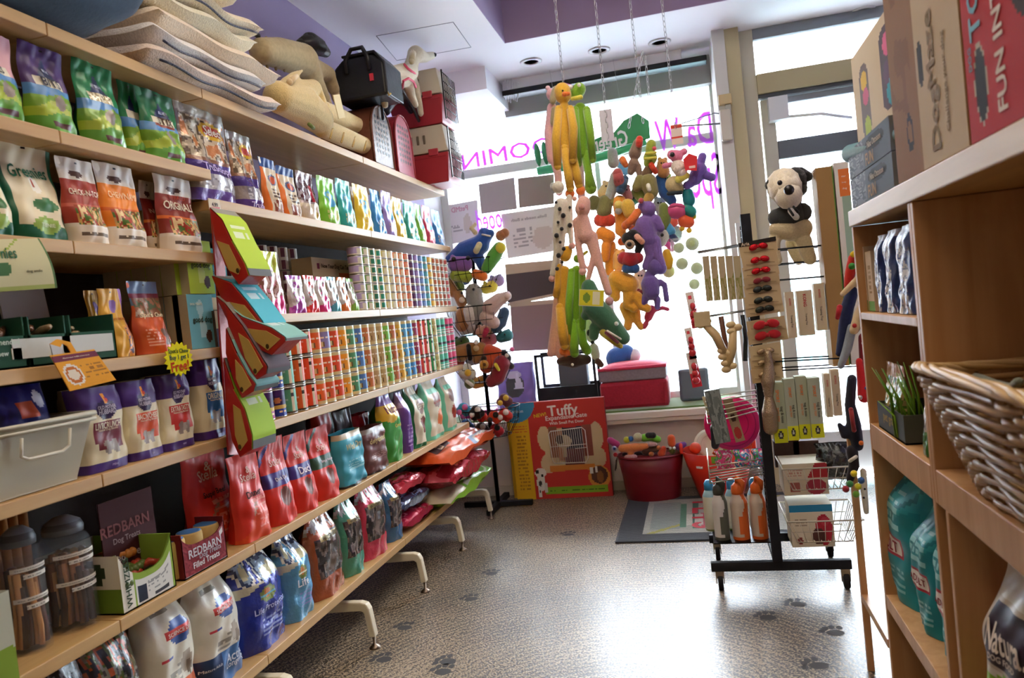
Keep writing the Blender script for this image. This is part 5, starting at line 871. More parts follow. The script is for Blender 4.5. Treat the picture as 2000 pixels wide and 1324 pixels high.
sp('pink bear plush with black nose at the top right of the cluster','e080a0',[[(1322,305,9),(1312,302,7)],[(1336,296,5)],[(1308,322,4),(1298,324,4)]],[('body_fur','ead8cc',[[(1324,325,10),(1330,335,9)]]),('feet','d8cc5a',[[(1326,350,6),(1340,343,5)]]),('nose','1c1a1e',[[(1313,302,3.5,-.04)]],'gloss')],dv=-.05)
sp('purple sprawling plush at the right of the cluster','6e55a8',[[(1366,332,11),(1358,348,10)],[(1368,320,6),(1372,306,6)],[(1375,342,6),(1390,346,6)],[(1350,358,6),(1342,362,6)]],dv=-.02)
q=P(1349,317,1,3.86); a=MB('paper','d8343a'); a.poly([(-.03,-.035),(.025,-.045),(.035,.025),(-.005,.045),(-.035,.02)],-.002,.002); a.box((-.01,-.003,-.03),(.02,-.0021,-.018),'e8c0b8'); tag(obj('toy_tag',a,None,q),'red card tag beside the purple sprawling plush','toy tag')
q=P(1322,262,1,3.9); a=MB('paper','e8d4c8'); a.box((-.028,-.002,-.05),(.028,.002,.05)); a.box((-.028,-.003,.03),(.028,-.0021,.045),'d8483a'); a.box((-.028,-.003,-.02),(.028,-.0021,-.012),'d8483a'); tag(obj('toy_tag',a,None,q),'white and red card header above the pink bear','toy tag')
sp('cream and brown plush under the pink bear','cdb98a',[[(1316,360,12),(1324,368,9)]],[('scarf','2f3a44',[[(1306,378,3,-.03),(1330,376,3,-.03)]],'cloth')])
sp('teal bean shaped toy hanging right of the cream plush','1f7a80',[[(1343,378,8),(1346,392,9)]],fin='plastic')
sp('teal and green ribbed toy below the bean shaped one','2a8a80',[[(1342,408,8),(1350,414,8)]],[('fringe','b8b83a',[[(1350,404,3),(1356,412,3),(1356,424,3)]],'plastic')],fin='plastic')
sp('pink ribbed hamburger shaped toy','d85a8a',[[(1318,412,11),(1326,412,11)]],[('ribs','c04878',[[(1308,404,1.8,-.07),(1322,401,1.8,-.07),(1336,404,1.8,-.07)]],'plastic')],fin='plastic')
sp('orange spiky rubber toy with yellow feet','e8603a',[[(1336,432,9),(1346,434,8)]],[('feet','e0b02c',[[(1332,446,4)],[(1346,450,4)]],'plastic')],fin='plastic')
sp('olive green bottle shaped plush right of the violet one','75823e',[[(1296,405,7),(1298,425,9),(1296,440,9)]])
sp('white dog head plush at the lower right of the cluster','cfc9bc',[[(1294,460,10),(1290,470,9)]],[('eye','2a2826',[[(1293,459,2.5,-.07)]],'gloss')])
sp('sky blue and navy bird toy beside the white dog head','4a9ac8',[[(1304,442,6),(1310,452,7)]],[('wing','2c3c66',[[(1312,460,5),(1320,468,4)]])])
sp('pale mint toy hanging behind the sky blue bird','a8d0c8',[[(1322,452,8),(1322,462,7)]],dv=.08)
sp('black and tan dog plush in a red shirt in the lower centre','1c1c24',[[(1226,466,9),(1246,466,9),(1236,460,9)],[(1250,478,6),(1246,490,5)]],[('muzzle','b89a80',[[(1230,478,7,-.05)]]),('nose','141416',[[(1229,477,3.5,-.08)]],'gloss'),('shirt','b52a34',[[(1218,504,9),(1232,508,11),(1246,504,8)]]),('cape','2c5a9a',[[(1224,524,7),(1240,524,7)]]),('ear_lining','e8a890',[[(1244,462,4,-.05),(1254,472,4,-.05)]])],dv=-.08)
sp('golden teddy plush with bent legs at the bottom centre','e8a234',[[(1206,545,13),(1228,555,14)],[(1230,575,10),(1226,595,7),(1238,602,6)],[(1244,580,8),(1256,598,7),(1264,602,6)],[(1200,560,8),(1202,580,7)]],dv=-.04)
sp('orange legs of a plush hanging lowest in the cluster','eaa03a',[[(1222,600,9),(1228,625,6),(1226,638,6)],[(1240,608,8),(1246,630,5),(1252,638,5)]])
sp('orange crinkly plush on the left edge of the cluster','f0a038',[[(1192,480,8),(1194,510,8),(1190,530,6)]],dv=.05)
sp('violet ribbed elephant plush at the bottom right','6a5298',[[(1280,520,12),(1290,524,9)],[(1268,535,6),(1262,548,5)],[(1270,555,13),(1272,570,12)],[(1290,552,5),(1298,556,4),(1302,585,4)],[(1262,580,6),(1256,592,5)],[(1284,585,5),(1284,600,4)]],dv=-.05)
sp('crimson monkey plush with curled tail at the lowest right','c8405a',[[(1272,605,7),(1266,620,6)],[(1282,605,3),(1294,601,3),(1304,604,3)],[(1262,632,4),(1258,638,4)]])
sp('dark green and orange tiny plush behind the black dog','2f7a4a',[[(1184,492,6),(1182,504,6)]],[('cap','e8803a',[[(1184,480,5)]])],dv=.08)
sp('amber plastic bottle shaped toy','d8a428',[[(1302,494,6),(1306,508,7),(1306,518,6)]],fin='plastic')
sp('pale yellow net ball toy at the right','dce08a',[[(1306,530,9)]],fin='plastic',dv=.05)
for i,(px,py,r) in enumerate(((1352,476,10),(1326,484,8),(1332,515,9),(1361,524,9),(1356,555,8))):
    a=MB('plush','b5c489'); q=P(px,py,1,3.92); a.ell((0,0,0),r*5/FPX); t_=thing('ball_pack',['pale green ball in clear wrap, topmost of the five','pale green ball in clear wrap, left of the second row','pale green ball in clear wrap, left of the third row','pale green ball in clear wrap, right of the third row','pale green ball in clear wrap, lowest of the five'][i],'ball toy',q,group='pale green balls in clear wraps hanging on a chain'); obj('ball',a,t_)
    a=MB('clear_wrap'); a.box((-.04,-.03,-.045),(.04,.03,.05)); obj('wrap',a,t_,bev=.012)
a=MB('metal','9a9a9c')
for px0,py0,px1,py1,rr,nmc,dv in((1088,0,1100,160,.011,'long chain holding the duck and frog plush',0),(1168,0,1190,290,.01,'chain left of the plush cluster carrying the paper tag',0),(1232,20,1256,240,.01,'middle chain of the plush cluster',.1),(1255,100,1228,250,.009,'slanting chain above the plush cluster',.1),(1290,0,1320,250,.01,'chain leading down to the pink bear plush',0),(1260,110,1275,260,.008,'short chain above the turtle plush',.1)):
    p0,p1=P(px0,py0,1,3.85+dv),P(px1,py1,1,3.85+dv); 
    if py0<=20: p0=V((p0.x-.01,p0.y,4.0 if p0.x>-.98 else 3.0))
    a=MB('metal','b4b4b8'); n=int((p1-p0).length/.026); ax_=(p1-p0).normalized(); o1=ax_.orthogonal().normalized(); o2=ax_.cross(o1)
    for k in range(n):
        c=p0+(p1-p0)*((k+.5)/n)-p1; o_=o1 if k%2 else o2
        a.tube([c+ax_*.017*cos(t)+o_*.007*sin(t) for t in [j*PI/4 for j in range(8)]],.0018,4,closed=True)
    tag(obj('chain',a,None,p1),nmc,'chain','steel chains hanging from the ceiling')
a=MB('chrome','c8c8cc'); p0=P(1100,160,1,3.82)
for k in range(6): a.tube([(0,0,0),(.02*(k-2.5),0,-.03),(.016*(k-2.5),.02,-.075)],.0018,4,['e8c83a','e060a0','6fd06a','d8d8dc'][k%4])
tag(obj('hook_cluster',a,None,p0),'bunch of coloured loops tied at the end of the longest chain','toy loops')
a=MB('paper','c9c4cf'); q=P(1185,247,1,3.85); a.box((-.032,-.002,-.075),(.032,.002,.085)); tag(obj('toy_tag',a,None,q),'plain lavender paper card hanging from the left chain','toy tag')
# KONG style red toy cards right of cluster
for i,(px0,py0,px1,py1,c,l) in enumerate(((1345,570,1368,640,'c03038','clear pack with red and black toys, upper of the red hanging packs'),(1342,640,1362,700,'d8c8cc','clear pack with a pink red snowman shaped toy, middle of the red hanging packs'),(1346,688,1372,755,'d03040','white card with three red rubber balls, lowest of the red hanging packs'))):
    p0=P(px0,py0,1,3.7); p1=P(px1,py1,1,3.7); w,h=p1.x-p0.x,p0.z-p1.z; t_=thing('toy_pack',l,'toy pack',(p0.x+w/2,3.7,p1.z),(0,-.1,0),'red rubber toy packs hanging in a column')
    a=MB('paper','e8e0de'); a.surf(lambda u,v:V((u*w/2,0,v*h)),12,20,[('b',0,1,'e6dcda'),('be',.5,.1,2,0,c),('r',-.5,.78,.4,.92,'d84a58')],sm=False); a.box((-w/2,.001,0),(w/2,.003,h)); obj('card',a,t_)
    a=MB('gloss','c02836'); 
    for k in range(3): a.ell((0.002*k,-.014,h*(.2+.2*k)),(.018-.002*k,.016,.018))
    obj('rubber_toy',a,t_)
transl('f0a0ff')
# ================= lettering on the glass, hanging sign =================
def neon(t,px,py,w,rot,mir,Y=5.70,h=.3):
    c=P(px,py,1,Y); a=MB('translucent_f0a0ff'); a.flat(t,(0,0,0),w,'c860dc','-y',rot,mir=mir,h=h,fin='translucent_f0a0ff'); me=obj('window_lettering',a,None,c); return me
tag(neon('Da W',1335,258,.40,.02,True,h=.2),'purple mirrored lettering high on the glass near the door frame','window lettering')
tag(neon('ROOMING',985,300,1.02,.05,True,h=.2),'purple mirrored lettering along the upper glass left of the green sign','window lettering')
tag(neon('ooed',955,428,.2,.05,True,h=.12),'small purple mirrored lettering between the paper sheets','window lettering')
tag(neon('Spe',1380,355,.22,.02,True,h=.15),'small purple mirrored lettering beside the right window frame','window lettering')
c=P(1155,290,1,5.35); t_=thing('hanging_sign','green toothbrush shaped sign hanging in the window with mirrored white lettering','sign',c,(0,.055-.12,0))
a=MB('plastic','2f9a5a'); L0=P(1045,300,1,5.35).x-c.x; L1=P(1270,270,1,5.35).x-c.x
pr=[(L0+.4,-.03),(L1*.35,-.035),(L1,-.02),(L1+.01,.1),(L1-.06,.17),(L1-.16,.14),(L1-.24,.075),(L0+.5,.07),(L0+.4,.05)]; a.poly(pr,-.012,.012); obj('sign_board',a,t_,bev=.006)
a=MB('gloss','3fb070'); a.tube([(L0+.0,0,-.075),(L0+.2,0,-.085),(L1*.3,0,-.07),(L1-.03,0,-.04)],[.03,.034,.03,.02],12); obj('handle',a,t_)
a=MB('plastic','3a8f5f')
for k in range(3): a.ell((L0+.02+.055*k,0,.04),(.024,.02,.085))
obj('bristles',a,t_); a=MB('paper','eef4ee'); a.flat('Greenies',(.08,-.0135,.02),.36,'eef4ee','-y',.0,mir=True,h=.14); obj('lettering',a,t_)
a=MB('plastic','c8ccd0')
for x in(-.2,.25): a.tube([(x,0,.06),(x,0,1.1)],.0015,4)
obj('hanging_cord',a,t_)
# papers taped on the window glass
def sheet(px,Y,c,label,ops=None,texts=(),name='paper_sheet',cat='paper sheet'):
    q=[P(x,y,1,Y) for x,y in px]; o=(q[2]+q[3])/2; a=MB('paper',c); fn=lambda u,v,d=0:(q[3].lerp(q[2],(u+1)/2)).lerp(q[0].lerp(q[1],(u+1)/2),v)+V((0,d,0))-o
    a.surf(fn,24,24,ops,c,sm=False); a.surf(lambda u,v:fn(-u,v,.003),1,1)
    for t,cu,cv,tw,col,mir in texts: a.text(t,lambda x,y:fn(cu+(-x if mir else x)*tw,cv+y*tw*.5,-.002),col)
    return tag(obj(name,a,None,o),label,cat)
GY=5.72
sheet([(934,360),(1004,346),(1010,408),(940,418)],GY,'a89c98','blank grey brown sheet taped high on the window, left of two')
sheet([(1011,348),(1082,340),(1082,398),(1014,406)],GY,'9a857c','blank darker brown sheet taped high on the window, right of two')
sheet([(868,402),(932,390),(938,468),(874,478)],GY,'d6cfd2','white flyer with faded figure taped at the left of the window',[('b',0,1,'d8d0d2'),('e',.3,.45,.25,.25,'c4b8b0'),('l',-.8,.3,.0,.5,3,'a8a0a4')],(('PetMD',-.1,.85,1.0,'c88aa0',True),))
sheet([(978,418),(1086,402),(1086,490),(992,505)],GY,'d8ccc0','cream flyer with mirrored script taped in the middle of the window',[('b',0,1,'dcd0c4'),('e',.5,.35,.4,.25,'cbb8a8'),('l',-.7,.2,.1,.65,5,'a89c94')],(('Bella needs a Bath',.0,.82,1.3,'a89890',True),))
sheet([(986,516),(1100,506),(1100,575),(992,598)],GY,'5a4a42','dark poster seen from behind with tan bands, middle left of the window',[('b',0,1,'4f413c'),('b',.76,1,'b59c80'),('b',0,.1,'b59c80')])
sheet([(996,592),(1100,583),(1100,682),(1002,686)],GY,'8a6f64','brown poster seen from behind, low on the left window',[('b',0,1,'8a6f64'),('b',.9,1,'b59c80')])
# display window contents
ZD=.545
q=[xs(1180,5.45,ZD),xs(1310,5.45,ZD)]; t_=thing('pet_carrier','large red and grey soft pet carrier lying on the window sill','pet carrier',((q[0]+q[1])/2,5.47,ZD+.001)); w=(q[1]-q[0])/2; h=zs(712,q[0],5.4)-ZD
a=MB('cloth','b02838'); a.box((-w,-.17,0),(w,.17,h*.62)); obj('lower_body',a,t_,bev=.03)
a=MB('cloth','8f8288'); a.box((-w*.98,-.168,h*.62),(w*.98,.168,h*.9),); obj('mesh_band',a,t_,bev=.01)
a=MB('cloth','d83a58'); a.surf(lambda u,v:V((u*w,-.17+.34*v,h*.88+h*.12*(1-abs(u)**4)*max(0,1-abs(2*v-1)**4))),24,12); a.tube([(-w,-.17,h*.89),(w,-.17,h*.89)],.012,8); obj('top_panel',a,t_)
plush('pet_toy','blue cushion toy leaning behind the red carrier','plush toy',None,1,5.6,'3a6ab0',[[(1205,700,16),(1222,690,13)]],[('tuft','e8e8ec',[[(1238,694,10)]])],rem=.012)
a=MB('plush','6b8a4a'); a.box((-1.84,5.2,ZD+.0005),(.2,5.69,ZD+.012)); tag(obj('artificial_grass',a),'strip of green artificial grass on the display sill','artificial grass')

# more of the display window
def ws(pl,pr,Y): return xs(pl,Y,ZD),xs(pr,Y,ZD)
x0,x1=ws(1062,1172,5.5); h=zs(695,x0,5.5)-ZD; t_=thing('wire_crate','black framed crate standing on the window sill behind the hanging plush','crate',((x0+x1)/2,5.52,ZD+.013)); w=(x1-x0)/2
a=MB('matte','23262c')
for q in(-1,1):
    for p in(-.12,.12): a.box((q*w-.01,p-.01,0),(q*w+.01,p+.01,h))
for p in(-.12,.12): a.box((-w,p-.01,h-.02),(w,p+.01,h)); a.box((-w,p-.012,0),(w,p+.012,h*.42))
a.box((-w,-.12,0),(w,.12,.02)); obj('frame',a,t_)
a=MB('matte','5b5f66'); a.box((-w*.3,-.06,.03),(w*.7,.06,h*.8)); obj('inner_liner',a,t_,bev=.01)
x0,x1=ws(978,1052,5.45); mb=bag(x1-x0,zs(716,x0,5.45)-ZD,.12,'8f7cc8',[('b',0,1,'8f7cc8'),('e',0,.55,.5,.22,'5a5a60'),('e',0,.78,.4,.08,'c8c4dc'),('t',.2,.5,.25,.85,'d8d4e8'),('l',-.7,.1,.7,.25,2,'d8c8e8')],kind='block'); tag(obj('dog_food_bag',mb,None,((x0+x1)/2,5.45,ZD+.013)),'light purple food bag on the window sill left of the black crate','dog food bag')
x0,x1=ws(903,968,5.4); a=MB('plastic','c8407a'); a.box((x0,5.34,ZD+.013),(x1,5.5,ZD+.07)); tag(obj('storage_box',a,bev=.01),'pink box on the window sill behind the basket stand','box')
x0,x1=ws(1330,1388,5.5); a=MB('plastic','6d7683'); a.box((x0,5.42,ZD+.013),(x1,5.64,zs(722,x0,5.42))); tag(obj('storage_box',a,bev=.02),'grey box at the right end of the window sill','box')

t_=thing('toy_hanger','thin steel hanger rod reaching left from the beige door post','hanger',(.355,5.14,2.39))
a=MB('metal','7a7c7c'); a.tube([(0,0,0),(-.385,0,.036)],.006,6); a.tube([(0,0,.05),(-.1,-.02,.075),(-.385,0,.036)],.004,6); obj('rod',a,t_)
a=MB('metal','8a8c8e'); a.box((-.03,-.012,.05),(.005,.01,.12)); obj('bracket',a,t_)
a=MB('plastic','cdb98a'); a.box((-.07,-.03,.12),(.015,.02,.185)); obj('wooden_block',a,t_,bev=.006)

a=MB('plastic','d4cfc2'); q=P(1389,248,1,5.1); a.box((-.035,-.02,-.1),(.035,.02,.1)); tag(obj('switch_box',a,None,V((.318,5.118,q.z)),bev=.01),'tall beige plastic box fixed to the white frame under the wooden block','switch box')
# ================= gate carton against the window wall =================
PS[0]=1.15
def fx(px,Y,z): return xs(px,Y,z)
Y0=5.04; xl,xr=fx(1010,Y0,.02),fx(1197,Y0,.02); w=xr-xl; h=zs(776,xr,Y0); a=MB('paper','b8322c')
gops=[('b',0,1,'c23a33'),('r',-1,0,-.6,1,'d8a81f'),('e',-.86,1,.42,.2,'3f8fb8'),('l',-.92,.1,-.68,.68,16,'a87a20'),('l',-.95,.7,-.65,.78,3,'c8602a')]
# bone shaped picture
gops+=[('r',-.32,.32,.8,.72,'cbb48a'),('e',-.3,.62,.14,.13,'cbb48a'),('e',.78,.62,.14,.14,'cbb48a'),('e',-.26,.36,.16,.1,'cbb48a'),('e',.8,.4,.14,.1,'cbb48a'),('r',-.2,.42,-.02,.74,'8a5a40'),('r',-.02,.38,.22,.7,'a87858'),('r',.1,.5,.5,.76,'3a3844'),('r',.5,.42,.7,.74,'8a4a3c'),('r',.1,.34,.5,.5,'6a3a3a'),('e',.1,.58,.16,.07,'b8a88a'),('e',.02,.6,.08,.05,'4a3a34'),('r',.06,.42,.14,.56,'b8a88a'),('r',-.25,.27,.7,.335,'c87a34'),('e',.24,.77,.42,.05,'c23a33'),('e',.3,.245,.4,.04,'c23a33'),('e',.76,.2,.22,.12,'d08a3c'),('e',.76,.22,.17,.09,'5a3a2c'),('e',.78,.2,.07,.06,'8a5a34'),('r',.58,.24,.64,.3,'e0dcd4'),('r',.7,.25,.73,.31,'e0dcd4'),('r',-.38,.05,.9,.115,'86b02e'),('l',-.3,.07,.85,.1,1,'3a5a20'),('e',-.45,.27,.12,.05,'ded8cc'),('e',-.46,.17,.09,.09,'ded8cc'),('r',-.54,.02,-.47,.14,'ded8cc'),('r',-.4,.06,-.34,.16,'d0c8bc'),('e',-.52,.28,.04,.02,'2a2826'),('e',-.42,.24,.025,.015,'2a2826'),('e',-.48,.16,.03,.03,'3a3836'),('e',-.5,.08,.02,.015,'2a2826')]
boxmesh(a,w,.05,h,'b8322c',gops,(('NEW!',-.34,.865,.26,'e0c030',.12),('Tuffy',.14,.885,.62,'f0e6dc',.03),('Expandable Gate',.2,.825,.86,'f0e0d8',.04),('With Small Pet Door',.2,.775,.72,'f0e0d8',.03),('Carlson',-.84,.92,.3,'c8d8e0')),'9a2a26',90,110)
g_=MB('paper','e6e0d6')
def gp(u,v): return V((u*w/2,-.0275,v*h))
a.tube([gp(-.14,.36),gp(-.17,.4),gp(-.2,.66),gp(-.16,.69),gp(.5,.71),gp(.56,.68),gp(.57,.4),gp(.52,.355),gp(-.14,.36)],.0035,5,'e6e0d6')
for k in range(15): u=-.12+k*.045; a.tube([gp(u+.0,.36),gp(u-.02,.7)],.0018,4,'dcd6cc')
a.tube([gp(-.19,.53),gp(.57,.54)],.0025,4,'e6e0d6'); a.tube([gp(.32,.5),gp(.57,.505)],.0025,4,'e6e0d6')
tag(obj('gate_carton',a,None,((xl+xr)/2,Y0+.035,.001)),'large red and yellow carton with a white pet gate picture, standing in front','carton','pet gate cartons')
a=MB('paper'); boxmesh(a,w,.04,h*.99,'c8a01e',[('b',0,1,'cfa420'),('l',-.97,.1,-.9,.8,20,'a87a20')],(),'9a2a26',10,20); tag(obj('gate_carton',a,None,((xl+xr)/2-.035,Y0+.085,.001)),'second yellow edged gate carton, only its left edge showing','carton','pet gate cartons')
# ================= tubs =================
def rims(rx,ry,z,n=40): return [(rx*cos(i*2*PI/n),ry*sin(i*2*PI/n),z) for i in range(n)]
t_=thing('party_tub','dark red oval metal tub full of plush toys under the window','tub',(-.365,4.96,.001))
a=MB('gloss','7a1420'); a.lathe([(.8,0),(.82,.005),(.88,.12),(.905,.175),(.915,.18),(.92,.19),(1.0,.29)],seg=48,sx=.215,sy=.165); 
a.tube(rims(.217,.167,.292),.006,8,closed=True); obj('tub_body',a,t_)
a=MB('matte','3a1014'); a.lathe([(.0,0),(.93,.001)],seg=40,sx=.2,sy=.15,c=(0,0,.235)); 
a=MB('metal','6a5a50'); 
for s_ in(-1,): a.tube([(s_*.222,-.03,.27),(s_*.235,-.03,.2),(s_*.235,.03,.2),(s_*.222,.03,.27)],.004,6)
obj('handle',a,t_)
a=MB('metal','6a5a50'); a.tube([(.222,-.03,.27),(.235,-.03,.2),(.235,.03,.2),(.222,.03,.27)],.004,6); obj('handle',a,t_)
GT='plush toys heaped in the dark red tub'; YT=4.9
def tt(l,c,ch,pr=(),dv=0): plush('plush_toy',l,'plush toy',GT,1,YT+dv,c,ch,pr,rem=.006)
tt('orange plush bird with pink foot lying on the dark red tub rim','e88a4a',[[(1215,876,7),(1240,874,8),(1262,872,6)],[(1232,885,6),(1232,890,5)]],[('foot','dba8a0',[[(1224,893,4,-.02),(1240,892,4,-.02)]]),('beak','d8a8a0',[[(1270,868,4,-.02),(1280,868,3,-.02)]])])
tt('hot pink plush with blue eyed face at the left of the dark red tub','b83a78',[[(1192,860,6),(1204,868,7)]],[('face','b8b4c8',[[(1200,876,5,-.02)]]),('pupil','2a4a8a',[[(1200,876,2.5,-.06)]],'gloss'),('bib','c8303a',[[(1202,888,4,-.02)]])],.02)
tt('yellow and blue round plush at the back of the dark red tub','c8c832',[[(1224,859,6)]],[('blue_half','2f6ab0',[[(1232,857,5,.0)]])],.05)
tt('cream ball and lime green plush roll on top of the dark red tub','7fd03a',[[(1258,855,7),(1272,853,7),(1285,858,6)]],[('cream_end','d8d4a8',[[(1246,854,8,-.01)]]),('black_band','26282a',[[(1266,850,5,-.03),(1276,850,5,-.03)]],'cloth')],.04)
tt('orange and olive tall head plush at the right of the dark red tub','e0602a',[[(1311,856,7),(1312,866,7)]],[('face','7a7a38',[[(1313,880,6,-.02)]]),('eye','ece8dc',[[(1309,875,2.5,-.06)],[(1317,875,2.5,-.06)]],'gloss')])
tt('brown monkey plush in the middle of the dark red tub','5a3a28',[[(1262,880,9),(1280,876,8)]],[('paw','d8884a',[[(1272,886,5,-.02)],[(1286,874,4,-.02)]])],.01)
tt('red orange plush limb beside the monkey in the dark red tub','d8502a',[[(1292,886,7),(1296,876,5)]],(),0)
tt('purple fuzzy plush at the right rim of the dark red tub','7a4aa0',[[(1326,872,7),(1336,868,5)]],(),.02)
tt('dark plum plush filling the back of the dark red tub','3a2630',[[(1225,892,10),(1260,896,12),(1300,896,11)]],(),.08)
t_=thing('flexible_tub','bright red flexible plastic tub behind the wheeled rack','tub',(.065,4.92,.001))
a=MB('plastic','e23a26'); a.lathe([(.13,0),(.135,.003),(.19,.18),(.225,.31),(.219,.31),(.185,.18),(.13,.01)],seg=44)
for s_ in(-1,1): a.tube([(s_*.222,-.06,.3),(s_*.225,-.04,.35),(s_*.225,.04,.35),(s_*.222,.06,.3)],.012,8)
obj('tub_body',a,t_)
a=MB('paper','e8dcd4'); a.surf(lambda u,v:V((.205*cos(-2.2+u*.12),.205*sin(-2.2+u*.12),.222+v*.03)),6,2); obj('label',a,t_)
a=MB('paper','7ab02a'); a.surf(lambda u,v:V(((.215+.011*v)*cos(-1.55+u*.22),(.215+.011*v)*sin(-1.55+u*.22),.26+v*.045)),10,6,[('b',0,1,'86b83a'),('e',0,.5,.6,.4,'2a4a6a')]); obj('sticker',a,t_)
def disc(l,loc,rot,r,c,c2,gr,name='flying_disc',cat='dog toy'):
    a=MB('plastic',c); a.lathe([(.001,0),(r*.55,0),(r*.58,.004),(r*.8,.004),(r*.84,0),(r*.97,-.008),(r,-.016),(r*.96,-.02),(r*.82,-.006),(r*.5,-.005),(.001,-.005)],seg=44,cols=[c,c2,c,c2,c,c,c,c,c,c]); tag(obj(name,a,None,loc,rot),l,cat,gr)
disc('cream disc toy with printed face standing in the bright red tub',(.03,4.96,.33),(PI/2-.4,0,0),.11,'d8ceb4','c8bca0',None)
a=MB('paper','7ab83a'); a.box((-.06,-.004,-.08),(.06,.004,.07)); a.box((-.03,-.006,-.03),(.035,-.005,.03),'2f4a5a'); tag(obj('toy_card',a,None,(.17,4.9,.33),(-.2,.3,0)),'green toy card standing at the right of the bright red tub','toy card')
a=MB('rubber' if 0 else 'gloss','e8532c'); a.ell((0,0,0),.038); tag(obj('ball',a,None,(-.07,4.87,.33)),'orange red ball resting at the left of the bright red tub','ball')
a=MB('cloth','e8702a'); a.tube([(-.03,0,-.04),(.03,-.02,.06)],.012,8); tag(obj('toy_strap',a,None,(.07,4.85,.33)),'orange strap leaning on the cream disc','toy strap')
# ================= door mat =================
a=MB('paper','3c3e44'); x0,x1,y0,y1=-.53,.50,4.03,4.93
a.box((x0,y0,.0008),(x1,y1,.010))
mo=[('b',0,1,'b9b6a8'),('r',-.9,.1,-.5,.9,'9aa39a'),('d',.5,.55,.03,'b8b04a'),('r',-.5,.15,-.42,.85,'4f8a6a'),('r',-.34,.1,-.26,.9,'3f7a66'),('r',-.24,.1,-.15,.55,'c85a6a'),('l',-.42,.2,-.1,.8,1,'d8d4c4'),('r',-.12,.08,-.06,.92,'c0485a'),('e',.2,.12,.1,.1,'8a92c0')]
a.surf(lambda u,v:V((x0+.14+(u+1)/2*(x1-x0-.2),y0+.12+v*(y1-y0-.2),.0108)),70,50,mo)
a.flat('PETS',(-.02,4.5,.0112),.55,'b8303c','+z',-PI/2,off=0); 
for k in range(56):
    yy=y0+.015+k*.0158; a.box((x0+.01,yy,.010),(x1-.01,yy+.004,.0116),'54565c')
tag(obj('door_mat',a),'dark grooved door mat with faded coloured lettering in front of the tubs','door mat')
# ================= wheeled rack =================
XR=.25
t_=thing('wheeled_rack','black wheeled grid rack in front of the door hung with pet accessories','display rack',(XR,3.55,0))
def rel(p): return V(p)-V((XR,3.55,0))
for y in(3.35,3.74):
    a=MB('matte','14161c'); a.box(rel((-.03,y-.015,.085)),rel((.545,y+.015,.125))); obj('base_bar',a,t_,bev=.003)
    for x in(.0,.515):
        a=MB('matte','17181c'); a.lathe([(.032,-.011),(.034,-.006),(.034,.006),(.032,.011)],seg=20,M=Matrix.Translation(rel((x+.005,y,.034)))@Matrix.Rotation(PI/2,4,'Y')); c_=obj('caster',a,t_)
        a=MB('metal','a89c88'); a.box(rel((x-.014,y-.012,.055)),rel((x+.022,y+.012,.085))); a.box(rel((x-.014,y-.006,.03)),rel((x-.01,y+.006,.06))); a.box(rel((x+.018,y-.006,.03)),rel((x+.022,y+.006,.06))); obj('caster_fork',a,c_)
a=MB('matte','14161c'); a.box(rel((XR-.02,3.33,.125)),rel((XR+.02,3.37,1.62))); obj('upright',a,t_)
a=MB('plastic','c9ccd2'); a.box(rel((XR-.018,3.72,.125)),rel((XR+.018,3.76,1.62))); obj('upright',a,t_)
a=MB('matte','14161c'); a.box(rel((XR-.012,3.37,.09)),rel((XR+.012,3.72,.115))); obj('cross_bar',a,t_)
a=MB('metal','26282c')
for k in range(46): z=.16+k*.0315; a.tube([rel((XR,3.37,z)),rel((XR,3.72,z))],.0022,4)
for k in range(9): y=3.39+k*.04; a.tube([rel((XR,y,.15)),rel((XR,y,1.6))],.0022,4)
obj('grid_panel',a,t_)
def arm(x0,z,x1,y=3.42,c='2a2c30',n=2,dy=.12,gap=0,name='hook_arm'):
    a=MB('metal',c)
    for k in range(n): a.tube([rel((x0,y+k*dy,z)),rel((x1,y+k*dy,z-.01))],.0035,6)
    a.tube([rel((x1,y,z-.01)),rel((x1,y+(n-1)*dy,z-.01))],.0035,6); obj(name,a,t_)
arm(XR,1.50,.045,3.42,'8a8c8a'); arm(XR,1.21,.06,3.42,'9a9c9a'); arm(XR,1.46,.60,3.36); arm(XR,1.40,.62,3.45); arm(XR,1.33,.62,3.36); arm(XR,.99,.58,3.30); arm(XR,.945,.66,3.36)
a=MB('metal','b8b2a0')
for k in range(6): z=.84-.018*k; a.tube([rel((XR-.01,3.45,z+.015)),rel((.015,3.45,z-.006*k)),rel((.015,3.62,z-.006*k))],.003,5)
for k in range(6): z=.51-.0+k*-.0; 
obj('wire_shelf',a,t_)
a=MB('metal','b8b2a0')
for k in range(6): y=3.37+.05*k; a.tube([rel((.0,y,.47)),rel((XR-.02,y,.50))],.003,5)
for x in(.0,.22): a.tube([rel((x,3.37,.47+.1*x)),rel((x,3.64,.47+.1*x))],.003,5)
a.tube([rel((.0,3.37,.47)),rel((.0,3.37,.55)),rel((.0,3.64,.57)),rel((.0,3.64,.47))],.003,5)
for zz in(.545,.52): a.tube([rel((.0,3.37,zz)),rel((XR-.02,3.37,zz+.02))],.003,5)
obj('wire_shelf',a,t_)
a=MB('metal','14161c'); a.box(rel((-.01,3.36,.20)),rel((.24,3.60,.205))); obj('bottle_tray',a,t_)
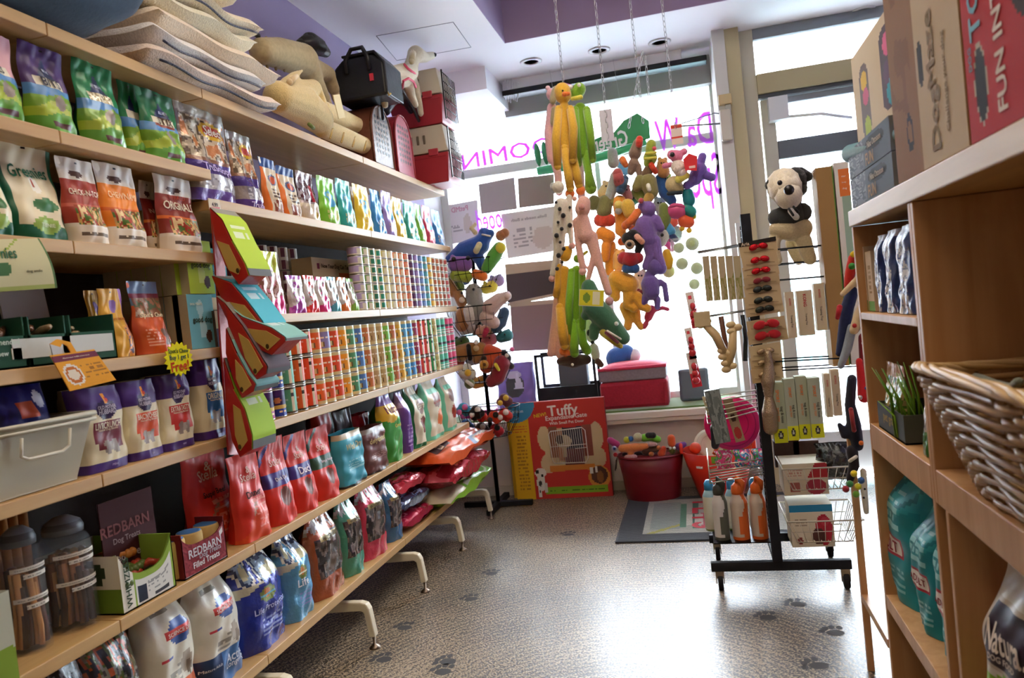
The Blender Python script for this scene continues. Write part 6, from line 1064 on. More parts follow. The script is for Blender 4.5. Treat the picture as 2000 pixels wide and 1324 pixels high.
def wbasket(z,h,l):
    a=MB('plastic','d8d4c4'); q0,q1,p0,p1=.30,.60,3.30,3.62
    B=[(q0+.04,p0+.04,z),(q1-.04,p0+.04,z),(q1-.04,p1-.04,z),(q0+.04,p1-.04,z)]; T=[(q0,p0,z+h),(q1,p0,z+h),(q1,p1,z+h),(q0,p1,z+h)]
    a.tube([rel(p) for p in T],.004,6,closed=True); a.tube([rel(p) for p in B],.003,6,closed=True); M_=[tuple((b+t)/2 for b,t in zip(B[i],T[i])) for i in range(4)]; a.tube([rel(p) for p in M_],.002,4,closed=True)
    for i in range(4):
        for k in range(9):
            s=(k+.5)/9; a.tube([rel(V(B[i]).lerp(V(B[(i+1)%4]),s)),rel(V(T[i]).lerp(V(T[(i+1)%4]),s))],.0018,4)
    for k in range(8): s=(k+.5)/8; a.tube([rel(V(B[0]).lerp(V(B[1]),s)),rel(V(B[3]).lerp(V(B[2]),s))],.0018,4)
    obj('wire_basket',a,t_)
wbasket(.205,.10,0); wbasket(.43,.10,1)
# --- things on the rack
def pack(pl,pr,pt,pb,Y,c,ops,name,label,cat,group=None,d=.03,texts=(),fin='paper',rotz=0,roty=0,side=None,nu=20,nv=30):
    zb=zs(pb,xs((pl+pr)/2,Y,1),Y); zb=zs(pb,xs((pl+pr)/2,Y,zb),Y); x0,x1=xs(pl,Y,zb),xs(pr,Y,zb); h=zs(pt,(x0+x1)/2,Y)-zb; a=MB(fin,c); boxmesh(a,x1-x0,d,h,c,ops,texts,side,nu,nv)
    return tag(obj(name,a,None,((x0+x1)/2,Y+d/2,zb),(0,roty,rotz)),label,cat,group)
for k in range(5):
    pl=1380+k*15; pack(pl,pl+13,500,588-k*1,3.45,'b9a888',[('b',0,1,'b9a888'),('ab',-1,0,1,0,'b9a888'),('d',.35,.18,.1,'8a8a4a'),('d',.12,.2,.06,'6f7a3a'),('n',0,.5,-1,1,['b9a888','8f8a50','a89c6a'],3)],'treat_card',f'kraft and olive slim card on the left hook, {NUM[k]} from the left','treat card','kraft and olive cards on the left hook',d=.02)
for k,(pts,l) in enumerate(((((1372,628),(1398,655),(1415,690)),'left rawhide bone with kraft wrapper'),(((1432,640),(1430,680),(1422,715)),'right knotted rawhide bone'))):
    a=MB('leather','cdb184'); q=[P(x,y,1,3.42) for x,y in pts]; c=q[1]; a.tube([p-c for p in q],[.016,.02,.018],10)
    for p in(q[0],q[2]):
        for j in range(3): a.ell(p-c+V((.018*cos(j*2.1),-.004,.016*sin(j*2.1))),(.022,.014,.016),'d4ba8e')
    if k==0: a.box(q[0]-c+V((-.035,-.02,-.02)),q[0]-c+V((.035,.02,.045)),'c9b48c')
    tag(obj('rawhide_bone',a,None,c),l+' hanging under the left hook','rawhide bone','rawhide bones under the left hook')
a=MB('leather','6a4030'); q0,q1=P(1408,618,1,3.5),P(1420,690,1,3.5); a.tube([q0-q1,(0,0,0)],.012,8); tag(obj('chew_stick',a,None,q1),'dark brown chew stick between the two rawhide bones','chew stick')
a=MB('plastic','24262a'); q0,q1=P(1450,615,1,3.5),P(1456,705,1,3.5); a.tube([q0-q1,(.01,0,.1),(0,0,0)],.011,8); tag(obj('leash_handle',a,None,q1),'black strap hanging right of the rawhide bones','leash')
c=P(1430,828,1,3.62); disc('hot pink flying disc hanging below the wire arms',c,(PI/2,0,0),.128,'d81f62','b0184e',None)
pack(1398,1428,760,865,3.42,'6f7a7a',[('n',0,1,-1,1,['6f7a7a','8a9494','5a6466'],3)],'toy_box','grey wrapped narrow box hanging in front of the pink disc','toy box',d=.04,fin='foil',roty=-.12)
pack(1437,1456,775,862,3.46,'a88f70',[('b',0,1,'a88f70'),('e',0,.55,.5,.1,'4a342a'),('e',0,.2,.7,.14,'b03a3a')],'toy_card','tan toy card with a red ball picture in front of the pink disc','toy card',d=.015,roty=-.2)
pack(1382,1398,772,810,3.5,'c8b48c',[('b',0,1,'c8b48c')],'toy_card','small kraft card at the left of the pink disc','toy card',d=.006,roty=-.2)
plush('pet_toy','black crinkled toy hanging left of the grey wrapped box','toy',None,1,3.5,'20242c',[[(1396,835,8),(1399,855,9),(1397,870,7)]],rem=.005,fin='foil')
# bow cards
rows=[(1447,1520,468,500,'c3ac84','r'),(1452,1521,494,524,'c3ac84','r'),(1453,1523,517,543,'c3ac84','r'),(1455,1524,538,560,'b8a27c','m'),(1456,1526,553,579,'c3ac84','k'),(1456,1529,575,600,'c3ac84','k'),(1458,1532,594,616,'c3ac84','k'),(1461,1536,622,648,'b8a27c','R'),(1463,1540,642,670,'b8a27c','R'),(1467,1528,672,702,'c8b48c','s'),(1468,1530,695,722,'c0a880','s'),(1470,1531,718,746,'c0a880','s')]
bn={'r':('c01f28','red sequined','sequin',.013),'m':('7a2028','dark red','cloth',.012),'k':('3a3f3c','black','sequin',.013),'R':('b01c24','large red satin','cloth',.018),'s':('a89070','silver sequined','sequin',.012)}
for i,(pl,pr,pt,pb,c,k) in enumerate(rows):
    Y=3.30-.004*(i%2)-.0015*i+.02; zb=zs(pb,.25,Y); x0,x1=xs(pl,Y,zb),xs(pr,Y,zb); h=zs(pt,(x0+x1)/2,Y)-zb; bc,bnm,fn_,br=bn[k]
    t_=thing('bow_card',f'{bnm} bow on a kraft card, {NUM[i]} from the top of the hanging column','bow card',((x0+x1)/2,Y,zb),(0,-.07,0),'bow cards hanging in a column on the rack')
    a=MB('paper',c); w=x1-x0; a.box((-w/2,0,0),(w/2,.003,h)); 
    if i==0: a.box((-w/2,-.002,h*.72),(w/2,.003,h*1.0),'2a2522'); a.flat('Aria',(-w*.33,-.003,h*.86),w*.22,'d8c8b0',off=0)
    a.tube([(-w*.4,-.003,h*.35),(-w*.1,-.004,h*.22),(w*.2,-.004,h*.3),(w*.4,-.003,h*.2)],.0012,4,'8a7450'); obj('card',a,t_)
    a=MB(fn_,bc); z=h*.55
    for s_ in(-1,1): a.ell((s_*br*1.5,-.009,z),(br*1.5,.008,br*1.0),rot=(s_*.25,1))
    a.ell((0,-.012,z),br*.5); obj('bow',a,t_)
plush('sequin_scarf','silver gold sequined scarf hanging down the front of the rack','scarf',None,1,3.27,'a8957a',[[(1500,690,6),(1502,712,8),(1500,745,12),(1502,775,8),(1504,805,14),(1506,835,13)]],rem=.005,fin='sequin')
# slim white cartons and yellow based cartons on the right hooks
for k,(pl,pr,pt,pb) in enumerate(((1541,1558,570,660),(1563,1593,567,655),(1597,1617,553,645))):
    pack(pl,pr,pt,pb,3.30+.02*k,'cbbb9c',[('b',0,1,'cbbb9c'),('r',-.4,.6,.4,.95,'cbbb9c')],'toy_carton',f'cream slim carton with red vertical name on the upper right hook, {NUM[k]} from the left','toy carton','cream slim cartons on the right hooks',d=.05,texts=(('KONG',0,.78,1.7,'b8343a',-PI/2),("Training Toy",0,.36,3.0 if k!=1 else 1.6,'5a564e',-PI/2)))
for k,(pl,pr,pt,pb) in enumerate(((1616,1628,730,815),(1630,1646,722,812))):
    pack(pl,pr,pt,pb,3.24+.03*k,'cbbb9c',[('b',0,1,'cbbb9c')],'toy_carton',f'cream slim carton at the right end of the lower hook, {["left","right"][k]} of the two','toy carton','cream slim cartons on the right hooks',d=.05,texts=(('KONG',0,.78,2.2,'b8343a',-PI/2),('Training Toy',0,.35,3.2,'5a564e',-PI/2)))
for k,(pl,pr,pt,pb) in enumerate(((1514,1540,748,865),(1541,1562,740,860),(1563,1585,735,857),(1587,1611,738,855))):
    pack(pl,pr,pt,pb,3.26-.015*(k%2)-.01*k,'a3ab94',[('b',0,1,'a6ae98'),('b',0,.23,'c8cc20'),('e',0,.13,.4,.065,'3a3a34'),('e',0,.13,.2,.03,'b8b8a8')],'toy_carton',f'sage green carton with yellow base, {NUM[k]} of four on the lower right hook','toy carton','sage green cartons on the lower right hook',d=.06,texts=(('SPORT',0,.78,2.0,'e07a3a',-PI/2),('tug & toss',.4,.47,2.6,'4a4a44',-PI/2),('DOG TOY',-.15,.47,2.2,'e07a3a',-PI/2)))
# white and black toy dog in a tie on top of the rack
PS[0]=1.28
plush('plush_dog','large plush dog with black ears and striped tie standing on the rack','plush dog',None,1,3.42,'cdbb96',[[(1518,448,13),(1545,450,17),(1568,445,15)],[(1512,470,10),(1512,492,9),(1518,508,8)],[(1570,470,12),(1576,490,11),(1582,505,10)],[(1545,475,9,.06),(1552,495,8,.06),(1560,508,8,.05)]],
 [('shirt','3a3d3c',[[(1518,425,14),(1545,420,20),(1566,415,15)]],'cloth'),('head','ece0c8',[[(1532,362,27,-.02),(1540,382,21,-.07)]]),('head_patch','1c1d20',[[(1553,350,19,-.01),(1560,368,13,-.02)]]),('ear','1b1c20',[[(1510,350,7,-.02),(1504,362,8,-.02)]]),('ear','1b1c20',[[(1564,335,7,-.02),(1577,345,8,-.02)]]),('nose','17181a',[[(1541,371,8,-.17)]],'gloss'),('eye','1a1a1c',[[(1523,357,4,-.14)]],'gloss'),('tie','d8d4c8',[[(1545,412,5,-.09),(1555,424,5,-.09)]],'cloth'),('tie_stripes','222426',[[(1550,404,2,-.12),(1558,414,2,-.12)],[(1541,408,2,-.12),(1549,420,2,-.12)]],'cloth'),('collar','2a2c2e',[[(1525,398,5,-.03),(1545,400,6,-.06),(1560,392,5,-.03)]],'cloth')],rem=.006)
PS[0]=1.15
# bottles
for i,(pl,pr,pt,c,c2,l) in enumerate(((1397,1427,942,'d8d6d4','5a5e52','white and grey water bottle, leftmost of the three bottles'),(1432,1466,938,'c8b8a8','d9662a','orange water bottle, middle of the three bottles'),(1470,1502,936,'c8b8a8','d9662a','orange water bottle, rightmost of the three bottles'))):
    Y=3.30; zb=.206; x0,x1=xs(pl,3.42,zb),xs(pr,3.42,zb); r=(x1-x0)/2; t_=thing('water_bottle',l,'water bottle',((x0+x1)/2,3.42,zb),group='pet water bottles on the rack tray')
    a=MB('gloss',c); a.surf(lambda u,v:V((r*cos(u*PI)*(1-.3*sstep(v,.8,1)),r*sin(u*PI)*(1-.3*sstep(v,.8,1)),v*.20)),40,30,[('b',0,1,c),('b',0,.06,c2),('r',-.42,0,.2,1,c2),('r',-.55,.15,-.42,.55,c2),('e',-.46,.8,.16,.2,c)]); a.lathe([(r*.98,0),(.001,0)][::-1],seg=24,col=c2); obj('bottle_body',a,t_)
    a=MB('plastic',c2 if i else '3f423c'); a.lathe([(r*.72,.2),(r*.76,.21),(r*.7,.235),(r*.3,.25)],seg=24); a.tube([(-r*.1,-.0,.24),(0,-.012,.275),(r*.55,-.01,.25),(r*.6,-.012,.215)],[.006,.012,.016,.008],8); obj('cap',a,t_)
for i,(px,c,l) in enumerate(((1416,'e0508a','pink'),(1452,'3a8ac8','blue and pink'),(1488,'58a0d0','light blue'))):
    x=xs(px,3.5,.49); mb=bag(.075,.085,.05,c,[('b',0,1,c),('n',0,1,-1,1,[c,'f0e8f0','e0408a',c,'4a9a4a'],3)],kind='pillow',fin='foil',nu=16,nv=20); tag(obj('treat_bag',mb,None,(x,3.48,.505)),f'shiny {l} bag on the small wire shelf above the bottles','treat bag','shiny bags on the small wire shelf')
# blue topped bottles set behind
for i,px in enumerate((1392,1436,1480)):
    x=xs(px,3.56,.21); t_=None; a=MB('gloss','8fb4c0'); a.lathe([(.03,0),(.033,.01),(.033,.16),(.02,.19)],seg=20,cols=['7a8a3a','c8c4b0','8fb4c0']); a.lathe([(.022,.19),(.022,.22),(.012,.235)],seg=16,col='2f8ac0'); tag(obj('water_bottle',a,None,(x,3.555,.206)),['blue capped bottle behind the white and grey one','blue capped bottle behind the middle orange one','blue capped bottle behind the rightmost orange one'][i],'water bottle','blue capped bottles at the back of the tray')
# carriers in the wire baskets
pk=pack(1548,1632,986,1068,3.36,'d8cdb4',[('b',0,1,'dcd2ba'),('b',.84,1,'2f8ab8'),('e',.55,.4,.4,.36,'b83040'),('e',.3,.25,.3,.2,'5a3a38'),('e',.62,.6,.2,.1,'c84050'),('l',-.8,.5,-.2,.7,3,'a89c88'),('e',-.6,.15,.14,.08,'8a3a34')],'carrier_package','cream and blue printed package in the lower wire basket','package',None,d=.16,nu=36,nv=30,side='cfc4aa')
pack(1533,1620,905,966,3.36,'d8cdb4',[('b',0,1,'dccfb4'),('t',.7,.55,.6,1.3,'b8343c'),('e',.45,.25,.45,.25,'b04050'),('l',-.8,.6,-.1,.85,3,'c89a88'),('r',-.7,.1,-.3,.4,'a86058')],'carrier_package','cream printed package with red swoosh in the upper wire basket','package',None,d=.18,nu=36,nv=30,side='cfc4aa')
mb=bag(.16,.16,.12,'24262a',[('n',0,1,-1,1,['17181c','2c2e32','5a5c60','17181c'],4)],kind='pillow',fin='film'); tag(obj('wrapped_harness',mb,None,(.53,3.42,.45)),'black item in clear wrap at the right of the upper basket','wrapped item')
a=MB('clear_wrap'); a.surf(lambda u,v:V((.15*u,-.1+.2*v,.05*(1-u*u)*sin(PI*v)+.012*sin(u*17+v*9))),30,20); tag(obj('plastic_wrap',a,None,(.44,3.46,.66)),'crumpled clear plastic wrap over the upper basket package','plastic wrap')
for k,(px,w_) in enumerate(((1536,40),(1574,36))):
    c=P(px,888,1,3.6); a=MB('cloth','4a2f22'); a.box((-.055,-.03,-.05),(.055,.03,.07)); tag(obj('brown_box',a,None,c),['dark brown box below the sage cartons, left one','dark brown box below the sage cartons, right one'][k],'box','dark brown boxes behind the rack baskets')
# scarves and ropes hung by the cabinet end
YS=2.62
GX='scarves and ropes hanging at the end of the right cabinet'
def sc_(l,c,ch,pr=(),cat='scarf',n='scarf',dv=0,fin='cloth'): plush(n,l,cat,GX,1,YS+dv,c,ch,pr,rem=.006,fin=fin)
sc_('rainbow knitted scarf at the top of the hanging bunch','c02a20',[[(1682,482,6),(1668,505,10),(1660,535,9),(1656,560,7)]],[('yellow_stripe','e0c020',[[(1676,492,6,-.03),(1666,497,5,-.03)]],'cloth'),('green_stripe','3a8a3a',[[(1664,520,6,-.04)]],'cloth')])
sc_('beige scarf loop with red star print','cfb894',[[(1676,500,6),(1682,540,8),(1668,552,6),(1645,575,5)],[(1682,545,8),(1690,590,10),(1680,620,12),(1668,645,8)]],[('star','b02a30',[[(1669,636,4,-.06)]],'cloth')],dv=-.04)
sc_('navy blue ruffled scarf behind the beige one','24305a',[[(1668,560,10),(1655,600,11),(1648,650,10),(1640,690,7)]],[('red_edge','a82030',[[(1640,600,5,-.03),(1636,620,4,-.03)]],'cloth')],dv=.04)
sc_('pale grey blue scarf end hanging inward','8f9caa',[[(1664,640,8),(1655,680,8),(1642,715,6)]],dv=.02)
sc_('dark red patterned scarf beside the cabinet panel','8f1f2c',[[(1688,660,10),(1690,700,10),(1688,730,9)]],[('pattern','d8a890',[[(1686,670,3,-.06)],[(1690,700,3,-.06)]],'cloth')],dv=.03)
sc_('bright red necktie with silver star','c01f2a',[[(1678,705,6),(1684,740,9),(1688,775,11)]],[('star','c8c0c0',[[(1680,776,4,-.07)]],'sequin'),('blue_dot','2a3a8a',[[(1692,758,3,-.07)]],'cloth')],cat='tie',n='tie',dv=-.06)
sc_('dark plaid ribbons bunch below the red tie','1f2334',[[(1664,740,8),(1660,790,9),(1668,830,12),(1675,870,10)],[(1650,850,7),(1640,830,5)]],[('red_stripe','8a2a30',[[(1662,800,4,-.05),(1668,840,4,-.05)]],'cloth'),('orange_bit','e0702a',[[(1682,865,4,-.05)]],'cloth')])
sc_('black and orange striped ribbon bunch lowest on the left','26222a',[[(1664,880,10),(1668,910,9),(1660,935,7)]],[('orange_stripe','e07a2a',[[(1668,925,4,-.05)]],'cloth'),('white_stripe','d8d0c8',[[(1660,900,3,-.05),(1672,892,3,-.05)]],'cloth')])
sc_('white scarf with black dots hanging lowest','d8cfc0',[[(1686,920,6),(1688,960,6),(1692,1000,5)]],[('dots','22222a',[[(1685,940,2,-.04)],[(1689,955,2,-.04)],[(1687,972,2,-.04)]],'cloth')])
for i,(px,py,c,n_) in enumerate(((1668,925,'e8d020','yellow'),(1660,945,'3a8a4a','green'),(1676,950,'e8d82a','second yellow'),(1652,955,'b02a40','crimson'),(1682,938,'3a6ab0','blue'),(1672,965,'7ab03a','lime'))):
    a=MB('plush',c); q=P(px,py,1,YS-.08); a.ell((0,0,0),.011); tag(obj('pompom',a,None,q),f'{n_} pompom on the rope end beside the upper wire basket','pompom','coloured pompoms beside the cabinet end')
# tall cardboard display behind
Y=3.25; 
for pl,pr,pt,c,ops,l,tx in((1606,1640,322,'a07d4c',[('b',0,1,'a07d4c'),('r',.85,0,1,1,'5a8a3a')],'tall brown cardboard panel standing behind the rack',()),(1643,1672,312,'d8d4cc',[('b',0,1,'dcd8d0'),('r',-.5,.83,1,.96,'e07a3a'),('r',-.3,.4,1,.83,'9ab4a0')],'tall white panel with orange and sage bands beside the brown cardboard',(('star',.2,.93,.6,'f0d8c0'),('body',.2,.90,.6,'f0d8c0'),('dog',.2,.87,.6,'f0d8c0')))):
    x0,x1=xs(pl,Y,1.6),xs(pr,Y,1.6); h=zs(pt,x0,Y)-.945; a=MB('paper',c); boxmesh(a,x1-x0,.12,h,c,ops,tx,None,16,60); tag(obj('cardboard_display',a,None,((x0+x1)/2+(.0 if pl<1610 else .0),Y+.14,.945)),l,'cardboard display')
# ================= right cabinet =================
CXF=.45; CXB=.80
wc='birch_post'
def cab(name,y0,y1,label,shelves,panels,xf=CXF):
    t_=thing(name,label,'cabinet',(xf,(y0+y1)/2,0)); o=V((xf,(y0+y1)/2,0))
    for nm_,p,q in panels: a=MB(wc); a.box(V(p)-o,V(q)-o); obj(nm_,a,t_,bev=.002)
    for z0,z1 in shelves: a=MB(wc); a.box(V((xf,y0+.019,z0))-o,V((CXB-.012,y1-.019,z1))-o); obj('shelf',a,t_,bev=.002)
    a=MB(wc); a.box(V((CXB-.012,y0,0))-o,V((CXB,y1,1.44))-o); obj('back_panel',a,t_)
    return t_
YJ=1.70
cab('shelf_cabinet',YJ,2.275,'far birch cabinet of the right wall with wrapped packs and teal food bags',[(1.185,1.205),(.82,.893),(.365,.405)],[('side_panel',(CXF,YJ,0),(CXB,YJ+.018,1.443)),('side_panel',(CXF,2.257,0),(CXB,2.275,1.443))])
cab('shelf_cabinet',.5,YJ-.001,'near birch cabinet of the right wall holding the wicker basket',[(.82,.893),(.365,.405)],[('side_panel',(CXF,YJ-.019,.82),(CXB,YJ-.001,1.443)),('side_panel',(CXF,.5,0),(CXB,.518,1.443)),('side_panel',(CXF,1.62,.405),(CXB,1.638,.82))])
a=MB('birch_wood'); a.box((CXF-.004,.5,1.444),(CXB+.02,2.285,1.489)); tag(obj('cabinet_top',a,bev=.003),'long birch top board lying across both right cabinets','cabinet top')
t_=thing('low_wooden_stand','low wooden side frame standing past the far end of the right cabinet','wooden stand',(.47,2.46,0))
for p,q in(((-.02,.165,0),(.0,.185,.80)),((.16,.165,0),(.18,.185,.80))): a=MB(wc); a.box(p,q); obj('post',a,t_)
a=MB(wc); a.box((-.02,-.17,.235),(.18,.164,.26)); obj('shelf',a,t_)
# cabinet contents
def putR(z,pl,pr,pt,setb,name,label,cat,group=None,d=.09,base='888',ops=(),boxy=False,**k):
    X=CXF+setb; y0,y1=ys(pl,X,z),ys(pr,X,z); ym=(y0+y1)/2; h=zs(pt,X,ym)-z; w=y0-y1
    if boxy: mb=MB(k.get('fin','paper'),base); boxmesh(mb,w,d,h,base,ops,k.get('texts',()),k.get('side'),k.get('nu',30),k.get('nv',30))
    else: mb=bag(w,h,d,base,ops,**k)
    return tag(obj(name,mb,None,(X+d/2,ym,z+.001),(0,0,-PI/2)),label,cat,group)
GR='teal dry food bags in the right cabinet'
tl=[('b',0,1,'1f8f98'),('n',.6,1,-1,1,['1f8f98','2fa0a8','1a808a','3aa8b0'],2),('l',-.5,.55,.6,.85,5,'8fd0d0'),('l',-.5,.08,.6,.28,4,'7fc4c8'),('r',-.5,.34,.62,.47,'a02a3a'),('r',-.42,.355,.54,.455,'e4dcd0')]
for i,(pl,pr,pt,sb,l) in enumerate(((1714,1776,900,.02,'teal food bag with red ADULT label, farthest of three'),(1779,1822,985,.03,'teal food bag with red ADULT label, middle of three'),(1824,1848,1040,.03,'teal food bag with red ADULT label, nearest of three, half hidden by the post'))):
    if i<2: putR(.405,pl,pr,pt,sb,'dog_food_bag',l,'dog food bag',GR,d=.16,base='1f8f98',ops=tl,kind='sack',fin='pouch',texts=(('ADULT',.06,.405,.8,'8a2a34'),),side='1a7f88')
mb=bag(.17,.36,.14,'1f8f98',tl,kind='sack',fin='pouch',texts=(('ADULT',.06,.405,.8,'8a2a34'),)); tag(obj('dog_food_bag',mb,None,(.55,1.74+.09,.406),(0,0,-PI/2)),'teal food bag with red ADULT label, nearest of three, half hidden by the post','dog food bag',GR)
mb=bag(.14,.38,.1,'d0cfc0',[('b',0,1,'c8ccb8'),('e',.2,.75,.3,.06,'7a9a2a')],kind='sack'); tag(obj('dog_food_bag',mb,None,(.68,2.02,.406),(0,0,-PI/2)),'pale bag with a green spot standing behind the teal ones','dog food bag',GR)
mk=lambda c:[('b',0,1,'cfc8b4'),('b',0,.42,c),('n',.36,.5,-1,1,[c,'cfc8b4',c],3),('d',.62,.12,.17,'2a2030'),('d',.62,.12,.185,'2a2030')]
mb=bag(.24,.36,.13,'cfc8b4',[('b',0,1,'cfc8b4'),('b',0,.46,'86b82a'),('be',.5,.05,3,0,'86b82a'),('r',-.7,.5,.75,.84,'b8a890'),('r',-.63,.52,.68,.82,'2c2030')],kind='sack',fin='pouch',texts=(('Natural',0,.67,1.1,'e8dccc',.1,1.6),('DOG FOOD',0,.57,.7,'d8c8b8',.1))); tag(obj('dog_food_bag',mb,None,(.525,1.43,.406),(0,0,-PI/2+.1)),'cream and lime food bag with dark square badge at the lower right corner','dog food bag','food bags in the lower near cabinet cell')
mb=bag(.1,.37,.1,'d8642a',[('b',0,1,'d8642a'),('e',.1,.85,.6,.1,'2a201c'),('l',-.5,.2,.5,.6,6,'f0a070')],kind='sack'); tag(obj('dog_food_bag',mb,None,(.58,1.565,.406),(0,0,-PI/2)),'orange food bag with black oval behind the cream and lime one','dog food bag','food bags in the lower near cabinet cell')
# upper cell
G='wrapped packs on the upper cell shelf of the right cabinet'
for k,(pl,pr,pt) in enumerate(((1686,1697,484),(1699,1710,492))):
    putR(1.206,pl,pr,pt,.02,'slim_carton',['pale tan slim carton with green base, left of the pair','pale tan slim carton with green base, right of the pair'][k],'carton',G,boxy=True,d=.1,base='c8b090',ops=[('b',0,1,'cdb696'),('b',0,.16,'6a9a4a'),('l',-.4,.3,.4,.8,6,'9a7a50')])
for k,(pl,pr,pt) in enumerate(((1712,1727,462),(1730,1751,452),(1754,1787,442))):
    putR(1.206,pl,pr,pt,.02,'wrapped_pack',['narrow blue pack in crinkled clear wrap, leftmost','blue pack in crinkled clear wrap, middle','wide dark blue pack in crinkled clear wrap, rightmost by the panel'][k],'wrapped pack',G,d=.12,base='24407a',ops=[('b',0,1,'24407a'),('n',0,1,-1,.5,['dfe4ea','8a98b0','c8d0da','4a5f90','e8ecf0'],5),('b',.92,1,'c8ccd4')]+[('r',.2,q/4+.02,1,q/4+.03,'14244a') for q in range(4)],kind='block',fin='film',amp=.004)
G='pet grass and cartons on the middle shelf of the far right cabinet'
a=MB('paper'); t_=thing('grass_tray','dark open tray of bagged pet grass','display tray',(.528,2.06,.894),group=G); a=MB('paper','4c5148')
for p,q in(((-.07,-.13,0),(.07,.13,.004)),((-.07,-.13,0),(-.066,.13,.07)),((.066,-.13,0),(.07,.13,.07)),((-.066,-.13,0),(.066,-.126,.07)),((-.066,.126,0),(.066,.13,.07))): a.box(p,q)
a.flat('pet grass',(-.071,0,.036),.12,'a88a3a','-x',off=.001); obj('tray',a,t_)
for k in range(3):
    mb=bag(.07,.17,.05,'b89a6a',[('b',0,1,'a8905a'),('b',.8,1,'c8a070'),('n',.1,.8,-1,1,['7a8a3a','b8a060','5a7a2a','c8b070'],4)],kind='pouch',fin='film',nu=16,nv=24); tag(obj('grass_bag',mb,None,(.492,2.165-.052*k,.90),(0,.0,-PI/2)),['tan topped bag of pet grass, far one in the tray','tan topped bag of pet grass, middle one in the tray','tan topped bag of pet grass, near one in the tray'][k],'pet grass bag',G)
a=MB('plastic','5f8a22')
for k in range(40):
    x=random.uniform(-.05,.05); y=random.uniform(-.035,.035); h=random.uniform(.08,.19); a.tube([(x,y,0),(x*1.1,y*1.1-.004,h*.6),(x*1.5-.01,y*1.6+random.uniform(-.02,.02),h)],[.003,.003,.001],4,random.choice(['5f8a22','7aa82c','4a7a1c']))
tag(obj('pet_grass',a,None,(.505,1.985,.90)),'tuft of green pet grass at the near end of the tray','plant',G)
mb=bag(.07,.24,.06,'c8c4b4',[('b',0,1,'b8b4a0'),('b',0,.22,'3a7a34'),('n',.25,.85,-1,1,['b8b8b0','5a5a50','d8d8d0','7a7a6a'],4),('b',.86,1,'d8dce0')],kind='pouch',fin='film'); tag(obj('treat_pouch',mb,None,(.495,1.80,.895),(0,0,-PI/2)),'clear pouch with green base between the tray and the panel','treat pouch',G)
for k,(yy,h,w_) in enumerate(((2.19,.24,.1),(1.86,.28,.1))):
    a=MB('paper'); boxmesh(a,w_,.1,h,'c8a078',[('b',0,1,'c8a078'),('b',.93,1,'a02a3a'),('r',-.6,.5,.9,.75,'a84a5a')],(),'b89068'); tag(obj('carton',a,None,(.66,yy,.895),(0,0,-PI/2)),['low tan carton with red top behind the grass tray','tall tan carton with red top behind the grass tray'][k],'carton',G)
# wicker basket
t_=thing('wicker_basket','large woven wicker basket with twisted handle on the near right cabinet','basket',(.585,1.285,.894))
HX0,HX1,HY0,HY1,HH=.115,.19,.27,.37,.21
def bk(s,v,o=0):   # s 0..1 around rounded rectangle
    hx=HX0+(HX1-HX0)*v+o; hy=HY0+(HY1-HY0)*v+o; an=2*PI*s; c,s_=cos(an),sin(an); p=.42
    return V((hx*abs(c)**p*(1 if c>0 else -1),hy*abs(s_)**p*(1 if s_>0 else -1),v*HH+.012*v*cos(2*an)))
a=MB('plastic','b8935f'); NS=64
for r in range(19):
    v=.04+r*.05; col=['b8966a','a98558','c4a478'][r%3]
    a.tube([bk(i/(NS*2),v,.006*(1 if (i//2+r)%2 else -1)) for i in range(NS*2)],.0062,6,col,closed=True)
for i in range(NS): s=(i*2+1)/(NS*2); a.tube([bk(s,0),bk(s,.5),bk(s,1)],.0035,5,'9a7648')
for r in range(4): a.tube([bk(i/80,1,.008*sin(i*.9+r*1.6))+V((0,0,.01+.006*cos(i*.9+r*1.6))) for i in range(80)],.006,6,['d8ba8a','caa874'][r%2],closed=True)
for r in range(3): a.tube([bk(i/80,0,.004*sin(i*.9+r*2))+V((0,0,.008)) for i in range(80)],.006,6,'c8a878',closed=True)
a.surf(lambda u,v:V((u*HX0*.97,(2*v-1)*HY0*.97,.006)),4,4); obj('woven_body',a,t_)
a=MB('plastic','a0713c')
for r in range(3): a.tube([V((.17+.012*cos(i*.7+r*2.1),.26*cos(PI*i/40),.215+.20*sin(PI*i/40)+.012*sin(i*.7+r*2.1))) for i in range(41)],.008,7,['a87a44','96672f','b4864e'][r])
obj('handle',a,t_)
plush('dog_toy','grey green bone shaped plush lying in the wicker basket','plush toy','plush toys in the wicker basket',0,.52,'8a968a',[[(1905,738,9),(1915,740,9),(1945,748,7),(1975,757,8),(1990,745,9)]],rem=.005)
plush('dog_toy','yellow plush at the near end of the wicker basket','plush toy','plush toys in the wicker basket',0,.53,'e0b022',[[(1975,775,7),(2000,775,12),(2030,790,14)]],rem=.005)
plush('dog_toy','brown plush filling the bottom of the wicker basket','plush toy','plush toys in the wicker basket',0,.58,'7a5a3a',[[(1900,790,20),(1960,810,22),(2020,850,24)]],rem=.007)
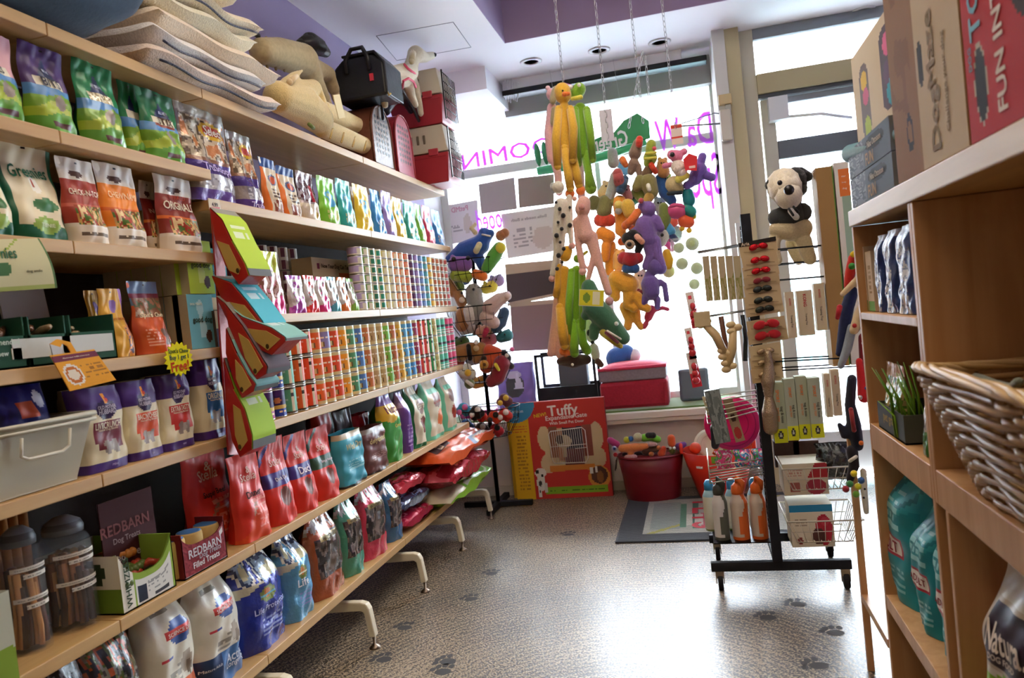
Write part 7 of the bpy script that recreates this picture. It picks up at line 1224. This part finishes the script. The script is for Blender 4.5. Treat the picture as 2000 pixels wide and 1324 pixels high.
# on top of the right cabinet
ZC=1.490
G='puzzle toy boxes on the right cabinet'
xb=CXF+.0
def topbox(y0,y1,z0,h,base,ops,texts,name,label,cat,group,xf=CXF,d=.26,fin='paper',side=None,nu=60,nv=60):
    a=MB(fin,base); boxmesh(a,y1-y0,d,h,base,ops,texts,side,nu,nv); return tag(obj(name,a,None,(xf+d/2,(y0+y1)/2,z0),(0,0,-PI/2)),label,cat,group)
rc=[]
topbox(1.345,1.765,ZC+.001,.50,'b9a07c',[('b',0,1,'bfa988'),('r',-1,0,-.12,1,'8a6238'),('n',.25,.75,-.95,-.3,['8a6238','7c5630','8a6238'],3),('e',-.46,.17,.1,.075,'2a2420'),('e',-.46,.17,.065,.045,'8a6238'),('e',.0,.38,.07,.09,'2a2420')],(('DogMaze',.32,.29,1.15,'8a7452',PI/2,),('Challenge your dog',.62,.25,.8,'8a7452',PI/2)),'puzzle_box','brown and cream puzzle toy carton with outlined vertical name','toy box',G,side='a07c50')
topbox(.98,1.335,ZC+.001,.50,'b01a18',[('b',0,1,'b41c1a'),('e',-.68,.16,.14,.12,'b8a890'),('e',-.68,.16,.125,.11,'1e1a18'),('e',.25,.42,.3,.17,'3a2418'),('e',.3,.4,.16,.08,'c8742a'),('e',.1,.95,.3,.08,'3a2820')],(('DOG',-.86,.25,.2,'7ab4c4',PI/2),('TORNADO',-.7,.6,1.7,'7ab4c4',PI/2,),('FUN INTERACTIVE',-.25,.42,2.1,'e6d8c8',PI/2)),'puzzle_box','red puzzle toy carton with blue and white vertical lettering','toy box',G,side='8f1614')
for k in range(2):
    topbox(1.80,2.235,ZC+.001+k*.078,.076,'5a6470',[('n',0,1,-1,-.2,['7a828e','4a5260','9aa2ac','646c78'],4),('r',-.2,0,1,1,'5a6470'),('e',.35,.68,.42,.24,'1f1c1a')],(('Nina Ottosson',.35,.68,.6,'d8d0c0'),('FUN',.1,.26,.35,'c8a880')),'puzzle_box',['grey and silver puzzle box, lower of the stack of two','grey and silver puzzle box, upper of the stack of two'][k],'toy box',G,d=.24,fin='matte',nu=60,nv=20,side='7a828e')
plush('fuzzy_toy','teal fuzzy bone cushion lying on the silver puzzle boxes','plush toy',None,0,.47,'2f7f8c',[[(1662,300,16),(1700,289,15),(1740,270,14),(1765,258,13)]],rem=.007)
zz=zs(256,.5,2.0)
topbox(1.80,2.36,1.649,.275,'cbb590',[('b',0,1,'cdb792'),('b',0,.06,'d8703a'),('r',-.72,.2,-.38,.72,'6a5a50'),('e',-.55,.72,.17,.1,'6a5a50'),('e',-.55,.2,.17,.1,'6a5a50'),('r',.1,.28,.5,.8,'4a3038'),('e',.3,.8,.2,.1,'4a3038'),('e',.3,.28,.2,.1,'4a3038'),('e',-.55,.66,.13,.09,'d8b030'),('e',-.52,.5,.12,.08,'c85a78'),('e',-.52,.2,.12,.11,'a8b83a'),('e',.34,.74,.13,.1,'d85a80'),('e',.38,.32,.14,.12,'3a9aa8'),('e',.28,.5,.1,.1,'5a3048')],(),'toy_box','cream box with two oval windows showing coloured balls','toy box',None,side='bda680',d=.15,xf=.505)
